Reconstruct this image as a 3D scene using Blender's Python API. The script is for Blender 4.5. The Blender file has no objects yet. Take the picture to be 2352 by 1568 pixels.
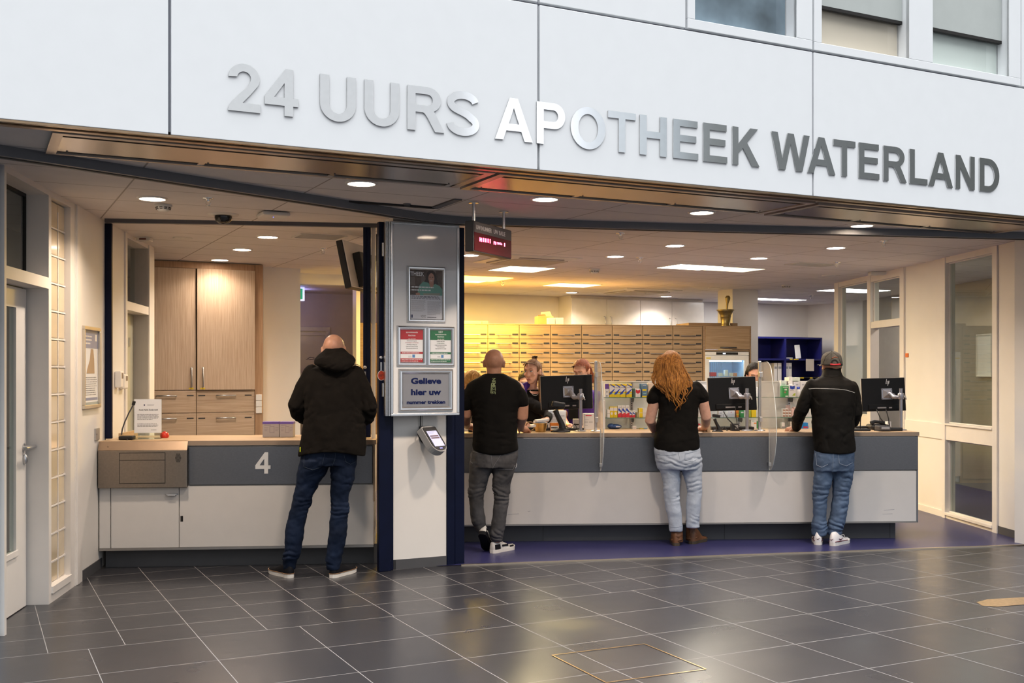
import bpy, bmesh, math, random
import numpy as np
from mathutils import Vector, Matrix
random.seed(7)
R = math.radians
scn = bpy.context.scene
COL = scn.collection
# ---------------------------------------------------------------- camera, world, exposure
F, XC, YH, H = 2480.0, 1176.0, 855.0, 1.51      # focal length, principal column, horizon row (px of the 2352x1568 frame), eye height (m)
cd = bpy.data.cameras.new('camera'); cam = bpy.data.objects.new('camera', cd); COL.objects.link(cam)
cd.sensor_width = 36.0; cd.sensor_fit = 'HORIZONTAL'; cd.lens = 36.0 * F / 2352.0
cd.shift_y = (YH - 784.0) / 2352.0
cam.location = (0, 0, H); cam.rotation_euler = (R(90), 0, 0); cd.clip_start = 0.05; cd.clip_end = 200
scn.camera = cam
scn.view_settings.view_transform = 'Standard'; scn.view_settings.look = 'None'
scn.view_settings.gamma = 1.0; scn.view_settings.use_curve_mapping = False
scn.view_settings.exposure = 0.0
try:
    scn.cycles.use_denoising = True; scn.cycles.max_bounces = 8; scn.cycles.diffuse_bounces = 4
    scn.cycles.glossy_bounces = 4; scn.cycles.transmission_bounces = 6; scn.cycles.transparent_max_bounces = 12
    scn.cycles.sample_clamp_indirect = 4.0; scn.cycles.caustics_reflective = False; scn.cycles.caustics_refractive = False
    scn.cycles.blur_glossy = 0.5
except Exception: pass

def world():
    w = bpy.data.worlds.new('atrium_daylight'); scn.world = w; w.use_nodes = True
    nt = w.node_tree; N = nt.nodes; L = nt.links; N.clear()
    out = N.new('ShaderNodeOutputWorld'); bg = N.new('ShaderNodeBackground'); L.new(bg.outputs[0], out.inputs[0])
    tc = N.new('ShaderNodeTexCoord'); sp = N.new('ShaderNodeSeparateXYZ'); L.new(tc.outputs['Generated'], sp.inputs[0])
    # elevation: dim walls round the atrium, glazed roof overhead
    el = N.new('ShaderNodeMapRange'); L.new(sp.outputs[2], el.inputs[0]); el.inputs[1].default_value = 0.0; el.inputs[2].default_value = 1.0
    r1 = N.new('ShaderNodeValToRGB'); L.new(el.outputs[0], r1.inputs[0])
    cr = r1.color_ramp; cr.elements[0].position = 0.0; cr.elements[0].color = (.72, .74, .77, 1)
    cr.elements[1].position = 1.0; cr.elements[1].color = (1, 1, 1, 1)
    for p, c in ((.30, (.78, .82, .88, 1)), (.45, (.86, .91, .98, 1)), (.60, (.95, .98, 1, 1))):
        e = cr.elements.new(p); e.color = c
    st = N.new('ShaderNodeMapRange'); L.new(sp.outputs[2], st.inputs[0]); st.interpolation_type = 'SMOOTHSTEP'
    st.inputs[1].default_value = .46; st.inputs[2].default_value = .84; st.inputs[3].default_value = WORLD_LOW; st.inputs[4].default_value = WORLD_TOP
    # azimuth behind the viewer: tall window between two wall stretches
    at = N.new('ShaderNodeMath'); at.operation = 'ARCTAN2'; L.new(sp.outputs[0], at.inputs[0])
    ng = N.new('ShaderNodeMath'); ng.operation = 'MULTIPLY'; ng.inputs[1].default_value = -1; L.new(sp.outputs[1], ng.inputs[0]); L.new(ng.outputs[0], at.inputs[1])
    az = N.new('ShaderNodeMapRange'); L.new(at.outputs[0], az.inputs[0]); az.inputs[1].default_value = R(-180); az.inputs[2].default_value = R(180)
    r2 = N.new('ShaderNodeValToRGB'); L.new(az.outputs[0], r2.inputs[0]); c2 = r2.color_ramp
    pos = lambda d: (d + 180) / 360
    c2.elements[0].position = 0; c2.elements[0].color = (.55, .55, .55, 1); c2.elements[1].position = 1; c2.elements[1].color = (.55, .55, .55, 1)
    for d, v in AZ:
        e = c2.elements.new(pos(d)); e.color = (v[0], v[1], v[2], 1)
    mx = N.new('ShaderNodeMix'); mx.data_type = 'RGBA'; mx.blend_type = 'MULTIPLY'
    fa = N.new('ShaderNodeMapRange'); L.new(sp.outputs[2], fa.inputs[0]); fa.inputs[1].default_value = .33; fa.inputs[2].default_value = .42; fa.inputs[3].default_value = 1; fa.inputs[4].default_value = 0
    L.new(fa.outputs[0], mx.inputs[0]); L.new(r1.outputs[0], mx.inputs[6]); L.new(r2.outputs[0], mx.inputs[7])
    L.new(mx.outputs[2], bg.inputs[0]); L.new(st.outputs[0], bg.inputs[1])
WORLD_LOW, WORLD_TOP = .70, 5.2
AZ = [(-90, (0.9, 0.9, 0.9)), (0, (0.95, 0.95, 0.95)), (30, (1.54, 1.54, 1.52)), (36, (1.38, 1.37, 1.34)), (51.5, (1.34, 1.33, 1.32)), (52.0, (2.73, 2.73, 2.75)), (56.1, (2.73, 2.73, 2.75)), (56.5, (1.67, 1.68, 1.73)), (58.2, (1.38, 1.43, 1.46)), (61.4, (1.2, 1.27, 1.3)), (61.8, (0.943, 1.01, 1.05)), (62.9, (0.834, 0.906, 0.924)), (63.3, (0.45, 0.466, 0.45)), (68, (0.36, 0.374, 0.367)), (80, (0.21, 0.217, 0.203)), (110, (0.35, 0.35, 0.35))]
world()

# ---------------------------------------------------------------- picture helpers: pixel -> place
def fl(x, y, z=0.0):
    d = F * (H - z) / (y - YH); return Vector(((x - XC) / F * d, d, z))
def at(x, y, d): return Vector(((x - XC) / F * d, d, H + (YH - y) / F * d))
class Plane:
    """upright plane through two floor points; local u runs along it, local y points away from the viewer, z up"""
    def __init__(s, P, Q):
        s.P = Vector((P[0], P[1], 0)); d = Vector((Q[0] - P[0], Q[1] - P[1], 0)); s.len = d.length; s.e = d.normalized()
        s.n = Vector((-s.e.y, s.e.x, 0)); s.ang = math.atan2(s.e.y, s.e.x)
    def off(s, v):
        q = s.P + s.n * v; return Plane((q.x, q.y), (q.x + s.e.x * s.len, q.y + s.e.y * s.len))
    def uz(s, x, y):
        k = (x - XC) / F; t = (k * s.P.y - s.P.x) / (s.e.x - k * s.e.y); d = s.P.y + t * s.e.y
        return t, H + (YH - y) / F * d
    def u(s, x): return s.uz(x, 0)[0]
    def pt(s, u, v=0, z=0):
        q = s.P + s.e * u + s.n * v; q.z = z; return q
    def px(s, x, y):
        u, z = s.uz(x, y); return s.pt(u, 0, z)

# ---------------------------------------------------------------- materials
MATS = {}
def mat(name, col, rough=.5, metal=0, spec=.5, var=.04, scale=8, stretch=(1, 1, 1), bump=0, emit=None, estr=0, coat=0, alpha=None, trans=0, ior=1.45, aniso=0):
    if name in MATS: return MATS[name]
    m = bpy.data.materials.new(name); m.use_nodes = True; nt = m.node_tree; N = nt.nodes; L = nt.links
    b = N['Principled BSDF']; b.inputs['Roughness'].default_value = rough; b.inputs['Metallic'].default_value = metal
    b.inputs['Specular IOR Level'].default_value = spec; b.inputs['IOR'].default_value = ior
    if coat: b.inputs['Coat Weight'].default_value = coat; b.inputs['Coat Roughness'].default_value = .08
    if trans: b.inputs['Transmission Weight'].default_value = trans
    if alpha is not None: b.inputs['Alpha'].default_value = alpha
    c = (col[0], col[1], col[2], 1)
    if emit: b.inputs['Emission Color'].default_value = (*emit, 1); b.inputs['Emission Strength'].default_value = estr
    tc = N.new('ShaderNodeTexCoord'); mp = N.new('ShaderNodeMapping'); mp.inputs['Scale'].default_value = stretch
    L.new(tc.outputs['Object'], mp.inputs[0])
    nz = N.new('ShaderNodeTexNoise'); nz.inputs['Scale'].default_value = scale; nz.inputs['Detail'].default_value = 4; L.new(mp.outputs[0], nz.inputs[0])
    rp = N.new('ShaderNodeMapRange'); L.new(nz.outputs[0], rp.inputs[0]); rp.inputs[1].default_value = .3; rp.inputs[2].default_value = .7
    rp.inputs[3].default_value = 1 - var; rp.inputs[4].default_value = 1 + var
    mx = N.new('ShaderNodeMix'); mx.data_type = 'RGBA'; mx.blend_type = 'MULTIPLY'; mx.inputs[0].default_value = 1
    mx.inputs[6].default_value = c; L.new(rp.outputs[0], mx.inputs[7]); L.new(mx.outputs[2], b.inputs['Base Color'])
    if bump:
        bp = N.new('ShaderNodeBump'); bp.inputs['Strength'].default_value = bump; bp.inputs['Distance'].default_value = .01
        L.new(nz.outputs[0], bp.inputs['Height']); L.new(bp.outputs[0], b.inputs['Normal'])
    MATS[name] = m; return m
def srgb(r, g, b):
    f = lambda v: (v / 255) / 12.92 if v / 255 <= .04045 else ((v / 255 + .055) / 1.055) ** 2.4
    return (f(r), f(g), f(b))
def glass(name, tint=(.9, .95, .93), rough=.0, mixf=.9):
    """thin pane: clear with a mirror part that follows the viewing angle"""
    if name in MATS: return MATS[name]
    m = bpy.data.materials.new(name); m.use_nodes = True; N = m.node_tree.nodes; L = m.node_tree.links; N.clear()
    o = N.new('ShaderNodeOutputMaterial'); t = N.new('ShaderNodeBsdfTransparent'); t.inputs[0].default_value = (*tint, 1)
    g = N.new('ShaderNodeBsdfGlossy'); g.inputs['Roughness'].default_value = rough; fr = N.new('ShaderNodeFresnel'); fr.inputs[0].default_value = 1.5
    mul = N.new('ShaderNodeMath'); mul.operation = 'MULTIPLY'; mul.inputs[1].default_value = 1.6; mul.use_clamp = True; L.new(fr.outputs[0], mul.inputs[0])
    ge = N.new('ShaderNodeNewGeometry'); k = N.new('ShaderNodeMath'); k.operation = 'SUBTRACT'; k.inputs[0].default_value = 1; L.new(ge.outputs['Backfacing'], k.inputs[1]); m2 = N.new('ShaderNodeMath'); m2.operation = 'MULTIPLY'; L.new(mul.outputs[0], m2.inputs[0]); L.new(k.outputs[0], m2.inputs[1])
    x = N.new('ShaderNodeMixShader'); L.new(m2.outputs[0], x.inputs[0]); L.new(t.outputs[0], x.inputs[1]); L.new(g.outputs[0], x.inputs[2]); L.new(x.outputs[0], o.inputs[0])
    MATS[name] = m; return m

# ---------------------------------------------------------------- mesh builder
class MB:
    def __init__(s): s.v = []; s.f = []; s.mi = []; s.m = 0; s.sm = []; s.smooth = False
    def add(s, vs, fs, smooth=None):
        n = len(s.v); s.v += [tuple(p) for p in vs]; s.f += [tuple(i + n for i in f) for f in fs]
        s.mi += [s.m] * len(fs); s.sm += [s.smooth if smooth is None else smooth] * len(fs); return s
    def box(s, x0, x1, y0, y1, z0, z1, T=None):
        vs = [Vector(p) for p in ((x0, y0, z0), (x1, y0, z0), (x1, y1, z0), (x0, y1, z0), (x0, y0, z1), (x1, y0, z1), (x1, y1, z1), (x0, y1, z1))]
        if T: vs = [T @ p for p in vs]
        return s.add(vs, [(3, 2, 1, 0), (4, 5, 6, 7), (0, 1, 5, 4), (1, 2, 6, 5), (2, 3, 7, 6), (3, 0, 4, 7)], False)
    def bbox(s, x0, x1, y0, y1, z0, z1, b=.004, T=None):
        """box with chamfered vertical and front edges (bevel width b)"""
        bm = bmesh.new(); bmesh.ops.create_cube(bm, size=1)
        for w in bm.verts: w.co = ((x0 + x1) / 2 + w.co.x * (x1 - x0), (y0 + y1) / 2 + w.co.y * (y1 - y0), (z0 + z1) / 2 + w.co.z * (z1 - z0))
        b = min(b, .45 * min(abs(x1 - x0), abs(y1 - y0), abs(z1 - z0)))
        bmesh.ops.bevel(bm, geom=bm.edges[:], offset=b, segments=2, affect='EDGES', profile=.5)
        bm.verts.index_update(); vs = [(T @ w.co if T else w.co.copy()) for w in bm.verts]; fs = [[w.index for w in f.verts] for f in bm.faces]; bm.free()
        return s.add(vs, fs, False)
    def prism(s, poly, y0, y1):
        """polygon in (x, z) extruded from y0 (front) to y1"""
        n = len(poly); vs = [(p[0], y0, p[1]) for p in poly] + [(p[0], y1, p[1]) for p in poly]
        a = sum(poly[i][0] * poly[(i + 1) % n][1] - poly[(i + 1) % n][0] * poly[i][1] for i in range(n))
        fs = [tuple(range(n)), tuple(range(2 * n - 1, n - 1, -1))] + [(i + n, (i + 1) % n + n, (i + 1) % n, i) for i in range(n)]
        if a < 0: fs = [f[::-1] for f in fs]
        return s.add(vs, fs, False)
    def prismz(s, poly, z0, z1):
        n = len(poly); vs = [(p[0], p[1], z0) for p in poly] + [(p[0], p[1], z1) for p in poly]
        fs = [tuple(range(n - 1, -1, -1)), tuple(range(n, 2 * n))] + [(i, (i + 1) % n, (i + 1) % n + n, i + n) for i in range(n)]
        return s.add(vs, fs, False)
    def quad(s, a, b, c, d): return s.add([a, b, c, d], [(0, 1, 2, 3)], False)
    def tube(s, pts, r, n=10, cap=True, smooth=True):
        pts = [Vector(p) for p in pts]; k = len(pts); rr = r if isinstance(r, (list, tuple)) else [r] * k
        vs = []; up = None
        for i in range(k):
            t = (pts[min(i + 1, k - 1)] - pts[max(i - 1, 0)]).normalized()
            if up is None:
                up = Vector((0, 0, 1)) if abs(t.z) < .9 else Vector((1, 0, 0))
            a = t.cross(up)
            if a.length < 1e-4: a = t.cross(Vector((.3, 1, .2)))
            a.normalize(); b = a.cross(t).normalized(); up = b
            for j in range(n):
                q = 2 * math.pi * j / n; vs.append(pts[i] + (a * math.cos(q) + b * math.sin(q)) * rr[i])
        fs = [(i * n + j, i * n + (j + 1) % n, (i + 1) * n + (j + 1) % n, (i + 1) * n + j) for i in range(k - 1) for j in range(n)]
        s.add(vs, fs, smooth)
        if cap: s.add([vs[j] for j in range(n)], [tuple(range(n - 1, -1, -1))], False); s.add([vs[(k - 1) * n + j] for j in range(n)], [tuple(range(n))], False)
        return s
    def cyl(s, p, q, r, n=20): return s.tube([p, q], r, n)
    def lathe(s, prof, c=(0, 0, 0), n=24, smooth=True):
        """profile of (radius, z) turned about the z axis at c"""
        vs = [(c[0] + r * math.cos(2 * math.pi * j / n), c[1] + r * math.sin(2 * math.pi * j / n), c[2] + z) for r, z in prof for j in range(n)]
        fs = [(i * n + j, i * n + (j + 1) % n, (i + 1) * n + (j + 1) % n, (i + 1) * n + j) for i in range(len(prof) - 1) for j in range(n)]
        s.add(vs, fs, smooth)
        if prof[0][0] > 1e-5: s.add(vs[:n], [tuple(range(n - 1, -1, -1))], False)
        if prof[-1][0] > 1e-5: s.add(vs[-n:], [tuple(range(n))], False)
        return s
    def ell(s, c, r, n=16, k=10):
        prof = [(math.sin(math.pi * i / k), -math.cos(math.pi * i / k)) for i in range(k + 1)]
        vs = [(c[0] + r[0] * a * math.cos(2 * math.pi * j / n), c[1] + r[1] * a * math.sin(2 * math.pi * j / n), c[2] + r[2] * b) for a, b in prof for j in range(n)]
        return s.add(vs, [(i * n + j, i * n + (j + 1) % n, (i + 1) * n + (j + 1) % n, (i + 1) * n + j) for i in range(k) for j in range(n)], True)
    def frame(s, u0, u1, z0, z1, w, y0, y1):
        """four mitred-looking bars around an opening (outer size u0..u1, z0..z1)"""
        s.bbox(u0, u1, y0, y1, z1 - w, z1, .004); s.bbox(u0, u1, y0, y1, z0, z0 + w, .004)
        s.bbox(u0, u0 + w, y0, y1, z0 + w, z1 - w, .004); s.bbox(u1 - w, u1, y0, y1, z0 + w, z1 - w, .004); return s
    def build(s, name, mats, parent=None, loc=None, rz=None):
        me = bpy.data.meshes.new(name); me.from_pydata(s.v, [], s.f)
        for m in (mats if isinstance(mats, (list, tuple)) else [mats]): me.materials.append(m)
        me.polygons.foreach_set('material_index', s.mi); me.polygons.foreach_set('use_smooth', s.sm); me.update()
        return link(name, me, parent, loc, rz)
def link(name, me, parent=None, loc=None, rz=None):
    o = bpy.data.objects.new(name, me); COL.objects.link(o)
    if parent: o.parent = parent
    if loc is not None: o.location = loc
    if rz is not None: o.rotation_euler = (0, 0, rz)
    return o
def tag(o, label=None, cat=None, group=None, kind=None):
    if label: o['label'] = label
    if cat: o['category'] = cat
    if group: o['group'] = group
    if kind: o['kind'] = kind
    return o
def thing(name, label, cat, loc=(0, 0, 0), rz=0, group=None):
    o = bpy.data.objects.new(name, None); COL.objects.link(o); o.empty_display_size = .1
    o.location = loc; o.rotation_euler = (0, 0, rz); return tag(o, label, cat, group)
def struct(name, mb, m, loc=None, rz=None, parent=None):
    o = mb.build(name, m, parent, loc, rz)
    if not parent: o['kind'] = 'structure'
    return o
KIDS = {}
def copy_tree(o, loc=None, rz=None, label=None, group=None, parent=None):
    c = o.copy(); COL.objects.link(c)
    if parent: c.parent = parent
    for ch in list(o.children): copy_tree(ch, parent=c)
    if loc is not None: c.location = loc
    if rz is not None: c.rotation_euler = (0, 0, rz)
    if label: c['label'] = label
    if group: c['group'] = group
    return c
DG = None
def curve_mesh(cu, keep=False):
    ob = bpy.data.objects.new('tmp', cu); COL.objects.link(ob); dg = bpy.context.evaluated_depsgraph_get(); dg.update()
    me = bpy.data.meshes.new_from_object(ob.evaluated_get(dg)); bpy.data.objects.remove(ob); bpy.data.curves.remove(cu); return me
def text(name, body, h, x, z, m, parent, y=-.001, bold=0., ext=.0004, align='CENTER', w=None, spacing=1., shear=0, rot=0):
    """lettering with cap height h, upright in the local x-z plane, facing -y"""
    cu = bpy.data.curves.new(name, 'FONT'); cu.body = body; cu.size = h / .729; cu.align_x = align; cu.align_y = 'BOTTOM_BASELINE'
    cu.extrude = ext; cu.offset = bold * h; cu.space_character = spacing; cu.shear = shear; cu.resolution_u = 3
    me = curve_mesh(cu)
    if w and len(me.vertices):
        xs = [v.co.x for v in me.vertices]; k = w / max(1e-6, max(xs) - min(xs)); mid = (max(xs) + min(xs)) / 2
        for v in me.vertices: v.co.x = (v.co.x - mid) * k if align == 'CENTER' else (v.co.x - min(xs)) * k
    c, s_ = math.cos(rot), math.sin(rot)
    for v in me.vertices: a, b, t = v.co.x, v.co.y, v.co.z; v.co = (x + a * c - b * s_, y - t, z + a * s_ + b * c)
    me.materials.clear(); me.materials.append(m); me.name = name
    return link(name, me, parent)
def loops_mesh(name, loops, depth):
    """closed outlines in (x, y) filled with holes, extruded by depth"""
    cu = bpy.data.curves.new(name, 'CURVE'); cu.dimensions = '2D'; cu.fill_mode = 'BOTH'; cu.extrude = depth / 2
    for lp in loops:
        sp = cu.splines.new('POLY'); sp.points.add(len(lp) - 1); sp.use_cyclic_u = True
        for i, p in enumerate(lp): sp.points[i].co = (p[0], p[1], 0, 1)
    return curve_mesh(cu)

# ================================================================ shared materials
PI = math.pi
M_panel = mat('white_facade_panel', (.86, .875, .89), .35, var=.01, spec=.4)
M_gap = mat('grey_joint', (.30, .31, .35), .6)
M_wall = mat('white_wall_paint', (.80, .77, .73), .6, var=.02, scale=3)
M_white = mat('white_lacquer', (.84, .81, .77), .35, var=.015)
M_grey = mat('grey_plinth', (.075, .075, .08), .55)
M_blue = mat('navy_painted_steel', (.0016, .004, .021), .45, var=.15, spec=.22)
M_alu = mat('brushed_aluminium', (.62, .62, .63), .32, metal=1, var=.06, stretch=(1, 1, 30))
M_steel = mat('brushed_steel', (.46, .46, .47), .34, metal=1, var=.10, scale=14, stretch=(.4, 1, 12), bump=.03)
M_darkmetal = mat('dark_metal', (.10, .10, .11), .4, metal=.6)
M_black = mat('black_plastic', (.010, .010, .011), .42, var=.1)
M_bronze = mat('bronze_metal_profile', (.36, .25, .16), .28, metal=1, var=.12, scale=4, stretch=(3, 1, 1))
M_slot = mat('dark_slot', (.012, .010, .009), .7)
M_track = mat('grey_track_paint', (.16, .165, .18), .45)
M_paper = mat('white_paper', (.82, .83, .85), .7, var=.01)
M_ink = mat('black_ink', (.03, .03, .035), .7)
M_greyink = mat('grey_ink', (.30, .30, .32), .7)
M_glass = glass('clear_pane')
M_silver = mat('silver_snap_frame', (.72, .72, .73), .25, metal=1, var=.03)

def grid_mat(name, base, line, du, dv, w, rough, v0=None, du2=1, dv2=1, var=.12, speck=0, offs=0., bump=0):
    """rectangular tile field in local coordinates; a second tile size beyond v0; offs shifts every other row"""
    m = bpy.data.materials.new(name); m.use_nodes = True; nt = m.node_tree; N = nt.nodes; L = nt.links; b = N['Principled BSDF']
    tc = N.new('ShaderNodeTexCoord'); sp = N.new('ShaderNodeSeparateXYZ'); L.new(tc.outputs['Object'], sp.inputs[0])
    def math_(op, a, c=None):
        n = N.new('ShaderNodeMath'); n.operation = op
        for i, q in enumerate((a, c)):
            if q is None: continue
            if isinstance(q, (int, float)): n.inputs[i].default_value = q
            else: L.new(q, n.inputs[i])
        return n.outputs[0]
    def field(a, d, off=None):
        q = math_('DIVIDE', a, d)
        if off is not None: q = math_('ADD', q, off)
        fl_ = math_('FLOOR', q); fr = math_('SUBTRACT', q, fl_)
        return math_('MULTIPLY', math_('MINIMUM', fr, math_('SUBTRACT', 1.0, fr)), d), fl_
    def cell(du, dv):
        dv_, iv = field(sp.outputs[1], dv)
        sh = math_('MULTIPLY', math_('MODULO', math_('ADD', iv, 1000.0), 2.0), offs) if offs else None
        du_, iu = field(sp.outputs[0], du, sh)
        return math_('LESS_THAN', math_('MINIMUM', du_, dv_), w), math_('ADD', math_('MULTIPLY', iu, 12.9898), math_('MULTIPLY', iv, 78.233))
    ln, idn = cell(du, dv)
    if v0 is not None:
        l2, id2 = cell(du2, dv2); sel = math_('GREATER_THAN', sp.outputs[1], v0)
        ln = math_('ADD', math_('MULTIPLY', ln, math_('SUBTRACT', 1.0, sel)), math_('MULTIPLY', l2, sel))
        idn = math_('ADD', math_('MULTIPLY', idn, math_('SUBTRACT', 1.0, sel)), math_('MULTIPLY', id2, sel))
    rnd = math_('FRACT', math_('MULTIPLY', math_('SINE', idn), 43758.5))
    nz = N.new('ShaderNodeTexNoise'); nz.inputs['Scale'].default_value = 160 if speck else 6; nz.inputs['Detail'].default_value = 3; L.new(tc.outputs['Object'], nz.inputs[0])
    k = math_('ADD', math_('ADD', 1 - var, math_('MULTIPLY', rnd, var)), math_('MULTIPLY', math_('SUBTRACT', nz.outputs[0], .5), 1.2 if speck else .15))
    mx = N.new('ShaderNodeMix'); mx.data_type = 'RGBA'; mx.blend_type = 'MULTIPLY'; mx.inputs[0].default_value = 1; mx.inputs[6].default_value = (*base, 1); L.new(k, mx.inputs[7])
    m2 = N.new('ShaderNodeMix'); m2.data_type = 'RGBA'; L.new(ln, m2.inputs[0]); L.new(mx.outputs[2], m2.inputs[6]); m2.inputs[7].default_value = (*line, 1)
    L.new(m2.outputs[2], b.inputs['Base Color'])
    n2 = N.new('ShaderNodeTexNoise'); n2.inputs['Scale'].default_value = 2.2; L.new(tc.outputs['Object'], n2.inputs[0])
    rr = math_('ADD', math_('ADD', rough - .05, math_('MULTIPLY', n2.outputs[0], .10)), math_('MULTIPLY', ln, .25)); L.new(rr, b.inputs['Roughness'])
    if bump:
        bp = N.new('ShaderNodeBump'); bp.inputs['Strength'].default_value = bump; bp.inputs['Distance'].default_value = .002
        L.new(nz.outputs[0], bp.inputs['Height']); L.new(bp.outputs[0], b.inputs['Normal'])
    return m
M_floor = grid_mat('anthracite_floor_tiles', (.030, .030, .035), (.27, .26, .26), .587, .55, .0022, .29, 0.0, .395, .37, .10, speck=1, bump=.05)
M_vinyl = mat('blue_vinyl_floor', (.030, .030, .105), .34, var=.10, scale=60)
M_ceil = grid_mat('ceiling_tiles', (.78, .74, .72), (.36, .32, .29), 1.08, .545, .0055, .75, var=.04)

CE = 2.70
FAS = Plane((-2.4, 5.062), (3.898, 8.221))
AE, AN = FAS.e.copy(), FAS.n.copy()          # the building grid: along the facade and away from it
def A_plane(x, y=None, z=CE, d=None):        # plane of the building grid through a pixel on the ceiling (or at depth d)
    p = fl(x, y, z) if d is None else at(x, 855, d)
    return Plane((p.x, p.y), (p.x + AE.x, p.y + AE.y))
def flocal(p): q = Vector((p[0], p[1], 0)) - FAS.P; return q.dot(FAS.e), q.dot(FAS.n)
LW = Plane((-2.91, 6.19), (-3.182, 8.359))   # left wall, near to far
RW = Plane((4.319, 14.396), (4.57, 9.65))    # right wall, far to near
COLP = Plane((-.91, 8.267), (-.515, 8.453))  # white column between the two counters

# ---------------------------------------------------------------- floors
def poly_obj(name, pts, z, m, org, ang):
    Ti = Matrix.Translation((org[0], org[1], z)) @ Matrix.Rotation(ang, 4, 'Z'); Ti = Ti.inverted()
    mb = MB(); top = [Ti @ Vector((p[0], p[1], z)) for p in pts]; n = len(top)
    mb.add(top, [tuple(range(n))])
    return struct(name, mb, m, (org[0], org[1], z), ang)
fo = fl(455.8, 1462.8)
TH0, TH1 = fl(1065, 1298), fl(2352, 1252); TD = (TH1 - TH0).normalized()
poly_obj('floor', [(-14, -14), (16, -14), (16, 13), (-14, 13)], 0, M_floor, fo, FAS.ang)
t0 = TH0 - TD * .25; t1 = TH0 + TD * 8
poly_obj('floor_pharmacy', [(t0.x, t0.y), (t1.x, t1.y), (9, 21), (-7, 21), (-7, 11.0), (t0.x, 11.0)], .004, M_vinyl, (0, 9), 0)
mb = MB(); mb.box(-.02, 8, -.012, .012, 0, .009); struct('trim_threshold', mb, mat('threshold_metal', (.72, .60, .46), .3, metal=1), (TH0.x, TH0.y, 0), math.atan2(TD.y, TD.x))

# ---------------------------------------------------------------- ceiling (one level from the facade to the back)
a = FAS.pt(-8, .06); b_ = FAS.pt(12, .06)
ceil = poly_obj('ceiling', [(a.x, a.y), (-12, 24), (14, 24), (b_.x, b_.y)], CE, M_ceil, AE * .9 + AN * 6.8, FAS.ang)

# ---------------------------------------------------------------- facade
zJ = FAS.uz(1866, 117)[1]; uJ = [FAS.u(390), FAS.u(1237.5), FAS.u(1867.5)]; uM = FAS.u(1577)
ZT = zJ + 2.6; g = .0075
mb = MB(); mb.box(-8, 12, .03, .30, CE + .02, zJ + .02); mb.box(-8, uM, .03, .30, zJ + .02, ZT); mb.box(FAS.u(2345), 12, .03, .30, zJ + .02, ZT); mb.box(uJ[2] - .01, uJ[2] + .01, .03, .16, zJ + .02, ZT); struct('wall_facade_backing', mb, M_gap, FAS.P, FAS.ang)
edges = [-8] + uJ + [12]
for i in range(4):
    mb = MB(); mb.bbox(edges[i] + g, edges[i + 1] - g, 0, .03, CE, zJ - g, .003); struct('wall_facade_panel', mb, M_panel, FAS.P, FAS.ang)
for u0, u1 in ((-8, uJ[0]), (uJ[0], uJ[1]), (uJ[1], uM)):
    mb = MB(); mb.bbox(u0 + g, u1 - g, 0, .03, zJ + g, ZT, .003); struct('wall_facade_panel', mb, M_panel, FAS.P, FAS.ang)
# windows above the fascia
M_wpane = glass('window_pane', (.98, .98, .98))
def fac_window(n, u0, u1, lights, back, label):
    root = thing('window_%d' % n, None, None, FAS.P, FAS.ang); root['kind'] = 'structure'
    mb = MB(); zb = zJ + g; u0 += g; u1 -= g
    gl = [(FAS.u(l[0]), FAS.u(l[1]), FAS.uz((l[0]), l[2])[1]) for l in lights]
    cuts = [u0] + [q for a, b, z in gl for q in (a, b)] + [u1]
    zs = min(z for _, _, z in gl)
    mb.bbox(u0, u1, -.004, .03, zb, zs, .003)
    for k in range(0, len(cuts), 2): mb.bbox(cuts[k], cuts[k + 1], -.004, .03, zs, ZT, .003)
    for a, b, z in gl:
        mb.box(a - .02, a, .0, .16, zs, ZT); mb.box(b, b + .02, .0, .16, zs, ZT); mb.box(a, b, .0, .16, zs - .02, zs)
    mb.build('window_frame', M_panel, root)
    for k, ((a, b, z), bk) in enumerate(zip(gl, back)):
        MB().box(a, b, .10, .106, zs, ZT).build('pane', M_wpane, root)
        MB().box(a - .02, b + .02, .112, .12, zs - .02, ZT).build('blind', bk[0], root)
        if bk[1]:
            zb1 = FAS.uz(lights[k][0], bk[1])[1]
            o = MB().box(a, b - .003, .062, .085, zb1, ZT).build('roller_shutter', M_shutter, root)
            MB().box(a, b - .003, .060, .088, zb1 - .022, zb1).build('shutter_shadow_strip', M_slot, o)  # dark strip stands for the shadow line under the shutter
    return root
M_shutter = mat('pale_green_grey_shutter', (.50, .53, .51), .5, var=.03)
fac_window(1, uM, uJ[2], [(1596, 1829, 45)], [(mat('dim_room_behind_window', (.22, .30, .36), .6, var=.55, scale=2.6), None)], '')
fac_window(2, uJ[2], FAS.u(2345), [(1887, 2088, 99), (2142, 2317, 142)], [(mat('beige_blind', (.86, .77, .62), .7, var=.05, scale=2), 3), (mat('pale_green_blind', (.84, .93, .87), .7, var=.06, scale=2), 54)], '')
mb = MB(); mb.bbox(FAS.u(2345) + g, 12, 0, .03, zJ + g, ZT, .003); struct('wall_facade_panel', mb, M_panel, FAS.P, FAS.ang)
# bronze profile under the fascia
mb = MB()
for y0, y1, z0 in ((0, .028, CE - .012), (.034, .05, CE - .008), (.056, .10, CE - .016)): mb.box(-8, 12, y0 + .002, y1, z0, CE - .0008)
struct('trim_fascia', mb, M_bronze, FAS.P, FAS.ang)

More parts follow.
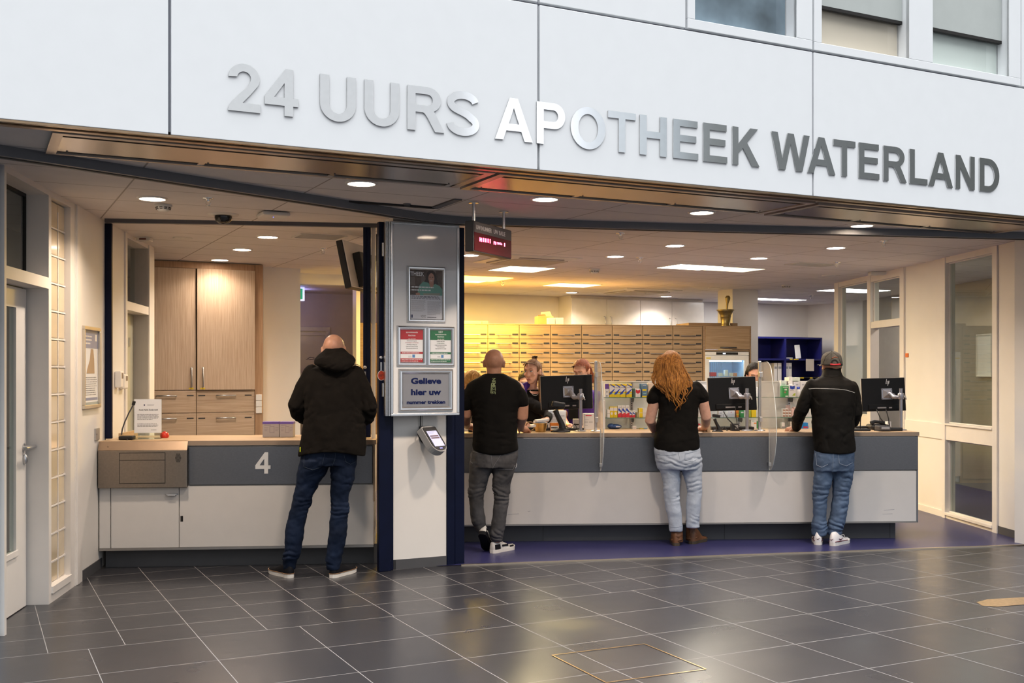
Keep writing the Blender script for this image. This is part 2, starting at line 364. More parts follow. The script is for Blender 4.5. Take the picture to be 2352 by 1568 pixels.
# ---------------------------------------------------------------- track beam of the folding partition
def sweep(name, pts, w, z0, z1, m, kind=True):
    mb = MB(); P = [Vector((p[0], p[1], 0)) for p in pts]; n = len(P); L_, R_ = [], []
    for i in range(n):
        t = (P[min(i + 1, n - 1)] - P[max(i - 1, 0)]).normalized(); nn = Vector((-t.y, t.x, 0)); L_.append(P[i] + nn * w); R_.append(P[i])
    for i in range(n - 1):
        a, b, c, d = R_[i], R_[i + 1], L_[i + 1], L_[i]
        mb.add([(q.x, q.y, z) for z in (z0, z1) for q in (a, b, c, d)], [(3, 2, 1, 0), (4, 5, 6, 7), (0, 1, 5, 4), (1, 2, 6, 5), (2, 3, 7, 6), (3, 0, 4, 7)])
    return struct(name, mb, m)
tp = [fl(x, y, CE) for x, y in ((0, 332), (800, 460), (880, 473), (925, 481), (985, 490), (1065, 497.5), (1552, 512.6), (2352, 533))]
tp = [tp[0] - (tp[1] - tp[0]) * .5] + tp + [tp[-1] + (tp[-1] - tp[-2]) * .5]
sweep('trim_track', tp, .10, CE - .055, CE + .01, M_track)
sl = [p + Vector((-(tp[min(i + 1, 9)] - tp[max(i - 1, 0)]).normalized().y, (tp[min(i + 1, 9)] - tp[max(i - 1, 0)]).normalized().x, 0)) * .035 for i, p in enumerate(tp)]
sweep('trim_track_groove', sl, .03, CE - .058, CE - .05, M_slot)
tq = [fl(240, 501.5, CE), fl(870, 513, CE)]
sweep('trim_track_inner', tq, .05, CE - .03, CE + .01, M_darkmetal)

# ---------------------------------------------------------------- left wall with its door recess and glass blocks
TL = LW.len + 3.6
uu = LW.u
z_tr1 = LW.uz(114, 449)[1]; z_tr0 = LW.uz(114, 638)[1]; z_ra0 = LW.uz(114, 663.6)[1]
D0, D1 = uu(15), uu(112); G0, G1 = uu(118), uu(162); W0 = uu(188)
M_frame = mat('cream_frame_paint', (.80, .76, .72), .4, var=.02)
mb = MB()
mb.box(0, D0, 0, .16, 0, CE)                                   # near post
mb.box(D0, D1, 0, .14, z_tr1, CE); mb.box(D0, D1, 0, .14, z_ra0, z_tr0)   # head and transom rail
mb.box(D1, G0, 0, .16, 0, CE)
mb.box(G0, G1, 0, .06, 0, .10); mb.box(G0, G1, -.012, .0, .06, .105); mb.box(G0, G1, 0, .06, LW.uz(118, 452)[1], CE)
mb.box(G1, uu(172), 0, .16, 0, CE); mb.bbox(uu(174), uu(181), -.012, .1, 0, CE, .004); mb.box(uu(172), W0, -.004, .1, 0, CE)
struct('wall_left_frame', mb, M_frame, LW.P, LW.ang)
IN0, IN1, IN2 = uu(289), uu(340), uu(351)
zi1 = LW.uz(340, 571)[1]; zi0 = LW.uz(340, 705)[1]; zi_r = LW.uz(340, 723)[1]
mb = MB(); mb.box(W0, IN0 - .06, 0, .16, 0, CE); struct('wall_left', mb, M_wall, LW.P, LW.ang)
mb = MB(); mb.bbox(IN0 - .06, IN0, -.015, .16, 0, CE, .004); mb.box(IN0, IN1, 0, .16, zi1, CE); mb.box(IN0, IN1, -.006, .16, zi_r, zi0); mb.bbox(IN1, IN2, -.015, .16, 0, CE, .004)
struct('wall_left_inner_frame', mb, M_frame, LW.P, LW.ang)
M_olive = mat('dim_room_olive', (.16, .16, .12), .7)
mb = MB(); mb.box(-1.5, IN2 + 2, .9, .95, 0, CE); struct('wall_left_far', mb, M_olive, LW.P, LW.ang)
mb = MB(); mb.box(W0 + .004, uu(233), -.006, 0, 0, .075); struct('baseboard_left', mb, M_grey, LW.P, LW.ang)
# recessed door with glazing
DP = LW.off(.13)
d1 = DP.u(60.5); zd = DP.uz(61, 665)[1]; p1 = DP.u(37); zp1, zp0 = DP.uz(37, 706)[1], DP.uz(37, 1266)[1]
root = thing('door_1', None, None, DP.P, DP.ang); root['kind'] = 'structure'
mb = MB(); mb.box(D0 - .6, p1, 0, .04, 0.006, zp0); mb.box(p1, d1 - .004, 0, .04, .006, zd); mb.box(D0 - .6, p1, 0, .04, zp1, zd)
mb.bbox(p1 - .5, p1 + .012, -.012, 0, zp0 - .03, zp0 + .01, .003); mb.build('door_leaf', M_white, root)
MB().box(D0 - .6, p1, .015, .022, zp0, zp1).build('door_pane', M_glass, root)
mb = MB(); hx, hz = DP.uz(54, 1027); mb.cyl((hx, 0, hz), (hx, -.045, hz), .010); mb.tube([(hx - .10, -.045, hz), (hx - .02, -.048, hz), (hx, -.045, hz)], .010); mb.cyl((hx, .0, hz), (hx, -.006, hz), .026); mb.tube([(hx, -.045, hz), (hx + .10, -.047, hz)], .0095)
kx, kz = DP.uz(55, 1054); mb.lathe([(.012, -.03), (.02, -.015), (.02, .015), (.012, .03)], (kx, -.006, kz), 12)
mb.build('door_handle', M_alu, root)
root = thing('window_3', None, None, DP.P, DP.ang); root['kind'] = 'structure'
MB().box(D0 - .6, d1 - .01, .01, .016, z_tr0, z_tr1).build('transom_pane', M_glass, root)
mb = MB(); mb.box(d1 - .012, d1, 0, .03, z_tr0, z_tr1); mb.box(D0 - .6, d1 - .012, 0, .03, z_tr1 - .02, z_tr1); mb.build('transom_frame', M_slot, root)
# glass blocks
M_block = mat('warm_glass_block', (.66, .55, .38), .18, spec=.5, var=.07, scale=5, coat=.3)
root = thing('window_4', None, None, LW.P, LW.ang); root['kind'] = 'structure'
mb = MB(); mo = MB(); zg0 = LW.uz(118, 1298.5)[1]; dz = (LW.uz(118, 515.6)[1] - zg0) / 12; um = LW.u(146)
mo.box(G0, G1, .052, .058, .10, CE - .1)
for k in range(-1, 13):
    z0 = zg0 + k * dz; z1 = min(z0 + dz, LW.uz(118, 452)[1])
    z0 = max(z0, .10)
    for a, b in ((G0 - .0, um), (um, G1)): mb.bbox(a + .006, b - .006, .038, .07, z0 + .006, z1 - .006, .008)
    mo.box(G0, G1, .034, .056, z0 - .005, z0 + .005)
mo.box(um - .005, um + .005, .034, .056, .1, CE - .1); mo.box(G0 + .03, G0 + .036, .034, .056, .1, CE - .1)
mb.build('glass_block', M_block, root); mo.build('mortar', M_frame, root)
# inner door behind the counter
root = thing('door_2', None, None, LW.P, LW.ang); root['kind'] = 'structure'
MB().box(IN0 - .4, IN1, .13, .17, 0, zi_r).build('door_leaf', mat('olive_door_edge', (.42, .40, .30), .5), root)
mb = MB(); hx, hz = LW.off(.13).uz(296, 785); mb.box(hx - .02, hx + .02, .118, .13, hz - .04, hz + .04); mb.build('door_hinge', M_alu, root)
MB().box(IN0 - .4, IN1, .12, .126, zi0, zi1).build('door_pane', M_glass, root)
mb = MB(); mb.box(IN1, IN1 + .01, .0, .16, 0, zi1); struct('trim_1', mb, M_white, LW.P, LW.ang)
# facade return at the far left
FL = Plane((-2.935 - AE.x * 5, 6.165 - AE.y * 5), (-2.935, 6.165))
mb = MB(); mb.box(0, 4.96, 0, .2, 0, CE); mb.bbox(4.955, 5.01, -.03, .05, 0, CE, .01); struct('wall_front_left', mb, mat('bluish_aluminium_cladding', (.52, .60, .70), .4, var=.06, scale=20, stretch=(40, 1, .2)), FL.P, FL.ang)

# ---------------------------------------------------------------- right wall
U = RW.u
def zy(x, y): return RW.uz(x, y)[1]
TH = .10
z_top = zy(2280, 580); zt0, zb1, zb0 = zy(2280, 982.6), zy(2280, 1024), zy(2280, 1206)
ztr1, ztr0, zdo = zy(2067, 633), zy(2067, 731.6), zy(2067, 747); zgb = zy(1990, 954); zgt = zy(1990, 645)
mb = MB()
def post(x0, x1, y0=-.012): mb.bbox(U(x0), U(x1), y0, TH, 0, CE, .004)
post(1917.6, 1926.6); post(1993.3, 2001); post(2068, 2077.5); post(2165, 2172.6); post(2281, 2292)
mb.box(U(1926.6), U(1993.3), 0, TH, zgt, CE); mb.box(U(1926.6), U(1993.3), 0, TH, 0, zgb)
mb.box(U(2001), U(2068), 0, TH, ztr1, CE); mb.box(U(2001), U(2068), 0, TH, zdo, ztr0)
mb.box(U(2172.6), U(2281), 0, TH, z_top, CE); mb.box(U(2172.6), U(2281), 0, TH, zb1, zt0); mb.box(U(2172.6), U(2281), 0, TH, 0, zb0)
mb.bbox(U(2172.6), U(2281), -.018, 0, zt0 - .02, zt0, .004); mb.bbox(U(2172.6), U(2281), -.018, 0, zb0 - .03, zb0, .004)
struct('wall_right_frame', mb, M_frame, RW.P, RW.ang)
mb = MB(); mb.box(U(2077.5), U(2165), .012, TH, 0, CE); mb.box(U(2077.5), U(2165), .0, .012, zy(2160, 1008), zy(2160, 972)); mb.box(U(2077.5), U(2165), .002, .012, 0, .07)
mb.box(U(2292), U(2347), .006, TH, 0, CE); struct('wall_right', mb, M_wall, RW.P, RW.ang)
mb = MB(); mb.box(U(2292), U(2347), 0, .006, 0, .075); struct('baseboard_right', mb, M_grey, RW.P, RW.ang)
mb = MB(); mb.bbox(U(2346.5), U(2346.5) + .35, -.05, .25, 0, CE, .006); struct('wall_right_post', mb, M_blue, RW.P, RW.ang)
for n, (x0, x1, z0, z1) in enumerate(((1926.6, 1993.3, zgb, zgt), (2001, 2068, ztr0, ztr1), (2172.6, 2281, zt0, z_top), (2172.6, 2281, zb0, zb1))):
    root = thing('window_%d' % (n + 5), None, None, RW.P, RW.ang); root['kind'] = 'structure'
    MB().box(U(x0), U(x1), .045, .051, z0, z1).build('pane', M_glass, root)
    MB().frame(U(x0), U(x1), z0, z1, .012, .03, .066).build('glazing_bead', M_frame, root)
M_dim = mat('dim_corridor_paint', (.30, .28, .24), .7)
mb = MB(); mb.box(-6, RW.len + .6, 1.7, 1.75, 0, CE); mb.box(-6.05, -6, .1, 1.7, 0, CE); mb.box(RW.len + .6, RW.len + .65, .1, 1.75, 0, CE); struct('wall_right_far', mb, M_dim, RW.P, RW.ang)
mb = MB(); mb.box(U(2001) - .1, U(2068) + .2, 1.62, 1.68, 0, 2.05); o = struct('door_3', mb, mat('dark_teal_door', (.03, .07, .09), .4), RW.P, RW.ang)
q = RW.pt(RW.len + .35, .0); fr = Plane((q.x, q.y), (q.x + AE.x, q.y + AE.y))
mb = MB(); mb.box(0, 7, .1, .3, 0, CE); struct('wall_front_right', mb, M_wall, fr.P, fr.ang)

# ---------------------------------------------------------------- column with its blue posts
cl = COLP.len
mb = MB(); mb.box(0, cl, 0, .25, 0, CE); struct('column', mb, M_wall, COLP.P, COLP.ang)
mb = MB(); mb.box(0, cl, -.006, 0, 0, .075); mb.box(0, .02, -.006, 0, 0, .075); struct('baseboard_column', mb, M_grey, COLP.P, COLP.ang)
mb = MB(); mb.bbox(-.13, -.035, -.05, .0, 0, CE - .05, .004); mb.bbox(-.035, -.004, -.02, .1, 0, CE - .05, .004); struct('column_post', mb, M_blue, COLP.P, COLP.ang)
mb = MB(); mb.bbox(cl + .004, cl + .07, -.01, .25, 0, CE - .05, .004); mb.bbox(cl + .074, cl + .155, .0, .25, 0, CE - .05, .004); struct('column_post', mb, M_blue, COLP.P, COLP.ang)
# posts of the inner track that stand on the left counter's ends
for x0, x1, d in ((231, 256, 8.47), (834, 851, 8.63)):
    a, b = at(x0, 855, d), at(x1, 855, d)
    mb = MB(); mb.bbox(0, (b - a).length, 0, .03, .99, CE - .02, .004); mb.bbox((b - a).length * .42, (b - a).length * .46, -.004, 0, .92, CE - .03, .001); struct('column_post', mb, M_blue, (a.x, a.y, 0), .05)
a = at(853, 855, 8.66); mb = MB(); mb.box(0, .032, 0, .04, 0, CE); struct('trim_2', mb, M_frame, (a.x, a.y, 0), .1)

# ---------------------------------------------------------------- rooms behind
BW = A_plane(1277, 680.8)                     # back wall of the pharmacy on the building grid
mb = MB(); mb.box(-9, 2.9, 0, .2, 0, CE); struct('wall_back', mb, M_wall, BW.P, BW.ang)
p = fl(1740, 697, CE); q = fl(1855.6, 701, CE); r_ = q - AN * 3.5
BR = Plane((p.x, p.y), (q.x, q.y))
mb = MB(); mb.box(-4, BR.len, 0, .2, 0, CE); mb.box(BR.len, BR.len + .2, -4, .2, 0, CE); struct('wall_back_right', mb, M_wall, BR.P, BR.ang)
pc = fl(1682.6, 663.7, CE)
mb = MB(); mb.box(0, .46, 0, .34, 0, CE); struct('column_back', mb, M_wall, (pc.x, pc.y, 0), FAS.ang)
LWP = A_plane(603, 613)                       # white wall beside the oak cabinet
uL = LWP.u(690)
mb = MB(); mb.box(LWP.u(604.5), uL, 0, .12, 0, CE); mb.box(uL - .12, uL, .12, .62, 0, CE); struct('wall_left_room', mb, M_wall, LWP.P, LWP.ang)
LT = A_plane(690, 627); zl = LT.uz(690, 651)[1]
mb = MB(); mb.box(-.3, LT.u(826), 0, .12, zl, CE); struct('wall_lintel', mb, M_wall, LT.P, LT.ang)
mb = MB(); mb.box(LT.u(817), LT.u(826), -.02, .12, 0, zl); struct('trim_3', mb, M_frame, LT.P, LT.ang)
CB = LT.off(1.5)
M_taupe = mat('taupe_corridor_paint', (.52, .45, .40), .7)
mb = MB(); mb.box(-3, CB.u(826), 0, .1, 0, CE); mb.box(CB.u(818), CB.u(818) + .05, -1.37, .1, 0, CE); mb.box(-3, CB.u(820), -1.37, 0, zl + .0, zl + .02); struct('wall_corridor', mb, M_taupe, CB.P, CB.ang)
ua, ub = CB.u(640), CB.u(757); zdd = CB.uz(757, 751)[1]
mb = MB(); mb.frame(ua, ub, -.2, zdd, .06, -.03, 0); mb.frame(ua + .06, ub - .055, -.2, zdd - .11, .01, -.02, 0); mb.box(ua + .06, ub - .06, -.01, 0, 0, zdd - .06); struct('door_4', mb, mat('taupe_door_paint', (.58, .53, .44), .6), CB.P, CB.ang)
# outer shell that closes the building
mb = MB(); mb.box(-8.2, -8, 3, 24, 0, CE); mb.box(9, 9.2, 9, 24, 0, CE); mb.box(-8, 9, 22, 22.2, 0, CE); struct('wall_outer', mb, M_wall)
# brass framed floor hatch and a tan patch shaped as a light reflection
hp = [fl(*p) for p in ((1267.7, 1505), (1480, 1479), (1621.7, 1537), (1392, 1568))]
mb = MB()
for i in range(4):
    a, b = hp[i], hp[(i + 1) % 4]; t = (b - a).normalized(); n = Vector((-t.y, t.x, 0)) * .004
    mb.add([(a.x + n.x, a.y + n.y, .003), (b.x + n.x, b.y + n.y, .003), (b.x - n.x, b.y - n.y, .003), (a.x - n.x, a.y - n.y, .003)], [(3, 2, 1, 0)])
struct('floor_hatch_frame', mb, mat('brass_edge', (.62, .42, .18), .3, metal=1))
pp = [fl(*p) for p in ((2243, 1383), (2268, 1376.5), (2352, 1371.5), (2430, 1372), (2430, 1386), (2352, 1388.5), (2290, 1393.5), (2255, 1391))]
mb = MB(); mb.add([(p.x, p.y, .002) for p in pp], [tuple(range(8))[::-1]]); struct('floor_reflection_patch', mb, mat('tan_reflection_metal', (.50, .34, .18), .34, metal=.8, var=.15, scale=40))

# ================================================================ lamps that the rooms have, and added unseen ones
M_lamp = mat('lamp_diffuser_warm', (.9, .85, .8), .5, emit=(1, .86, .70), estr=14)
M_lampc = mat('lamp_diffuser_cool', (.9, .85, .85), .5, emit=(1, .90, .84), estr=16)
def downlight(x, y, col, power, label, m, group, r=.085):
    p = fl(x, y, CE)
    t = thing('downlight', label, 'ceiling light', (p.x, p.y, CE), 0, group)
    MB().lathe([(r, -.004), (r * 1.02, -.010), (r * 1.16, -.008), (r * 1.22, 0)], (0, 0, 0), 28).build('trim_ring', M_white, t)
    MB().lathe([(0, -.005), (r, -.005)], (0, 0, 0), 28).build('diffuser', m, t)
    ld = bpy.data.lights.new('downlight_glow', 'AREA'); ld.shape = 'DISK'; ld.size = r * 1.8; ld.energy = power; ld.color = col
    try: ld.spread = R(140)
    except Exception: pass
    lo = bpy.data.objects.new('downlight_glow', ld); COL.objects.link(lo); lo.parent = t; lo.location = (0, 0, -.03); lo.visible_camera = True
    return t
WARM, NEUT = (1, .80, .58), (1, .86, .74)
PW = 13
gs = 'downlights in the soffit before the counters'
for x, y, l in ((350, 455, 'round downlight in the soffit beside the left wall'), (830, 420, 'round downlight in the soffit left of the column'), (1252, 456, 'round downlight in the soffit right of the hanging number display'),
                (1612, 487, 'third round downlight along the soffit counted from the column'), (1980, 517, 'round downlight in the soffit nearest the right end')):
    downlight(x, y, (1, .82, .66), 22, l, M_lamp, gs)
gs = 'downlights over the left counter room'
for x, y, l in ((615, 543, 'nearest of three round downlights over the oak cabinet'), (556, 572, 'middle of three round downlights over the oak cabinet'), (505, 596, 'farthest of three round downlights, close above the oak cabinet')):
    downlight(x, y, (1, .84, .70), 16 if y < 590 else 6, l, M_lamp, gs)
gs = 'downlights over the pharmacy counter'
for x, y, l in ((1080, 585, 'round downlight half hidden beside the blue post'), (1413, 588, 'round downlight between the number display and the paired ceiling panels'), (1550, 563, 'round downlight nearest above the long haired customer'),
                (1743, 592, 'round downlight right of the paired ceiling panels'), (1920, 568, 'round downlight above the customer in the cap'), (1313, 671, 'small far downlight before the left white wall cupboard'), (1530, 680, 'small far downlight before the right white wall cupboards')):
    downlight(x, y, NEUT, PW, l, M_lampc, gs)
def panel_light(a, b, c, col, power, estr, label):
    """flat panel on the building grid through three ceiling pixels: near-left, near-right and far-left corners"""
    p, q, r = (fl(*k, CE) for k in (a, b, c)); su, sv = (q - p).dot(FAS.e), (r - p).dot(FAS.n)
    t = thing('ceiling_panel_light', label, 'ceiling light', (p.x, p.y, CE), FAS.ang, 'panel lights in the pharmacy ceiling')
    mb = MB(); mb.box(0, su, 0, .012, -.006, 0); mb.box(0, su, sv - .012, sv, -.006, 0); mb.box(0, .012, .012, sv - .012, -.006, 0); mb.box(su - .012, su, .012, sv - .012, -.006, 0); mb.build('panel_frame', M_white, t)
    m = mat('panel_glow_%d' % len(MATS), (.9, .9, .85), .5, emit=col, estr=estr)
    MB().box(.012, su - .012, .012, sv - .012, -.005, -.003).build('diffuser', m, t)
    ld = bpy.data.lights.new('panel_glow', 'AREA'); ld.shape = 'RECTANGLE'; ld.size = su - .05; ld.size_y = sv - .05; ld.energy = power; ld.color = col
    lo = bpy.data.objects.new('panel_glow', ld); COL.objects.link(lo); lo.parent = t; lo.location = (su / 2, sv / 2, -.02)
    return t
YEL = (1, .60, .07)
panel_light((1040, 637), (1133, 643), (1003, 645), (1, .66, .14), 95, 10, 'bright ceiling panel light half hidden beside the column over the yellow lit drawers')
panel_light((1171, 609.6), (1273, 616), (1129, 620.6), (1, .82, .46), 62, 12, 'square bright ceiling panel light left of the smoke detector')
panel_light((1563, 605.3), (1662, 611.5), (1514, 614.7), (1, .90, .74), 56, 12, 'larger bright panel of the pair in the pharmacy ceiling')
panel_light((1664, 611.5), (1761, 617), (1620, 619.6), (1, .86, .58), 9, 2.4, 'dimmer panel beside the bright square ceiling panel')
panel_light((1285, 649), (1379, 654), (1259, 656), (1, .74, .28), 80, 8, 'faint glowing ceiling panel far back above the drawers')
panel_light((1705, 682), (1838, 689.5), (1690, 686), (1, .95, .92), 9, 12, 'long narrow ceiling panel right of the white back column')
panel_light((1935, 661), (2030, 668), (1893, 668), (1, .95, .92), 7, 12, 'slim ceiling panel at the corner of the glazed right wall')
# unseen lamp assumed behind the column for the yellow light, given a panel's form
p = at(975, 855, 13.05)
t = thing('ceiling_panel_light', 'assumed amber ceiling panel, unseen behind the column', 'ceiling light', (p.x, p.y, CE), FAS.ang, 'assumed amber lamps behind the column')
MB().box(0, 1.2, 0, .6, -.006, -.002).build('diffuser', mat('assumed_amber_glow', (.9, .8, .4), .5, emit=YEL, estr=8), t)
ld = bpy.data.lights.new('amber_glow', 'AREA'); ld.shape = 'RECTANGLE'; ld.size = 1.1; ld.size_y = .5; ld.energy = 190; ld.color = YEL
lo = bpy.data.objects.new('amber_glow', ld); COL.objects.link(lo); lo.parent = t; lo.location = (.6, .3, -.02)
# added light without a fixture for the room beyond the right glass wall
pr = RW.pt(2.0, .9); ld = bpy.data.lights.new('corridor_fill', 'AREA'); ld.size = .5; ld.energy = 16; ld.color = NEUT
lo = bpy.data.objects.new('corridor_fill', ld); COL.objects.link(lo); lo.location = (pr.x, pr.y, CE - .03)

# ================================================================ steel lettering on the fascia
def arc(cx, cy, rx, ry, a0, a1, n=12):
    return [(cx + rx * math.cos(R(a0 + (a1 - a0) * i / n)), cy + ry * math.sin(R(a0 + (a1 - a0) * i / n))) for i in range(n + 1)]
def offset_stroke(pts, t):
    P = [Vector(p) for p in pts]; n = len(P); l, r = [], []
    for i in range(n):
        d = (P[min(i + 1, n - 1)] - P[max(i - 1, 0)]).normalized(); q = Vector((-d.y, d.x)) * t / 2; l.append(tuple(P[i] + q)); r.append(tuple(P[i] - q))
    return l + r[::-1]
GL = {
 '2': (.72, [[*arc(.355, .70, .345, .30, 178, -28, 18), (.50, .37), (.32, .18), (.72, .18), (.72, 0), (0, 0), (.02, .09), (.10, .21), (.24, .35), (.42, .51), *arc(.355, .70, .155, .14, -25, 172, 12)]]),
 '4': (.76, [[(.47, 1), (.64, 1), (.64, .385), (.76, .385), (.76, .215), (.64, .215), (.64, 0), (.445, 0), (.445, .215), (0, .215), (0, .39)], [(.445, .385), (.445, .70), (.21, .385)]]),
 'U': (.80, [[(0, 1), *arc(.40, .37, .40, .385, 180, 360, 18), (.80, 1), (.60, 1), *arc(.40, .37, .20, .21, 0, -180, 14), (.20, 1)]]),
 'R': (.93, [[(0, 0), (0, 1), (.50, 1), *arc(.50, .715, .34, .285, 90, -62, 12), (.76, .30), (.93, 0), (.69, 0), (.50, .31), *arc(.36, .33, .10, .09, 40, 90, 4), (.20, .42), (.20, 0)], [(.20, .58), (.20, .835), (.48, .835), *arc(.50, .708, .135, .127, 90, -90, 8), (.48, .58)]]),
 'S': (.82, [offset_stroke(arc(.41, .735, .31, .178, 8, 90, 7)[:-1] + arc(.41, .735, .315, .178, 90, 235, 12) + [(.40, .53), (.52, .48)] + arc(.415, .27, .315, .183, 52, -80, 12) + arc(.41, .27, .325, .185, -90, -178, 8), .175)]),
 'A': (1.0, [[(0, 0), (.385, 1), (.60, 1), (1, 0), (.78, 0), (.695, .225), (.295, .225), (.215, 0)], [(.36, .39), (.635, .39), (.495, .77)]]),
 'P': (.82, [[(0, 0), (0, 1), (.50, 1), *arc(.50, .69, .32, .31, 90, -90, 14), (.20, .38), (.20, 0)], [(.20, .55), (.20, .83), (.48, .83), *arc(.48, .69, .135, .14, 90, -90, 8)]]),
 'O': (1.0, [arc(.5, .5, .5, .5, 0, 355, 40), arc(.5, .5, .285, .335, 0, 355, 40)]),
 'T': (.84, [[(0, 1), (.84, 1), (.84, .83), (.52, .83), (.52, 0), (.32, 0), (.32, .83), (0, .83)]]),
 'H': (.80, [[(0, 0), (0, 1), (.2, 1), (.2, .605), (.6, .605), (.6, 1), (.8, 1), (.8, 0), (.6, 0), (.6, .435), (.2, .435), (.2, 0)]]),
 'E': (.76, [[(0, 0), (0, 1), (.74, 1), (.74, .83), (.2, .83), (.2, .61), (.70, .61), (.70, .44), (.2, .44), (.2, .17), (.76, .17), (.76, 0)]]),
 'K': (.94, [[(0, 0), (0, 1), (.2, 1), (.2, .56), (.61, 1), (.88, 1), (.50, .61), (.94, 0), (.68, 0), (.36, .46), (.2, .30), (.2, 0)]]),
 'W': (1.32, [[(0, 1), (.21, 1), (.37, .31), (.555, 1), (.765, 1), (.95, .31), (1.11, 1), (1.32, 1), (1.07, 0), (.845, 0), (.66, .73), (.475, 0), (.25, 0)]]),
 'L': (.70, [[(0, 0), (0, 1), (.2, 1), (.2, .17), (.70, .17), (.70, 0)]]),
 'N': (.80, [[(0, 0), (0, 1), (.2, 1), (.61, .33), (.61, 1), (.8, 1), (.8, 0), (.595, 0), (.19, .66), (.19, 0)]]),
 'D': (.83, [[(0, 0), (0, 1), (.38, 1), *arc(.38, .5, .45, .5, 90, -90, 18), ], [(.2, .17), (.2, .83), (.36, .83), *arc(.36, .5, .26, .33, 90, -90, 14)]]),
}
M_letter = mat('satin_steel_letter', (.86, .865, .86), .075, metal=1, var=.02, scale=30)
sg = thing('fascia_sign', 'satin steel letters reading 24 UURS APOTHEEK WATERLAND on the white fascia', 'sign', FAS.P, FAS.ang)
zb_ = [FAS.uz(523, 251.8)[1], FAS.uz(1468, 354.6)[1], FAS.uz(2248, 439.2)[1]]; zt_ = [FAS.uz(734, 169)[1], FAS.uz(1468, 263.1)[1], FAS.uz(2248, 362.7)[1]]
zb = sum(zb_) / 3; zt = sum(zt_) / 3; print('letters z', zb_, zt_)
for ch, x0, x1 in (('2', 522.9, 597.5), ('4', 607.3, 684.5), ('U', 734.3, 816.3), ('U', 836.3, 915.9), ('R', 934.9, 1019.8), ('S', 1025.3, 1099.6),
                   ('A', 1135.8, 1222.3), ('P', 1231.6, 1296.9), ('O', 1309.7, 1389.4), ('T', 1395.4, 1458.8), ('H', 1468.3, 1530), ('E', 1545, 1602.2), ('E', 1613.9, 1668.8), ('K', 1681, 1743),
                   ('W', 1770.4, 1857.9), ('A', 1853.2, 1917), ('T', 1912.5, 1963), ('E', 1971, 2018), ('R', 2027.5, 2080.9), ('L', 2087.6, 2128.5), ('A', 2130.8, 2187), ('N', 2193.3, 2237), ('D', 2248.2, 2293.5)):
    w, lp = GL[ch]; u0, u1 = FAS.u(x0), FAS.u(x1); ov = .015 if ch in 'SO' else 0
    me = loops_mesh('letter', lp, .007)
    xs = [v.co.x for v in me.vertices]; ys = [v.co.y for v in me.vertices]; a, b = min(xs), max(xs); c_, d_ = min(ys), max(ys)
    for v in me.vertices: v.co = (u0 + (v.co.x - a) / (b - a) * (u1 - u0), -.0045 - v.co.z, zb + ((v.co.y - c_) / (d_ - c_) * (1 + 2 * ov) - ov) * (zt - zb))
    me.flip_normals() if False else None
    me.materials.clear(); me.materials.append(M_letter); link('letter', me, sg)

# ================================================================ air curtains in the soffit
def air_curtain(c, label):
    """c: near-left, near-right, far-right, far-left pixels on the ceiling"""
    loc = [flocal(fl(x, y, CE)) for x, y in c]
    u0, u1 = (loc[0][0] + loc[3][0]) / 2, (loc[1][0] + loc[2][0]) / 2; v0, v1 = (loc[0][1] + loc[1][1]) / 2, (loc[3][1] + loc[2][1]) / 2
    t = thing('air_curtain', label, 'air curtain', FAS.pt(u0, v0, CE), FAS.ang, 'air curtains along the fascia'); w, d = u1 - u0, v1 - v0
    mb = MB(); mb.box(0, w, 0, .045, -.02, 0); mb.box(0, w, d - .03, d, -.02, 0); mb.box(0, .05, .045, d - .03, -.02, 0); mb.box(w - .05, w, .045, d - .03, -.02, 0); mb.build('casing', M_alu_s, t)
    mb = MB(); mb.box(.05, w - .05, .10, d - .095, -.016, 0)
    mb.build('intake_panel', M_steel_s, t)
    n = 3
    for k in range(n):
        a = .06 + (w - .12) * k / n; b = .06 + (w - .12) * (k + 1) / n - .035
        MB().box(a, b, d - .095, d - .03, -.006, 0).build('outlet_slot', M_slot, t)
        MB().box(b, b + .035, d - .095, d - .03, -.016, 0).build('slot_bridge', M_steel_s, t)
    MB().box(.05, w - .05, .05, .095, -.004, 0).build('front_slot', M_slot, t)
    mb = MB()
    for k in range(n + 1): mb.cyl((.1 + (w - .2) * k / n, d - .11, -.016), (.1 + (w - .2) * k / n, d - .11, -.02), .006, 8)
    mb.build('screw', M_darkmetal, t)
M_alu_s = mat('satin_aluminium_casing', (.42, .36, .32), .34, metal=1, var=.05)
M_steel_s = mat('mirror_brushed_steel', (.46, .40, .36), .26, metal=1, var=.05, scale=3, stretch=(2, .3, 1))
air_curtain([(125, 297), (1125, 389), (1062, 426), (100, 345)], 'brushed steel air curtain in the soffit left of the column')
air_curtain([(1142, 391), (1862, 461), (1752, 487), (1066, 428)], 'brushed steel air curtain in the soffit above the number display')
air_curtain([(1876, 463), (2390, 511), (2300, 535), (1762, 489)], 'brushed steel air curtain in the soffit at the right end')

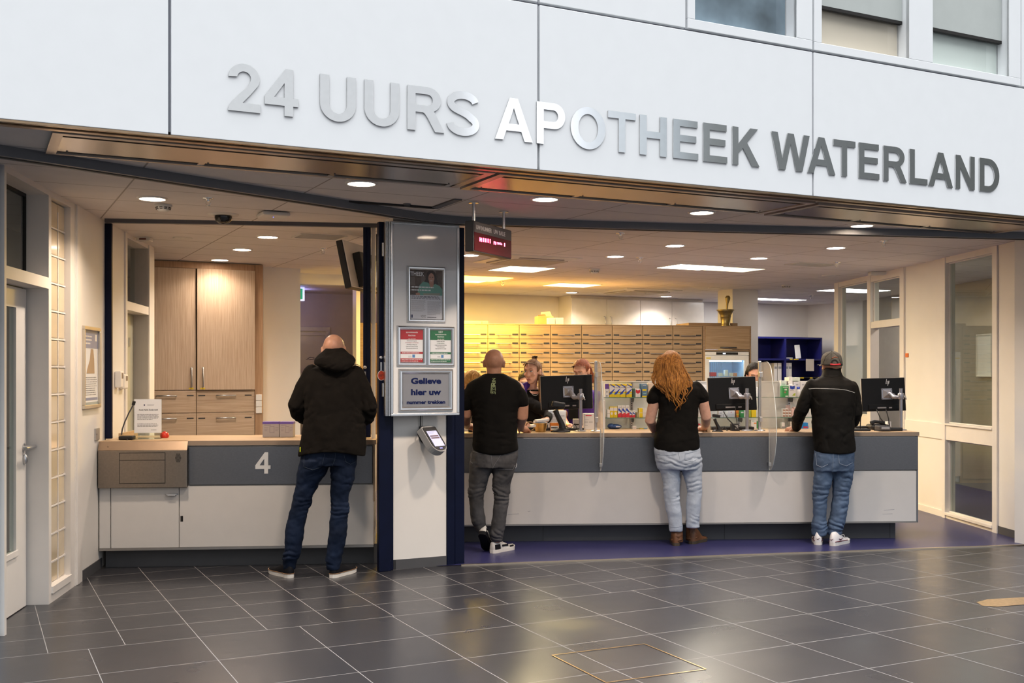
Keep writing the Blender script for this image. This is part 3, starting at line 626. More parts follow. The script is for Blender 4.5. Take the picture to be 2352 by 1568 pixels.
# ================================================================ fittings on the ceiling
M_plastic = mat('off_white_plastic', (.72, .70, .66), .4)
M_chrome = mat('chrome', (.75, .74, .72), .15, metal=1)
def cpos(x, y, drop=0): p = fl(x, y, CE); return (p.x, p.y, CE - drop)
def smoke(x, y, label):
    t = thing('smoke_detector', label, 'smoke detector', cpos(x, y), 0, 'smoke detectors on the ceiling')
    MB().lathe([(.062, 0), (.062, -.012), (.056, -.016)], n=24).build('base', M_plastic, t)
    MB().lathe([(.054, -.014), (.050, -.028), (.036, -.046), (.020, -.050), (0, -.052)], n=24).build('head', M_plastic, t)
    mb = MB()
    for k in range(10):
        a = 2 * PI * k / 10; mb.box(-.010, .010, -.054, -.048, -.026, -.021, Matrix.Rotation(a, 4, 'Z')); mb.box(-.009, .009, -.051, -.044, -.035, -.031, Matrix.Rotation(a, 4, 'Z'))
    mb.build('vent_slot', M_slot, t)
smoke(375, 470, 'white smoke detector in the soffit beside the left downlight')
smoke(1365, 618, 'white smoke detector on the pharmacy ceiling between two bright panels')
smoke(1806, 654, 'white smoke detector on the ceiling right of the white back column')
def sprinkler(x, y, label):
    t = thing('sprinkler_head', label, 'sprinkler', cpos(x, y), 0, 'ceiling sprinklers')
    MB().lathe([(.038, 0), (.036, -.006), (.014, -.008), (.012, -.024)], n=16).build('escutcheon', M_chrome, t)
    mb = MB(); mb.tube([(-.012, 0, -.022), (-.016, 0, -.035), (-.006, 0, -.05)], .003, 6); mb.tube([(.012, 0, -.022), (.016, 0, -.035), (.006, 0, -.05)], .003, 6); mb.build('yoke_arm', M_chrome, t)
    MB().lathe([(0, -.05), (.016, -.051), (.016, -.053), (0, -.054)], n=12).build('deflector', M_chrome, t)
for x, y, l in ((478, 455, 'chrome sprinkler in the soffit above the dome camera'), (742, 570, 'chrome sprinkler in the left room before the tilted screen'), (1425, 535, 'chrome sprinkler just behind the track right of the number display'),
                (1470, 591, 'chrome sprinkler right of the middle counter downlight'), (1155, 647, 'far chrome sprinkler between the two bright left panels'), (1482, 665, 'far chrome sprinkler above the white wall cupboards'),
                (2030, 553, 'chrome sprinkler behind the track nearest the right wall'), (1923, 602, 'chrome sprinkler beside the small ceiling grille'), (1863, 679, 'farthest chrome sprinkler over the blue shelving')):
    sprinkler(x, y, l)
t = thing('dome_camera', 'black dome security camera under the soffit', 'camera', cpos(513, 492)); MB().lathe([(.115, 0), (.11, -.008), (.075, -.012)], n=32).build('mounting_ring', M_plastic, t)
MB().lathe([(.064, -.008), (.064, -.03), (.056, -.052), (.036, -.068), (0, -.075)], n=28).build('dome', mat('smoked_dome', (.012, .010, .009), .08, spec=.6), t)
t = thing('wireless_access_point', 'white rounded wireless access point on the soffit', 'access point', cpos(628, 488), FAS.ang)
mb = MB(); mb.bbox(-.105, .105, -.105, .105, -.034, -.004, .022); mb.build('housing', M_plastic, t); MB().lathe([(0, -.0345), (.004, -.0345)], n=10).build('status_light', mat('blue_led', (.1, .2, .9), .4, emit=(.25, .35, 1), estr=3), t)
t = thing('ceiling_box', 'small dark seamed sensor box on the left room ceiling', 'sensor', cpos(332, 545)); MB().bbox(-.06, .06, -.05, .05, -.035, 0, .008).build('housing', M_plastic, t); MB().box(-.03, .03, -.052, -.05, -.026, -.012).build('sensor_window', mat('dark_red_window', (.12, .03, .02), .3), t)
t = thing('ceiling_box', 'cream sensor box on the ceiling against the right glazed wall', 'sensor', cpos(2016, 624)); MB().bbox(-.10, .10, -.06, .06, -.04, 0, .012).build('housing', M_plastic, t)
for x, y, l in ((420, 546, 'round ceiling speaker in the left room'), (1640, 661, 'round flat ceiling cap before the back column'), (1904, 632, 'round flat ceiling cap near the right glazed wall')):
    t = thing('ceiling_speaker', l, 'speaker', cpos(x, y), 0, 'round ceiling speakers'); MB().lathe([(.085, 0), (.083, -.006), (.065, -.009)], n=24).build('rim', M_plastic, t); MB().lathe([(0, -.006), (.065, -.008)], n=24).build('grille_cloth', mat('grille_cloth', (.45, .40, .34), .6), t)
def vent(x, y, su, sv, label):
    t = thing('ceiling_vent', label, 'vent', cpos(x, y), FAS.ang, 'ceiling grilles'); mb = MB()
    mb.box(0, su, 0, .02, -.008, 0); mb.box(0, su, sv - .02, sv, -.008, 0); mb.box(0, .02, .02, sv - .02, -.008, 0); mb.box(su - .02, su, .02, sv - .02, -.008, 0); mb.build('frame', M_plastic, t)
    MB().box(.02, su - .02, .02, sv - .02, -.001, 0).build('backing', mat('grille_shadow_grey', (.25, .22, .20), .7), t); mb = MB(); n = int((sv - .04) / .03)
    for k in range(n): y0 = .02 + (sv - .04) * k / n; mb.box(.02, su - .02, y0 + .004, y0 + .016, -.006, -.002)
    mb.build('slats', M_plastic, t)
vent(690, 535, .42, .30, 'square air grille in the left room ceiling'); vent(1836, 602, .55, .25, 'small air grille in the pharmacy ceiling by the right downlights')
def cassette(x, y, s, label):
    t = thing('ceiling_cassette', label, 'air conditioner', cpos(x, y), FAS.ang, 'air conditioning cassettes')
    mb = MB(); w = .16 * s
    for k in range(4):
        T = Matrix.Translation((s / 2, s / 2, 0)) @ Matrix.Rotation(k * PI / 2, 4, 'Z')
        mb.add([T @ Vector(p) for p in ((-s / 2, -s / 2, -.008), (s / 2, -s / 2, -.008), (s / 2 - w, -s / 2 + w, -.030), (-s / 2 + w, -s / 2 + w, -.030), (-s / 2, -s / 2, 0), (s / 2, -s / 2, 0))], [(0, 3, 2, 1), (0, 1, 5, 4)])
    mb.build('fascia_frame', M_plastic, t)
    for k in range(4):
        T = Matrix.Translation((s / 2, s / 2, 0)) @ Matrix.Rotation(k * PI / 2, 4, 'Z')
        MB().box(-s * .3, s * .3, -s / 2 + w * .55, -s / 2 + w * .85, -.0275, -.020, T).build('air_flap', mat('flap_grey', (.34, .31, .28), .5), t)
    MB().box(w, s - w, w, s - w, -.034, -.02).build('intake_grille', mat('intake_grey', (.42, .38, .34), .6), t)
cassette(1168, 583, .86, 'square ceiling cassette beside the hanging number display'); cassette(1440, 661, .95, 'square ceiling cassette far back above the white cupboards')
t = thing('ceiling_hatch', 'ajar dark edged access hatch in the soffit by the column', 'hatch', cpos(800, 461), FAS.ang)
a, b, c = [flocal(fl(x, y, CE)) for x, y in ((800, 461), (1000, 475), (1052, 451))]
MB().box(0, b[0] - a[0], -.02, .02, -.012, 0).build('open_edge', M_slot, t); MB().box(b[0] - a[0] - .03, b[0] - a[0] + .03, -.42, .02, -.010, 0).build('side_gap', M_darkmetal, t)
mb = MB(); hk = cpos(935, 468); mb.lathe([(.03, 0), (.028, -.006)], n=12); mb.tube([(-.02, 0, -.004), (-.018, 0, -.014), (.018, 0, -.014), (.02, 0, -.004)], .003, 6)
tag(mb.build('ceiling_hook', M_darkmetal, None, hk), 'small dark hook plate in the soffit right of the left downlight', 'hook')

# ================================================================ hanging number display
dp0 = fl(1097, 464, CE); dp1 = fl(1165, 485, CE)
DPL = Plane((dp0.x, dp0.y), (dp1.x, dp1.y))
t = thing('number_display', 'hanging queue display with red digits on two steel poles', 'display', DPL.P, DPL.ang)
u0, u1 = DPL.u(1088), DPL.u(1174.5); z1, z0 = DPL.uz(1090, 506)[1], DPL.uz(1090, 577)[1]; zh = DPL.uz(1090, 532)[1]
for x in (1097, 1165.5):
    u = DPL.u(x); mb = MB(); mb.cyl((u, .03, z1 - .02), (u, .03, CE), .012, 14); mb.lathe([(.035, -.006), (.035, 0)], (u, .03, CE), 16); mb.build('pole', M_alu, t)
mb = MB(); mb.bbox(u0, u1, 0, .07, z0, z1, .006); mb.build('housing', mat('anthracite_housing', (.05, .048, .05), .45), t)
MB().box(u0 + .006, u1 - .006, -.003, 0, zh, z1 - .006).build('header_panel', mat('header_grey', (.12, .11, .11), .4), t)
MB().box(u0 + .006, u1 - .006, -.003, 0, z0 + .008, zh - .002).build('screen', mat('dark_red_screen', (.045, .004, .006), .25, emit=(.25, .01, .02), estr=.12), t)
M_wtxt = mat('white_print', (.85, .84, .82), .5); hh = (z1 - zh)
for bod, xa, xb in (('UW NUMMER', 1093, 1128.5), ('UW BALIE', 1133, 1159.5)):
    ua, ub = DPL.u(xa), DPL.u(xb); text('header_text', bod, hh * .40, (ua + ub) / 2, zh + hh * .27, M_wtxt, t, y=-.0035, bold=.02, w=ub - ua)
M_led = mat('red_led', (.9, .05, .08), .4, emit=(1, .06, .14), estr=16)
seg = {'H': ['1.1', '1.1', '111', '1.1', '1.1'], 'I': ['1', '1', '1', '1', '1'], 'l': ['1', '1', '1', '1', '1'], 'R': ['111', '1.1', '111', '1..', '1..'], 's': ['...', '111', '..1', '111', '...'], 'd': ['...', '11.', '1.1', '111', '...'], 'n': ['111', '1.1', '1.1', '...', '...']}
mb = MB(); zc = DPL.uz(1130, 556)[1]; hz = .085
def led(ch, xa, xb, ya, yb):
    ua, ub = DPL.u(xa), DPL.u(xb); za, zz_ = DPL.uz(xa, yb)[1], DPL.uz(xa, ya)[1]; rows = seg[ch]; nc = len(rows[0])
    for r, row in enumerate(rows):
        for c, k in enumerate(row):
            if k == '1':
                cu, cz = ua + (ub - ua) * (c + .5) / nc, zz_ - (zz_ - za) * (r + .5) / 5; w = min((ub - ua) / nc, .014) * .42; mb.box(cu - w, cu + w, -.005, -.003, cz - (zz_ - za) * .09, cz + (zz_ - za) * .09)
for ch, xa, xb, ya, yb in (('H', 1100.5, 1106, 545, 554), ('I', 1108.5, 1110.5, 546, 555), ('I', 1112.5, 1114.5, 547, 556), ('I', 1116.5, 1118, 547.5, 556.5), ('I', 1120, 1121.5, 548, 557.5), ('I', 1124, 1125.5, 549, 558.5),
                           ('n', 1133, 1138, 554, 566), ('s', 1140, 1145, 554, 562), ('d', 1146, 1152, 555, 563), ('I', 1157, 1159, 558, 566)): led(ch, xa, xb, ya, yb)
mb.build('red_digits', M_led, t)

# ================================================================ oak laminate
def wood(name, c0, c1, vert=True, rough=.45, sc=1.0):
    if name in MATS: return MATS[name]
    m = bpy.data.materials.new(name); m.use_nodes = True; nt = m.node_tree; N = nt.nodes; L = nt.links; b = N['Principled BSDF']; b.inputs['Roughness'].default_value = rough
    b.inputs['Specular IOR Level'].default_value = .35
    tc = N.new('ShaderNodeTexCoord'); mp = N.new('ShaderNodeMapping'); L.new(tc.outputs['Object'], mp.inputs[0]); mp.inputs['Scale'].default_value = (60 * sc, 60 * sc, 1.6 * sc) if vert else (1.6 * sc, 60 * sc, 60 * sc)
    nz = N.new('ShaderNodeTexNoise'); nz.inputs['Scale'].default_value = 1.6; nz.inputs['Detail'].default_value = 5; nz.inputs['Roughness'].default_value = .65; L.new(mp.outputs[0], nz.inputs[0])
    rp = N.new('ShaderNodeValToRGB'); L.new(nz.outputs[0], rp.inputs[0]); e = rp.color_ramp.elements; e[0].position = .35; e[0].color = (*c0, 1); e[1].position = .65; e[1].color = (*c1, 1)
    L.new(rp.outputs[0], b.inputs['Base Color']); MATS[name] = m; return m
M_oak = wood('oak_vertical', (.45, .32, .215), (.61, .475, .35))
M_oakh = wood('oak_horizontal', (.45, .315, .205), (.61, .47, .34), False)
M_top = wood('worktop_laminate', (.46, .315, .18), (.58, .42, .26), False, .4)
M_edge = mat('worktop_edge', (.30, .225, .165), .5, var=.06)
M_counterw = mat('white_counter_panel', (.62, .595, .57), .42, var=.015)
M_cgrey = mat('grey_metallic_panel', (.20, .20, .21), .30, metal=.9, var=.05, scale=120, stretch=(.6, 1, 1))
b_ = M_cgrey.node_tree.nodes['Principled BSDF']; tn_ = M_cgrey.node_tree.nodes.new('ShaderNodeTangent'); tn_.direction_type = 'RADIAL'; tn_.axis = 'Z'; M_cgrey.node_tree.links.new(tn_.outputs[0], b_.inputs['Tangent']); b_.inputs['Anisotropic'].default_value = .9; b_.inputs['Anisotropic Rotation'].default_value = 0.
M_dgap = mat('dark_gap', (.02, .018, .016), .7)

# ================================================================ left counter (number 4)
C4 = Plane((-3.161, 8.27), (-1.085, 8.46)); L4 = C4.len; u4 = C4.u
t = thing('service_counter', 'white counter with steel band and number 4 left of the column', 'counter', C4.P, C4.ang)
zj = .635; zw0, zw1 = .943, .982
MB().box(.012, L4, .02, .70, .153, zw0).build('carcass', M_counterw, t)
MB().box(.02, L4 + .04, .10, .66, 0.0, .153).build('plinth', M_grey, t)
MB().box(0, L4, -.004, .03, .143, .162).build('bottom_edge', mat('steel_edge', (.35, .33, .31), .35, metal=.8), t)
ud0, ud1 = u4(254), u4(411.5)
MB().bbox(0.0, ud0 - .003, 0, .02, .162, zj, .002).build('end_panel', M_counterw, t)
dr = MB().bbox(ud0 + .004, ud1 - .003, 0, .02, .162, zj - .005, .002).build('door', M_counterw, t)
hx0, hx1 = u4(383), u4(407); hz = C4.uz(395, 1135)[1]
mb = MB(); mb.bbox(hx0, hx1, -.022, -.001, hz - .004, hz + .008, .002); mb.bbox(hx0 + .01, hx1 - .01, -.026, -.018, hz - .012, hz, .003); mb.build('handle', M_alu, dr)
p_ = MB().bbox(ud1 + .003, L4, 0, .02, .162, zj - .002, .002).build('front_panel', M_counterw, t)
lx, lz = C4.uz(414.5, 1191); MB().box(lx, lx + .02, -.001, .003, lz - .022, lz + .022).build('lock_plate', M_slot, p_)
us = u4(434)
MB().bbox(us, L4 - .008, -.006, .02, zj + .006, zw0 - .006, .003).build('steel_band', M_cgrey, t)
MB().box(L4 - .006, L4 + .01, .0, .03, .5, zw0).build('end_strip', mat('wood_end_strip', (.36, .26, .18), .5), t)
x0, z0 = C4.uz(587, 1087); x1, z1 = C4.uz(622, 1038)
me = loops_mesh('counter_number', GL['4'][1], .006)
for v in me.vertices: v.co = (x0 + v.co.x / .76 * (x1 - x0), -.012 - v.co.z, z0 + v.co.y * (z1 - z0))
me.materials.clear(); me.materials.append(mat('pale_steel_digit', (.78, .76, .73), .4, metal=.3)); link('counter_number', me, t)
w4 = thing('worktop', 'light oak worktop of counter 4 with a sunken tray', 'worktop', C4.P, C4.ang)
ut0, ut1 = u4(292), u4(425)
mb = MB(); mb.m = 0
for a, b, c, d in ((0, L4 + .02, .12, .75), (0, ut0, -.004, .12), (ut1, L4 + .02, -.004, .12), (ut0, ut1, -.004, .02)): mb.box(a, b, c, d, zw0 + .003, zw1)
mb.box(ut0, ut1, .02, .12, zw0 + .003, zw0 + .008)
mb.m = 1; mb.box(0, L4 + .02, -.006, -.004, zw0 + .003, zw1 - .001)
mb.build('top_board', [M_top, M_edge], w4)
MB().box(u4(262) - .02, u4(262) + .0, .2, .72, zw1, zw1 + .05).build('upstand', M_top, w4)
# steel transaction drawer
td = thing('transaction_drawer', 'brown grey steel transaction drawer at the left end of counter 4', 'drawer', C4.P, C4.ang)
M_bsteel = mat('brownish_steel', (.26, .215, .175), .36, metal=.9, var=.06, scale=60)
zl0, zl1 = C4.uz(330, 1119)[1], C4.uz(330, 1033)[1]; um0, um1 = u4(229), u4(432.5)
MB().bbox(um0, um1, -.05, -.006, zl0, zl1, .005).build('body', M_bsteel, td)
mb = MB(); mb.add([(um0, -.05, zl1 + .001), (um1, -.05, zl1 + .001), (um1, -.012, zw1 - .002), (um0, -.012, zw1 - .002), (um0, -.006, zl1), (um1, -.006, zl1)], [(0, 1, 2, 3), (0, 3, 4), (1, 5, 2)]); mb.cyl(((um0 + .07), -.031, zl1 + .028), ((um0 + .07), -.038, zl1 + .029), .006, 8); mb.build('sloped_lip', mat('bronze_lip', (.30, .21, .14), .4, metal=.7), td)
fx0, fz0 = C4.uz(279, 1108); fx1, fz1 = C4.uz(382, 1039); fm = C4.uz(330, 1055)[1]
MB().box(fx0 - .004, fx1 + .004, -.0508, -.049, fz0 - .004, fz1 + .004).build('flap_gap', M_slot, td)
MB().bbox(fx0, fx1, -.053, -.05, fz0, fm - .003, .001).build('flap', M_bsteel, td); MB().bbox(fx0, fx1, -.053, -.05, fm, fz1, .001).build('flap_top', M_bsteel, td)
mb = MB(); gx, gz = C4.uz(412.5, 1050)
for r in range(-5, 6):
    k = 5 - (abs(r) // 2)
    for c in range(k): mb.cyl((gx + (c - (k - 1) / 2) * .0095, -.0505, gz + r * .0062), (gx + (c - (k - 1) / 2) * .0095, -.0515, gz + r * .0062), .0032, 6)
mb.build('speaker_holes', M_slot, td)

# ================================================================ long pharmacy counter
RC = Plane((-.95, 9.449), (3.653, 9.713)); LR = RC.len; ur = RC.u
t = thing('service_counter', 'long white counter with grey metal band right of the column', 'counter', RC.P, RC.ang)
zj = .629; zw0, zw1 = .940, .975; zb = .160
MB().box(0, LR - .016, .02, .80, zb, zw0).build('carcass', M_counterw, t)
ups = ur(2070)
mb = MB(); mb.box(0, ups, .13, .75, 0.004, zb); mb.build('plinth', M_grey, t)
mb = MB()
for x in (1250, 1672, 2057): q = ur(x); mb.box(q, q + .003, .129, .131, .006, zb)
mb.build('plinth_joint', M_slot, t)
MB().bbox(0, LR - .016, 0, .02, zb + .012, zj - .003, .002).build('front_panel', M_counterw, t)
MB().box(0, LR, -.004, .80, zb, zb + .012).build('bottom_edge', MATS['steel_edge'], t)
MB().bbox(LR - .016, LR, -.004, .80, zb, zj, .003).build('end_edge', mat('grey_edge_band', (.13, .14, .16), .45), t)
MB().bbox(0, LR - .004, -.006, .02, zj + .005, zw0 - .006, .003).build('metal_band', M_cgrey, t); MB().box(LR - .012, LR, .0, .80, zj, zw0).build('band_end', mat('grey_blue_end', (.14, .155, .19), .4), t)
cu = text('counter_number', '3', .13, RC.u(1179), RC.uz(1179, 1076)[1], MATS['pale_steel_digit'], t, y=-.008, bold=.02)
for (xa, ya, xb, yb) in ((1166, 1182, 1192, 1180), (1212, 1175, 1218, 1174), (2030, 1172, 2054, 1170), (2027, 1181, 2050, 1180)):
    a, b = RC.uz(xa, ya), RC.uz(xb, yb); mb = MB(); mb.add([(a[0], -.0005, a[1]), (b[0], -.0005, b[1]), (b[0], -.0005, b[1] + .004), (a[0], -.0005, a[1] + .003)], [(0, 1, 2, 3)]); mb.build('scuff_mark', M_greyink, t)
w5 = thing('worktop', 'light oak worktop of the long pharmacy counter', 'worktop', RC.P, RC.ang)
mb = MB(); mb.box(-.01, LR + .006, -.010, .82, zw0, zw1); mb.m = 1; mb.box(-.01, LR + .006, -.012, -.010, zw0, zw1 - .0015); mb.build('top_board', [M_top, M_edge], w5)
WT = zw1

# acrylic divider screens
def acrylic():
    m = bpy.data.materials.new('milky_acrylic'); m.use_nodes = True; N = m.node_tree.nodes; L = m.node_tree.links; N.clear()
    o = N.new('ShaderNodeOutputMaterial'); t = N.new('ShaderNodeBsdfTransparent'); t.inputs[0].default_value = (.93, .92, .90, 1); d = N.new('ShaderNodeBsdfTranslucent'); d.inputs[0].default_value = (.9, .87, .82, 1)
    d2 = N.new('ShaderNodeBsdfDiffuse'); d2.inputs[0].default_value = (.85, .83, .80, 1); x0 = N.new('ShaderNodeMixShader'); x0.inputs[0].default_value = .5; L.new(d.outputs[0], x0.inputs[1]); L.new(d2.outputs[0], x0.inputs[2])
    x = N.new('ShaderNodeMixShader'); x.inputs[0].default_value = .20; L.new(t.outputs[0], x.inputs[1]); L.new(x0.outputs[0], x.inputs[2])
    g = N.new('ShaderNodeBsdfGlossy'); g.inputs['Roughness'].default_value = .06; fr = N.new('ShaderNodeFresnel'); fr.inputs[0].default_value = 1.45; ge = N.new('ShaderNodeNewGeometry'); k1 = N.new('ShaderNodeMath'); k1.operation = 'SUBTRACT'; k1.inputs[0].default_value = 1; L.new(ge.outputs['Backfacing'], k1.inputs[1]); k2 = N.new('ShaderNodeMath'); k2.operation = 'MULTIPLY'; L.new(fr.outputs[0], k2.inputs[0]); L.new(k1.outputs[0], k2.inputs[1]); y = N.new('ShaderNodeMixShader'); L.new(k2.outputs[0], y.inputs[0]); L.new(x.outputs[0], y.inputs[1]); L.new(g.outputs[0], y.inputs[2])
    L.new(y.outputs[0], o.inputs[0]); return m
M_acr = acrylic(); M_acre = mat('acrylic_edge', (.62, .64, .62), .2)
def screen(x, label):
    u = RC.u(x) ; v = .26
    for _ in range(4): u = RC.off(v).u(x)
    p = RC.pt(u, v, WT); t = thing('divider_screen', label, 'screen', p, RC.ang, 'acrylic dividers on the long counter')
    # outline in (distance towards the viewer, z above the worktop)
    out = [(.0, .035), (.0, .625), (.20, .632), *[(.20 + .16 * math.sin(R(a)), .632 - .13 * (1 - math.cos(R(a)))) for a in (20, 40, 60, 80)], (.42, .36), (.475, .20), (.50, .05), (.49, -.08), (.45, -.20), (.40, -.28), (.34, -.325), (.285, -.335), (.280, -.05), (.275, .035)]
    n = len(out); mb = MB(); vs = [(s_, -a, z) for s_ in (-.003, .003) for a, z in out]
    mb.add(vs, [tuple(range(n)), tuple(range(2 * n - 1, n - 1, -1))]); mb.m = 1
    mb.add(vs, [(i, i + n, (i + 1) % n + n, (i + 1) % n) for i in range(n)]); mb.build('acrylic_panel', [M_acr, M_acre], t)
    mb = MB(); mb.bbox(-.014, .014, .0, .028, .004, .64, .006); mb.build('post', M_alu, t); MB().lathe([(.05, 0), (.05, .005), (.03, .012), (.02, .012)], (0, .014, 0), 20).build('foot_plate', M_alu, t)
    for z in (.10, .51): MB().bbox(-.012, .018, -.028, .004, z - .02, z + .03, .004).build('clamp', M_alu, t)
    mb = MB(); mb.bbox(-.01, .014, -.30, -.274, -.30, -.265, .003); mb.build('edge_clamp', M_alu, t)
screen(1369, 'acrylic divider screen on an aluminium post right of the first monitor'); screen(1746, 'acrylic divider screen on an aluminium post left of the customer in the cap')

# ================================================================ drawer wall of the pharmacy
DW = Plane((-.627, 14.0), (-.627 + 1, 14.0 + .17))
ub = [DW.u(x) for x in (1119.8, 1191.8, 1262.4, 1333.4, 1403.6, 1473.3, 1543, 1612.7)]
cw = (ub[-1] - ub[0]) / 7; zt = DW.uz(1333, 747)[1]; rowz = [zt, DW.uz(1333, 779)[1]]; rp = DW.uz(1333, 779)[1] - DW.uz(1333, 800.6)[1]
NR = 8
for k in range(NR - 1): rowz.append(rowz[-1] - rp)
M_oakc = wood('oak_cabinet_front', (.29, .19, .105), (.42, .295, .185), False)
M_hdl = mat('grey_bar_handle', (.34, .33, .32), .35, metal=.9)
M_lab = mat('black_label_holder', (.03, .03, .033), .4)
def drawer_parts(root, k):
    z1, z0 = rowz[k], rowz[k + 1]; hz = z0 + (.28 if k == 0 else .50) * (z1 - z0)
    d = MB().bbox(.003, cw - .003, -.018, .0, z0 + .003, z1 - .003, .0015).build('drawer', M_oakc, root)
    mb = MB(); a, b = cw * .255, cw * .745; mb.tube([(a, -.040, hz), (b, -.040, hz)], .0065, 8); mb.cyl((a + .03, -.018, hz), (a + .03, -.04, hz), .005, 6); mb.cyl((b - .03, -.018, hz), (b - .03, -.04, hz), .005, 6); mb.build('handle', M_hdl, d)
    for a, b in ((.045, .225), (.775, .955)): MB().bbox(cw * a, cw * b, -.022, -.018, hz - .002, hz + .018, .002).build('label_holder', M_lab, d)
for r in range(NR - 1, NR): pass
def drawer_cab(i):
    p = DW.pt(ub[0] + (i - 1) * cw, 0)
    return p
names = {-3: 'drawer cabinet of the oak wall, fourth hidden column behind the blue post', -2: 'drawer cabinet of the oak wall behind the left blue post', -1: 'drawer cabinet of the oak wall behind the white column', 0: 'yellow lit drawer cabinet cut by the right blue post',
         1: 'yellow lit drawer cabinet behind the bald customer in the T-shirt', 2: 'drawer cabinet behind the clerk with the long ponytail', 3: 'drawer cabinet behind the first monitor', 4: 'drawer cabinet behind the clerk with glasses',
         5: 'drawer cabinet right of the first acrylic screen', 6: 'drawer cabinet above the yellow medicine boxes', 7: 'drawer cabinet behind the long haired customer, next to the fridge unit'}
names = {k: v.replace('fourth hidden column', 'outermost column') for k, v in names.items()}
proto = None
for i in range(-2, 8):
    p = drawer_cab(i)
    if proto is None:
        proto = thing('drawer_cabinet', names[i], 'drawer cabinet', (p.x, p.y, 0), DW.ang, 'oak drawer cabinets along the back')
        MB().box(.0, cw, .0, .60, 0, zt).build('carcass', M_oakc, proto)
        MB().box(.001, cw - .001, -.004, 0, .06, zt - .001).build('drawer_gap', M_dgap, proto)
        MB().bbox(.003, cw - .003, -.018, 0, .06, rowz[NR] - .003, .0015).build('lower_front', M_oakc, proto)
        for k in range(NR): drawer_parts(proto, k)
        MB().bbox(0, cw, -.02, .60, zt, zt + .012, .001).build('top_board', M_oakc, proto)
    else: copy_tree(proto, (p.x, p.y, 0), None, names[i])
e0, e1 = DW.u(820), ub[0] - 3 * cw
mb = MB(); mb.bbox(e0, e1 - .002, -.02, .05, 0, zt + .012, .002)
for z in rowz[1:]: mb.box(e0 + .01, e1 - .01, -.024, -.02, z, z + .004)
struct('trim_4', mb, M_oakc, DW.P, DW.ang)
# fridge unit
uf0, uf1 = DW.u(1613.5), DW.u(1724); q = DW.pt(uf0, 0)
t = thing('fridge_housing', 'oak housing with a flap door above the white medicine fridge', 'cabinet', (q.x, q.y, 0), DW.ang)
fw = uf1 - uf0; fz1 = DW.uz(1660, 748.5)[1]; fz0 = DW.uz(1660, 803)[1]
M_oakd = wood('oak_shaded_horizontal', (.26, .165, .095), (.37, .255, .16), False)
mb = MB(); mb.box(0, .03, -.02, .62, 0, fz1); mb.box(fw - .02, fw, -.02, .62, 0, fz1); mb.box(.03, fw - .02, -.02, .62, fz1 - .02, fz1); mb.box(.03, fw - .02, .0, .62, fz0 - .02, fz0); mb.build('carcass', M_oakd, t)
fd = MB().bbox(.034, fw - .024, -.03, -.008, fz0 + .006, fz1 - .006, .002).build('flap_door', M_oakc, t)
ha, hb, hz = DW.u(1653) - uf0, DW.u(1688) - uf0, DW.uz(1670, 798)[1]; mb = MB(); mb.tube([(ha, -.03, hz), (ha, -.06, hz), (hb, -.06, hz), (hb, -.03, hz)], .008, 8); mb.build('handle', M_darkmetal, fd)
t = thing('medicine_fridge', 'white medicine fridge with lit glass door and dark display strip', 'fridge', (q.x, q.y, 0), DW.ang)
ru = lambda x: DW.u(x) - uf0
rz_ = lambda y: DW.uz(1665, y)[1]
fa, fb = ru(1618), ru(1718); M_fr = mat('fridge_white', (.80, .79, .78), .35)
wa, wb, wz1, wz0 = ru(1627.5), ru(1707.5), rz_(827), rz_(905)
mb = MB(); mb.box(fa, wa, -.03, .0, .10, rz_(816)); mb.box(wb, fb, -.03, 0, .10, rz_(816)); mb.box(wa, wb, -.03, 0, wz1, rz_(816)); mb.box(wa, wb, -.03, 0, .10, wz0); mb.build('door_frame', M_fr, t)
mb = MB(); mb.box(fa, fa + .02, .0, .55, .02, rz_(808)); mb.box(fb - .02, fb, 0, .55, .02, rz_(808)); mb.box(fa + .02, fb - .02, .53, .55, .02, rz_(808)); mb.box(fa + .02, fb - .02, 0, .53, .02, .10); mb.box(fa + .02, fb - .02, 0, .53, rz_(822), rz_(808.4)); mb.build('body', mat('fridge_blue_light_tint', (.55, .68, .85), .4), t)  # body coloured blue to carry the fridge's blue light
MB().box(fa, fb, -.032, 0, rz_(816) + .004, rz_(808)).build('control_strip', M_fr, t); MB().box(ru(1643), ru(1693), -.034, -.032, rz_(814.5), rz_(809)).build('display', M_black, t)
MB().box(ru(1658.5), ru(1664.5), -.0345, -.034, rz_(813), rz_(810.5)).build('display_digits', mat('display_blue_white', (.6, .7, 1), .4, emit=(.6, .75, 1), estr=4), t)
MB().box(ru(1620), ru(1631), -.0315, -.030, rz_(823.5), rz_(821)).build('yellow_sticker', mat('yellow_sticker', (.75, .55, .03), .5), t)
mb = MB(); mb.box(wa, wb, -.015, -.011, wz0, wz1); mb.build('glass_door', M_glass, t)
MB().box(wa, wb, .06, .10, wz1 - .02, wz1 - .005).build('light_strip', mat('fridge_light', (.8, .9, 1), .4, emit=(.75, .88, 1), estr=12), t)
mb = MB()
for k in range(10): x = ru(1637) + k * .027; mb.cyl((x, .30, wz0 - .1), (x, .30, wz1 - .03), .004, 6)
mb.build('wire_divider', mat('grey_wire', (.20, .25, .33), .4), t)
ws = rz_(864); MB().box(fa + .022, fb - .022, .02, .50, ws - .006, ws).build('shelf', M_glass, t)
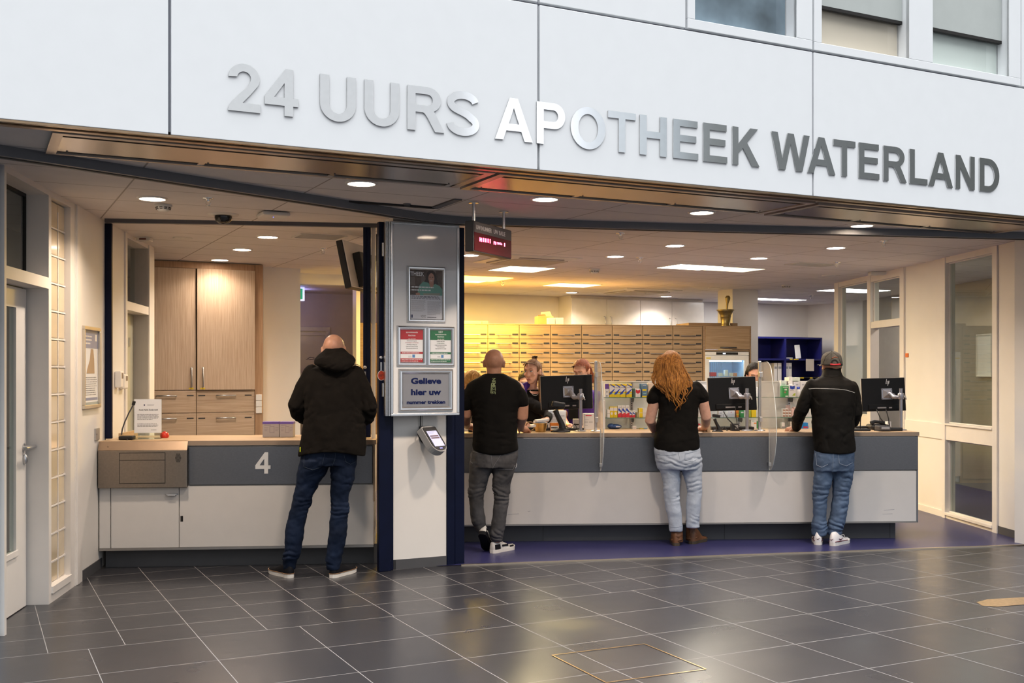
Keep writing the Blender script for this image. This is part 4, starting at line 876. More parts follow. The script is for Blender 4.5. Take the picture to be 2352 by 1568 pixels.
for (x0, x1, dz, c, nm, l) in ((1635, 1649, .055, (.62, .06, .08), 'red and white medicine pack', 'leftmost'), (1655, 1664, .045, (.75, .78, .8), 'pale medicine pack', 'second'), (1669, 1676, .085, (.82, .85, .86), 'tall white medicine pack', 'middle'), (1681, 1688, .045, (.70, .66, .6), 'beige medicine pack', 'second from right'), (1689, 1697, .045, (.66, .30, .2), 'brown red medicine pack', 'rightmost')):
    o = MB().bbox(0, ru(x1) - ru(x0), 0, .06, 0, dz, .002).build('medicine_pack', mat('pack_%d' % x0, c, .5), None, DW.pt(DW.u(x0), .06, ws + .0005), DW.ang); tag(o, nm + ' on the fridge shelf, ' + l + ' in the row', 'medicine box', 'packs in the fridge')
# plank, mortar and cartons on top
o = MB().bbox(0, DW.u(1707) - DW.u(1593), .0, .55, 0, .045, .003).build('oak_plank', M_oakd, None, DW.pt(DW.u(1593), .20, max(fz1, zt + .012)), DW.ang); tag(o, 'loose oak board lying on top of the drawer wall by the fridge unit', 'board')
p = DW.pt(DW.u(1672), .09, fz1); M_brz = mat('old_bronze', (.23, .17, .07), .38, metal=.8, var=.25, scale=20)
t = thing('mortar', 'bronze mortar standing on the fridge unit', 'mortar', p)
MB().lathe([(.062, 0), (.068, .012), (.060, .022), (.066, .09), (.070, .12), (.074, .125), (.074, .135), (.075, .15), (.10, .20), (.128, .225), (.122, .226), (.09, .20), (.066, .14), (.05, .05), (0, .04)], n=28).build('bowl', M_brz, t)
t = thing('pestle', 'bronze pestle leaning in the mortar on the fridge unit', 'pestle', (p.x, p.y, p.z + .044), 0)
mb = MB(); mb.lathe([(0, 0), (.03, .01), (.032, .03), (.014, .07), (.012, .19), (.018, .27), (.034, .325), (.036, .35), (.022, .372), (0, .376)], n=16); o = mb.build('shaft', M_brz, t); o.rotation_euler = (0, R(5), 0)
M_card = mat('brown_cardboard', (.42, .28, .15), .75, var=.08)
def carton(x0, x1, yt, dep, m, label, group=None, v=.1, name='cardboard_box', zb=None):
    o = MB().bbox(0, DW.u(x1) - DW.u(x0), 0, dep, 0, (zb or zt + .012) * 0 + DW.off(v).uz(x0, yt)[1] - (zt + .012), .003).build(name, m, None, DW.pt(DW.u(x0), v, zt + .012), DW.ang); tag(o, label, 'box', group); return o
carton(1040, 1109, 736.5, .35, M_card, 'flat amber lit carton on the drawer wall beside the blue post')
carton(1110, 1124, 737, .25, M_card, 'small flat carton tray next to the amber lit carton'); carton(1170, 1262, 743.3, .20, M_card, 'thin stack of cardboard sheets on the drawer wall')
t = thing('cardboard_box', 'open brown carton with raised flaps on the drawer wall', 'box', DW.pt(DW.u(1241), .18, zt + .012), DW.ang)
w = DW.u(1278) - DW.u(1241); h = .115
MB().bbox(0, w, 0, .22, 0, h, .003).build('carton_body', M_card, t); mb = MB(); mb.add([(.0, .0, h), (w * .55, .0, h), (w * .45, -.01, h + .03), (-.0, -.02, h + .012)], [(0, 1, 2, 3)]); mb.add([(.06, .1, h), (w, .1, h), (w * .9, .13, h + .07), (.07, .13, h + .06)], [(0, 1, 2, 3)]); mb.build('carton_flap', M_card, t)
for x0, x1, l in ((1261, 1277, 'white printed box before the open brown carton'), (1278.5, 1296.5, 'white printed box right of the open brown carton')):
    o = carton(x0, x1, 729.5, .10, M_paper, l, 'white boxes on the drawer wall', .06)
# white wall cupboards
WC = BW.off(-.42); wl = [WC.u(x) for x in (1313, 1394, 1470.6, 1543.8, 1617)]
zc1 = WC.uz(1394, 686.5)[1]; zc0 = 1.95
lab = {0: 'white wall cupboard with two doors left, above the drawer wall', 2: 'white wall cupboard with two doors right, beside the back column'}
M_gloss = mat('white_gloss_door', (.82, .80, .76), .22, coat=.2)
for k in (0, 2):
    t = thing('wall_cupboard', lab[k], 'cupboard', WC.pt(wl[k], 0, 0), BW.ang, 'white wall cupboards'); W = wl[k + 2] - wl[k]
    MB().box(0, W, .02, .419, zc0, zc1).build('carcass', M_white, t); MB().box(0, W, .03, .42, zc1, CE - .003).build('valance', M_white, t)
    for j in (0, 1):
        a, b = wl[k + j] - wl[k], wl[k + j + 1] - wl[k]; d = MB().bbox(a + .003, b - .003, 0, .02, zc0 + .003, zc1 - .003, .002).build('door', M_gloss, t)
        x = b - .05 if j == 0 else a + .06; mb = MB(); hz = WC.uz(1398, 727)[1]; mb.tube([(x, 0, hz), (x, -.035, hz - .005), (x, -.035, hz - .17), (x, 0, hz - .175)], .006, 8); mb.build('handle', M_alu, d)
# blue shelving with files
BS = Plane(tuple(at(1738, 855, 17.75))[:2], tuple(at(1738, 855, 17.75) + AE)[:2]); bw = BS.u(1888.5); bz1 = BS.uz(1738.5, 772.4)[1]; um = BS.u(1804); zs = BS.uz(1780, 823)[1]
t = thing('shelving_unit', 'dark blue open shelving against the white back right wall', 'shelf', BS.P, BS.ang)
M_bl = mat('ultramarine_board', (.012, .014, .13), .45)
mb = MB(); b0 = BS.u(1690); mb.box(b0, b0 + .02, 0, .36, 0, bz1); mb.build('side_panel', M_bl, t); MB().box(bw - .03, bw, 0, .36, 0, bz1).build('side_panel', M_bl, t); MB().box(um - .02, um + .02, 0, .36, 0, bz1 - .03).build('divider_panel', M_bl, t)
MB().box(b0 + .02, bw - .03, 0, .36, bz1 - .03, bz1).build('top_board', M_bl, t); MB().box(b0 + .02, bw - .03, .35, .37, 0, bz1 - .03).build('back_panel', M_bl, t)
for a, b in ((b0 + .02, um - .02), (um + .02, bw - .03)):
    for z in (zs, zs - .5, zs - 1.0): MB().box(a, b, .0, .35, z - .03, z).build('shelf_board', M_bl, t)
s2 = BS.uz(1850, 866)[1]
o = MB().box(um + .02, bw - .03, 0, .33, s2 - .012, s2).build('file_tray', M_black, t)
M_yel = mat('yellow_label', (.75, .55, .03), .5)
for (x0, x1, z, l) in ((1814, 1820, zs, ''), (1823, 1834, zs, ''), (1838, 1846, s2, ''), (1860, 1866, s2, ''), (1878, 1885, s2, '')): MB().box(BS.u(x0), BS.u(x1), -.004, 0, z - .022, z - .002).build('shelf_label', M_yel, t)
for (x0, x1, l) in ((1781, 1788, 'first white ring binder left of the blue divider'), (1790, 1798, 'second white ring binder left of the blue divider'), (1806, 1813.5, 'first white ring binder right of the blue divider'), (1814, 1821.5, 'second white ring binder right of the blue divider')):
    u0, u1 = BS.u(x0), BS.u(x1); t2 = thing('ring_binder', l, 'binder', BS.pt(u0, .03, zs - .5), BS.ang, 'white ring binders on the blue shelving')
    hB = BS.uz(x0, 833)[1] - (zs - .5); MB().bbox(0, u1 - u0, 0, .27, 0, hB, .003).build('cover', M_white, t2); mb = MB(); mb.cyl(((u1 - u0) / 2, -.001, .045), ((u1 - u0) / 2, .002, .045), .016, 12); mb.build('finger_hole', M_slot, t2); MB().box(.006, u1 - u0 - .006, -.001, 0, hB - .10, hB - .06).build('spine_mark', M_greyink, t2)
o = MB().box(0, BS.u(1868.5) - BS.u(1850), 0, .002, 0, BS.uz(1850, 824)[1] - BS.uz(1850, 852)[1]).build('note_sheet', mat('cream_paper', (.66, .60, .52), .7), None, BS.pt(BS.u(1850), -.012, BS.uz(1850, 852)[1]), BS.ang); tag(o, 'cream sheet of paper hanging from the blue shelf edge', 'paper')
mb = MB(); mb.bbox(0, .105, 0, .02, 0, .23, .004); o = mb.build('leaflet', M_paper, None, BS.pt(BS.u(1832), .03, zs + .001), BS.ang); o.rotation_euler = (R(-6), R(-3), BS.ang); tag(o, 'white folded leaflet leaning in the upper right blue compartment', 'leaflet')
o = MB().bbox(0, .14, 0, .2, 0, .015, .004).build('paper_stack', M_paper, None, BS.pt(BS.u(1808), .02, zs + .001), BS.ang); tag(o, 'thin stack of papers on the blue shelf beside the leaflet', 'papers')
t = thing('ledger', 'light wall frame seen through the far glazing', 'notice', RW.pt(RW.u(1965), 1.66, 1.45), RW.ang); MB().frame(-.2, .2, 0, .55, .02, 0, .02).build('frame', M_plastic, t); MB().box(-.18, .18, .01, .015, .02, .53).build('sheet', M_paper, t); t.name = 'wall_notice'
o = MB().bbox(0, RW.u(2085) - RW.u(2079), -.012, 0, 0, .045, .004).build('alarm_button', mat('orange_plastic', (.72, .17, .03), .4), None, RW.pt(RW.u(2079), .012, RW.uz(2082, 820)[1]), RW.ang); tag(o, 'small orange alarm button on the right wall panel', 'button')

# ================================================================ left room furniture
OC = Plane(tuple(at(350, 855, 11.38))[:2], tuple(at(350, 855, 11.38) + AE)[:2])
uo = OC.u; o0, om, o1, o2 = uo(318), uo(450), uo(584), uo(603)
t = thing('tall_cupboard', 'tall light oak cupboard with two doors and drawers in the left room', 'cupboard', OC.P, OC.ang)
OCW = lambda x, y: OC.uz(x, y)[1]
zT = OCW(470, 618); zD = OCW(470, 896); zM = OCW(470, 947.5); zB = OCW(470, 1001)
MB().box(o0, o2, .0, .45, 0, CE - .004).build('carcass', M_oak, t)
M_oaks = wood('oak_side_panel', (.36, .21, .115), (.48, .31, .185))
MB().bbox(o1 + .004, o2, -.022, 0, 0, CE - .01, .002).build('side_filler', M_oaks, t); MB().bbox(o0, o1, -.012, 0, zT + .004, CE - .01, .002).build('top_filler', M_oaks, t)
for a, b, hx, l in ((o0, om, 438.5, 1), (om, o1, 463.5, 0)):
    d = MB().bbox(a + .004, b - .004, -.022 - (.03 if not l else 0), 0, zD + .004, zT, .003).build('door', M_oak, t); x = uo(hx); y0 = -.022 - (.03 if not l else 0)
    z1, z0 = OCW(hx, 844), OCW(hx, 887.5); mb = MB(); mb.tube([(x, y0, z1), (x, y0 - .03, z1), (x, y0 - .03, z0), (x, y0, z0)], .007, 8); mb.build('handle', M_alu, d); MB().box(x - .025, x + .025, y0 - .001, y0, z0 - .028, z0 - .012).build('yellow_sticker', MATS['yellow_sticker'], d)
    for (z1, z0, hy) in ((zD, zM, 908), (zM, zB, 960), (zB, zB - .24, 1013)):
        d = MB().bbox(a + .004, b - .004, -.022, 0, z0 + .003, z1 - .003, .002).build('drawer', M_oakh, t)
        xa, xb = (uo(358), uo(404)) if l else (uo(496), uo(539)); hz = OCW(hx, hy)
        mb = MB(); mb.tube([(xa, -.022, hz), (xa, -.055, hz), (xb, -.055, hz), (xb, -.022, hz)], .007, 8); mb.build('handle', M_alu, d)
        for xc in ((436,) if l else (462.5, 569)): MB().bbox(uo(xc - 8), uo(xc + 8), -.025, -.022, hz - .006, hz + .006, .002).build('label_holder', M_lab, d)
mb = MB(); mb.box(om - .004, om + .004, -.004, 0, zD, zT); mb.build('door_gap', M_dgap, t)
t = thing('wall_switch', 'white triple wall switch on the oak side panel', 'switch', OC.pt(uo(593), -.023, 0), OC.ang)
z0, z1 = OCW(593, 949), OCW(593, 905); 
for k in range(3): MB().bbox(-.033, .033, -.012, 0, z0 + (z1 - z0) * k / 3 + .002, z0 + (z1 - z0) * (k + 1) / 3 - .002, .003).build('switch_plate', M_white, t)
# tilted wall screen seen from its side
t = thing('wall_screen', 'black screen tilted forward on a ceiling bracket beside the narrow blue post', 'screen', at(824, 615, 9.35), R(-14))
o = MB().bbox(-.028, .028, -.34, .34, -.205, .205, .006).build('screen_housing', mat('screen_housing_black', (.016, .015, .014), .4), t); o.rotation_euler = (0, R(-12), 0)
o = MB().bbox(.029, .04, -.335, .335, -.20, .20, .003).build('rear_panel', mat('pale_rear_panel', (.80, .77, .74), .3), t); o.rotation_euler = (0, R(-12), 0)
o = MB().bbox(.041, .11, -.20, .3, -.20, .10, .008).build('rear_cover', M_black, t); o.rotation_euler = (0, R(-12), 0)
mb = MB(); mb.tube([(.10, 0, 0), (.18, 0, .1), (.18, 0, CE - at(805, 615, 9.35).z)], .02, 10); mb.build('bracket', M_darkmetal, t)
t = thing('exit_sign', 'green and white lit exit sign at the corridor corner', 'exit sign', LT.off(.35).pt(LT.off(.35).u(690.5), 0, LT.off(.35).uz(693, 691)[1]), LT.ang)
MB().bbox(-.2, .045, -.02, .02, 0, .17, .004).build('housing', mat('exit_sign_white', (.7, .75, .8), .4, emit=(.45, .55, 1), estr=1.2), t); MB().box(-.2, .018, -.022, -.02, .02, .15).build('green_face', mat('exit_sign_green', (.02, .3, .16), .4, emit=(.02, .4, .22), estr=.6), t)
ld = bpy.data.lights.new('exit_sign_glow', 'POINT'); ld.energy = 3; ld.color = (.35, .35, 1); ld.shadow_soft_size = .05; lo = bpy.data.objects.new('exit_sign_glow', ld); COL.objects.link(lo); lo.parent = t; lo.location = (.13, .5, .1)
# intercom handsets, wall plate and poster frame on the left wall
def onLW(x, y, v=0): u, z = LW.uz(x, y); return LW.pt(u, v, z)
for (xa, xb, ya, yb, dd, l) in ((261.5, 269.5, 890, 852, .05, 'white wall handset with grey button beside the blue post'), (272, 282, 892.5, 859, .045, 'small white thermostat with display right of the handset')):
    a = LW.u(xa + 1.5); b = LW.u(xb); z0, z1 = LW.uz(xb, yb if yb > ya else ya)[1], LW.uz(xb, min(ya, yb))[1]
    t = thing('wall_handset' if xa < 265 else 'thermostat', l, 'wall device', LW.pt(a, 0, z0), LW.ang)
    MB().bbox(0, b - a, -dd, 0, 0, z1 - z0, .01).build('housing', M_white, t); MB().box((b - a) * .35, (b - a) * .85, -dd - .001, -dd, (z1 - z0) * .55, (z1 - z0) * .88).build('display', mat('grey_brown_display', (.22, .17, .13), .3), t)
t = thing('wall_plate', 'small grey metal plate on the left wall under the poster', 'plate', LW.pt(LW.u(217), 0, LW.uz(222, 1010)[1]), LW.ang); MB().bbox(0, LW.u(226.5) - LW.u(217), -.01, 0, 0, .09, .003).build('cover', mat('grey_plate', (.42, .40, .38), .4, metal=.4), t); MB().box(.02, .03, -.012, -.01, .04, .05).build('screw', M_darkmetal, t)

# ================================================================ poster frames
def snap_frame(t, pl, xa, ya, xb, yb, w=.028, dep=.016, m=None):
    """silver snap frame between two opposite corner pixels on plane pl (mean of the slanted edges)"""
    u0, u1 = pl.u(xa), pl.u(xb); z1, z0 = pl.uz(xa, ya)[1], pl.uz(xa, yb)[1]
    mb = MB()
    def bar(p, q, inw):   # rounded profile bar with mitred ends
        pr = [(0, 0), (.15, .6), (.4, 1), (.7, .95), (1, .35), (1, 0)]; vs = []
        for c, sg_ in ((p, 1), (q, -1)):
            d = Vector((q[0] - p[0], q[1] - p[1])).normalized()
            for a, h in pr: vs.append((c[0] + inw[0] * a * w + d.x * a * w * sg_, -h * dep, c[1] + inw[1] * a * w + d.y * a * w * sg_))
        n = len(pr); f = [(i, i + 1, n + i + 1, n + i) for i in range(n - 1)]
        mb.add(vs, f + [tuple(reversed(q_)) for q_ in []])
    bar((u0, z1), (u1, z1), (0, -1)); bar((u1, z1), (u1, z0), (-1, 0)); bar((u1, z0), (u0, z0), (0, 1)); bar((u0, z0), (u0, z1), (1, 0))
    mb.build('snap_frame', m or M_silver, t); return u0 + w, u1 - w, z0 + w, z1 - w
def lines(name, t, m, u0, u1, z1, z0, n, y, h=.35, ragged=.15, seed=1):
    rnd = random.Random(seed); mb = MB(); st = (z1 - z0) / n
    for k in range(n):
        z = z1 - st * (k + .5); x = u0
        e = u1 - (u1 - u0) * (rnd.random() * ragged if k < n - 1 else .4 * rnd.random())
        while x < e:
            wd = (u1 - u0) * rnd.uniform(.04, .13); mb.add([(x, y, z - st * h / 2), (min(x + wd, e), y, z - st * h / 2), (min(x + wd, e), y, z + st * h / 2), (x, y, z + st * h / 2)], [(0, 1, 2, 3)]); x += wd + (u1 - u0) * .018
    return mb.build(name, m, t)
def rect(mb, x0, x1, z0, z1, y): mb.add([(x0, y, z0), (x1, y, z0), (x1, y, z1), (x0, y, z1)], [(0, 1, 2, 3)]); return mb

BD = COLP.off(-.13)
t = thing('notice_board', 'white aluminium edged board hanging in front of the column', 'board', BD.P, BD.ang)
b0, b1 = BD.u(898.5), BD.u(1054.5); bz1, bz0 = BD.uz(899, 507.8)[1], BD.uz(899, 955)[1]
MB().box(b0, b1, .004, .03, bz0, bz1).build('panel', mat('board_white_gloss', (.86, .86, .86), .06, var=.01), t)
MB().frame(b0 - .003, b1 + .003, bz0 - .003, bz1 + .003, .02, -.004, .034).build('edge_profile', M_silver, t)
mb = MB()
for k in range(3): mb.box(b0 - .012 - .014 * k, b0 - .005 - .014 * k, .010, .055, bz0, bz1)
mb.build('folded_leaf_edge', M_alu, t)
for z in (BD.uz(897, 573)[1], BD.uz(897, 895)[1]): mb = MB(); mb.cyl((b0 - .058, .02, z - .05), (b0 - .058, .02, z + .05), .007, 10); mb.build('hinge', M_alu, t)
mb = MB(); mb.box(.06, b1 - .06, .03, .128, bz1 - .12, bz1 - .06); mb.box(.06, b1 - .06, .03, .128, bz0 + .1, bz0 + .16); mb.build('spacer', M_darkmetal, t)
# large photo poster
t = thing('framed_poster', 'silver framed poster of a smiling woman in a green top on the board', 'poster', BD.P, BD.ang)
a, b, c, d = snap_frame(t, BD, 934.5, 609.5, 1023, 740)
W, Hh = b - a, d - c
MB().box(a - .004, b + .004, -.003, .0, c - .004, d + .004).build('sheet', mat('poster_paper', (.62, .63, .68), .35, var=.01), t)
zp = d - Hh * .515; y = -.0035; px_ = lambda fx: a + W * fx; pz = lambda fz: d - Hh * .515 * fz
rect(MB(), a, b, zp, d, y).build('photo_background', mat('brown_bookshelf_photo', (.085, .055, .04), .35, var=.5, scale=16), t)
for q_ in ((0, .14, .62, .28), (.34, .46, .55, .25), (.72, .8, .6, .0)): rect(MB(), px_(q_[0]), px_(q_[1]), pz(q_[2]), pz(q_[3]), y - .0002).build('photo_shelf', mat('photo_shelf_tone', (.16, .12, .10), .35), t)
def blob(name, m, pts, yy): mb = MB(); mb.add([(px_(p[0]), yy, pz(p[1])) for p in pts], [tuple(range(len(pts)))[::-1]]); return mb.build(name, m, t)
ea = lambda cx, cy, rx, ry, n=20: [(cx + rx * math.cos(2 * PI * k / n), cy + ry * math.sin(2 * PI * k / n)) for k in range(n)]
blob('photo_hair', mat('photo_hair_brown', (.035, .018, .012), .35), [(.52, .10), (.60, .02), (.70, .02), (.78, .10), (.82, .30), (.88, .55), (.78, .62), (.52, .62), (.42, .50), (.48, .35)], y - .0003)
blob('photo_blouse', mat('photo_blouse_green', (.14, .33, .26), .35), [(.40, .46), (.55, .50), (.66, .62), (.78, .54), (.92, .62), (1.0, .75), (1.0, 1.0), (.30, 1.0), (.22, .9), (.28, .62)], y - .0004)
blob('photo_skin', mat('photo_skin', (.42, .22, .15), .35), [(.58, .46), (.73, .46), (.72, .62), (.66, .74), (.60, .62)], y - .0005)
blob('photo_face', mat('photo_face_skin', (.46, .25, .18), .35), ea(.655, .32, .095, .20), y - .0006)
mb = MB(); rect(mb, px_(.595), px_(.635), pz(.29), pz(.27), y - .0007); rect(mb, px_(.675), px_(.715), pz(.29), pz(.27), y - .0007); mb.build('photo_eyes', M_ink, t)
blob('photo_smile', mat('photo_smile', (.62, .45, .4), .35), [(.61, .40), (.70, .40), (.68, .44), (.63, .44)], y - .0007)
blob('photo_book', mat('photo_book', (.30, .30, .24), .35), [(.38, .93), (.95, .90), (.90, 1.0), (.42, 1.0)], y - .0006)
blob('photo_hands', MATS['photo_skin'], [(.16, .92), (.28, .90), (.30, 1.0), (.17, 1.0)], y - .0007)
M_pw = mat('poster_white', (.80, .80, .80), .4)
text('poster_title', 'THEEK', Hh * .085, a + W * .005, d - Hh * .125, M_pw, t, y=y - .0007, bold=.02, align='LEFT', w=W * .42)
lines('poster_heading', t, M_pw, a + W * .03, a + W * .86, pz(.63), pz(.86), 2, y - .0008, .42, .25, 5)
lines('poster_lead', t, M_ink, a + W * .03, b - W * .03, zp - Hh * .012, zp - Hh * .085, 3, y, .4, .1, 2)
lines('poster_text_column', t, M_greyink, a + W * .03, a + W * .48, zp - Hh * .10, c + Hh * .15, 12, y, .35, .12, 3); lines('poster_text_column', t, M_greyink, a + W * .53, b - W * .03, zp - Hh * .12, c + Hh * .08, 16, y, .35, .12, 4)
rect(MB(), a + W * .03, a + W * .065, c + Hh * .022, c + Hh * .085, y).build('crest', mat('navy_print', (.005, .012, .075), .6, spec=.2), t)
M_nv = MATS['navy_print']
text('poster_mark', 'VZVZ', Hh * .05, a + W * .40, c + Hh * .032, M_greyink, t, y=y, bold=.03, w=W * .16)
lines('poster_partner_line', t, M_ink, a + W * .53, a + W * .88, c + Hh * .05, c + Hh * .025, 1, y, .5, 0, 9)
# red and green notices
def notice(xa, xb, ya, yb, col, head, sub, label, g):
    t = thing('framed_notice', label, 'notice', BD.P, BD.ang, 'paired notices on the board')
    a, b, c, d = snap_frame(t, BD, xa, ya, xb, yb, .032); W, Hh = b - a, d - c; y = -.0035
    MB().box(a - .004, b + .004, -.003, 0, c - .004, d + .004).build('sheet', M_paper, t); mc = mat('notice_%s' % g, col, .5)
    hz = d - Hh * .30
    for za, zb2 in ((hz, d + .002), (c + Hh * .255, c + Hh * .32), (c - .002, c + Hh * .115)): rect(MB(), a - .002, b + .002, za, zb2, y).build('colour_band', mc, t)
    n = len(head)
    for k, (s_, hgt, m_) in enumerate(head): text('headline', s_, Hh * hgt, (a + b) / 2, d - Hh * .30 * (k + 1) / (n + .12), m_, t, y=y - .0006, bold=.012)
    for k, s_ in enumerate(sub): text('body_text', s_, Hh * .027, (a + b) / 2, hz - Hh * (.052 + .058 * k), M_ink if k != 1 else mc, t, y=y)
    lines('band_text', t, M_pw, a + W * .05, b - W * .05, c + Hh * .31, c + Hh * .265, 1, y - .0006, .45, .0, 7); lines('band_text', t, M_pw, a + W * .03, b - W * .03, c + Hh * .105, c + Hh * .01, 2, y - .0006, .4, .06, 8)
    mb = MB(); rect(mb, a + W * .52, a + W * .64, c + Hh * .14, c + Hh * .235, y); mb.build('logo_square', mat('logo_blue', (.10, .25, .52), .5), t); lines('logo_text', t, M_greyink, a + W * .34, a + W * .51, c + Hh * .20, c + Hh * .14, 2, y, .4, .2, 6)
M_pl = mat('pale_print', (.72, .62, .62), .5)
notice(911, 980, 747, 841, (.42, .035, .045), (('spoedeisende', .052, M_pw), ('klachten', .052, M_pw), ('wat zijn dat?', .036, M_pl)), ('Bij levensbedreigende', 'verwondingen, verschijnselen', 'Plotselinge, heftige pijn', 'Hoge koorts (bij uw kind)', 'Toenemende klachten bij'), 'red headed notice about urgent complaints, left on the board', 'red')
notice(979.5, 1044, 748.5, 841.5, (.03, .16, .075), (('NIET', .052, M_pw), ('spoedeisende', .050, M_pw), ('klachten', .050, M_pw), ('wat zijn dat?', .034, M_pl)), ('Lastige, maar niet', 'ernstige klachten', 'Langer bestaande klachten', 'Verkoudheid, pijn', 'Geen tijd door de week'), 'green headed notice about non urgent complaints, right on the board', 'green')
t = thing('framed_notice', 'grey framed sign asking to take a number, low on the board', 'notice', BD.P, BD.ang)
a, b, c, d = snap_frame(t, BD, 915, 847, 1040.5, 945, .036); W, Hh = b - a, d - c
MB().box(a - .004, b + .004, -.003, 0, c - .004, d + .004).build('sheet', mat('grey_sign_sheet', (.24, .25, .28), .45), t)
for s_, fx, fz, hh, wd in (('Gelieve', .5, .70, .175, .66), ('hier uw', .5, .36, .175, .66), ('nummer trekken', .5, .085, .105, .84)): text('lettering', s_, Hh * hh, a + W * fx, c + Hh * fz, M_nv, t, y=-.0038, bold=.06, w=W * wd)
# ticket machine under the board
TM = COLP
uu_, zz_ = TM.uz(978, 1002); p = TM.pt(uu_, -.02, zz_ + .0)
t = thing('ticket_terminal', 'grey touch screen ticket terminal on an arm below the board', 'terminal', p, COLP.ang)
T = Matrix.Translation((.02, -.13, -.01)) @ Matrix.Rotation(R(30), 4, 'Z') @ Matrix.Rotation(R(-38), 4, 'X')
def rrect(w, h, rt, rb, n=6):
    o = []
    for cx, cz, q, s0 in ((w / 2 - rt, h / 2 - rt, rt, 0), (-w / 2 + rt, h / 2 - rt, rt, 90), (-w / 2 + rb, -h / 2 + rb, rb, 180), (w / 2 - rb, -h / 2 + rb, rb, 270)):
        o += [(cx + q * math.cos(R(s0 + 90 * k / n)), cz + q * math.sin(R(s0 + 90 * k / n))) for k in range(n + 1)]
    return o
def tprism(name, poly, y0, y1, m):
    mb = MB(); mb.prism(poly, y0, y1); mb.v = [tuple(T @ Vector(q)) for q in mb.v]; return mb.build(name, m, t)
tprism('housing', rrect(.175, .235, .02, .075), -.0, .055, mat('warm_grey_plastic', (.36, .36, .36), .45)); tprism('screen_bezel', rrect(.158, .215, .014, .066), -.004, 0, M_black)
tprism('screen', rrect(.118, .142, .002, .002), -.006, -.004, mat('terminal_screen', (.5, .5, .7), .3, emit=(.50, .52, .78), estr=.55))
def tq_(name, x0, x1, z0, z1, m): mb = MB(); rect(mb, x0, x1, z0, z1, -.0066); mb.v = [tuple(T @ Vector(q)) for q in mb.v]; return mb.build(name, m, t)
tq_('screen_button', -.05, .05, -.002, .010, mat('screen_bar', (.16, .10, .12), .4)); tq_('screen_button', -.05, .05, .016, .028, MATS['screen_bar']); 
mb = MB(); [rect(mb, -.05, .03 - .02 * k, .058 - .012 * k, .060 - .012 * k, -.0066) for k in range(2)]; mb.v = [tuple(T @ Vector(q)) for q in mb.v]; mb.build('screen_text', M_greyink, t)
mb = MB(); rect(mb, -.014, .016, -.092, -.086, -.0046); mb.v = [tuple(T @ Vector(q)) for q in mb.v]; mb.build('status_light', mat('blue_status_led', (.1, .1, .9), .4, emit=(.15, .15, 1), estr=5), t)
mb = MB(); mb.tube([(-.0, .02, .03), (-.02, -.05, -.01), T @ Vector((0, .05, .0))], .022, 10); mb.bbox(-.04, .04, .0, .02, -.05, .08, .005); mb.build('mounting_arm', M_black, t)
mb = MB(); mb.tube([(-.05, .012, .21), (-.05, .010, .08), (-.075, -.01, .02), (-.06, -.03, -.03), (-.03, -.02, -.05)], .006, 8); mb.build('cable', M_black, t)
mb = MB(); mb.box(-.062, -.05, .008, .02, .08, .22); mb.box(-.03, -.018, .008, .02, .08, .22); mb.build('cable_duct', M_plastic, t)
# fittings on the blue posts
def post_fit(x, y, pl, lab, disc=True, yd=862):
    u, z = pl.uz(x, y); t = thing('door_lock', lab, 'lock', pl.pt(u, 0, z), pl.ang); mb = MB(); mb.lathe([(.014, 0), (.014, .006), (.006, .008)], n=16); o = mb.build('lock_cylinder', M_alu, t); o.rotation_euler = (R(90), 0, 0)
    MB().bbox(-.007, .007, -.003, 0, -.135, -.035, .002).build('pull_slot', M_alu, t)
    if disc:
        o = thing('warning_sticker', 'round red warning sticker ' + lab.split('lock ')[-1], 'sticker', pl.pt(u, -.001, pl.uz(x, yd)[1]), pl.ang)
        mb = MB(); mb.prism(ea(0, 0, .030, .038, 24), -.002, 0); mb.build('rim', M_plastic, o); mb = MB(); mb.prism(ea(0, 0, .026, .034, 24), -.003, -.002); mb.build('face', mat('red_sticker', (.50, .055, .02), .45), o); lines('sticker_text', o, M_ink, -.018, .018, .008, -.008, 2, -.0035, .5, 0, 3)
BP = COLP.off(-.051); post_fit(875.5, 821, BP, 'small steel lock on the blue post left of the board')
a_ = at(834, 855, 8.63); BP2 = Plane((a_.x, a_.y), (a_.x + math.cos(.05), a_.y + math.sin(.05))); BP2 = BP2.off(-.001); post_fit(838.5, 843, BP2, 'small steel lock on the narrow blue post behind the man in the coat', True, 884)
sc = MB(); rnd = random.Random(3); PS = COLP.off(-.0205)
for k in range(26): x = rnd.uniform(889, 897); y = 1310 - 85 * rnd.random() ** 1.6; u, z = PS.uz(x, y); w = rnd.uniform(.001, .004); h = rnd.uniform(.002, .014); rect(sc, u - w, u + w, z - h, z + h, 0)
u, z = PS.uz(892, 1235); rect(sc, u - .002, u + .003, z - .05, z + .04, 0)
tag(sc.build('paint_chips', mat('bare_primer', (.30, .32, .38), .6), None, PS.P, PS.ang), 'patch of chipped bare primer at the foot of the blue post left of the column', 'scratches', kind='stuff')
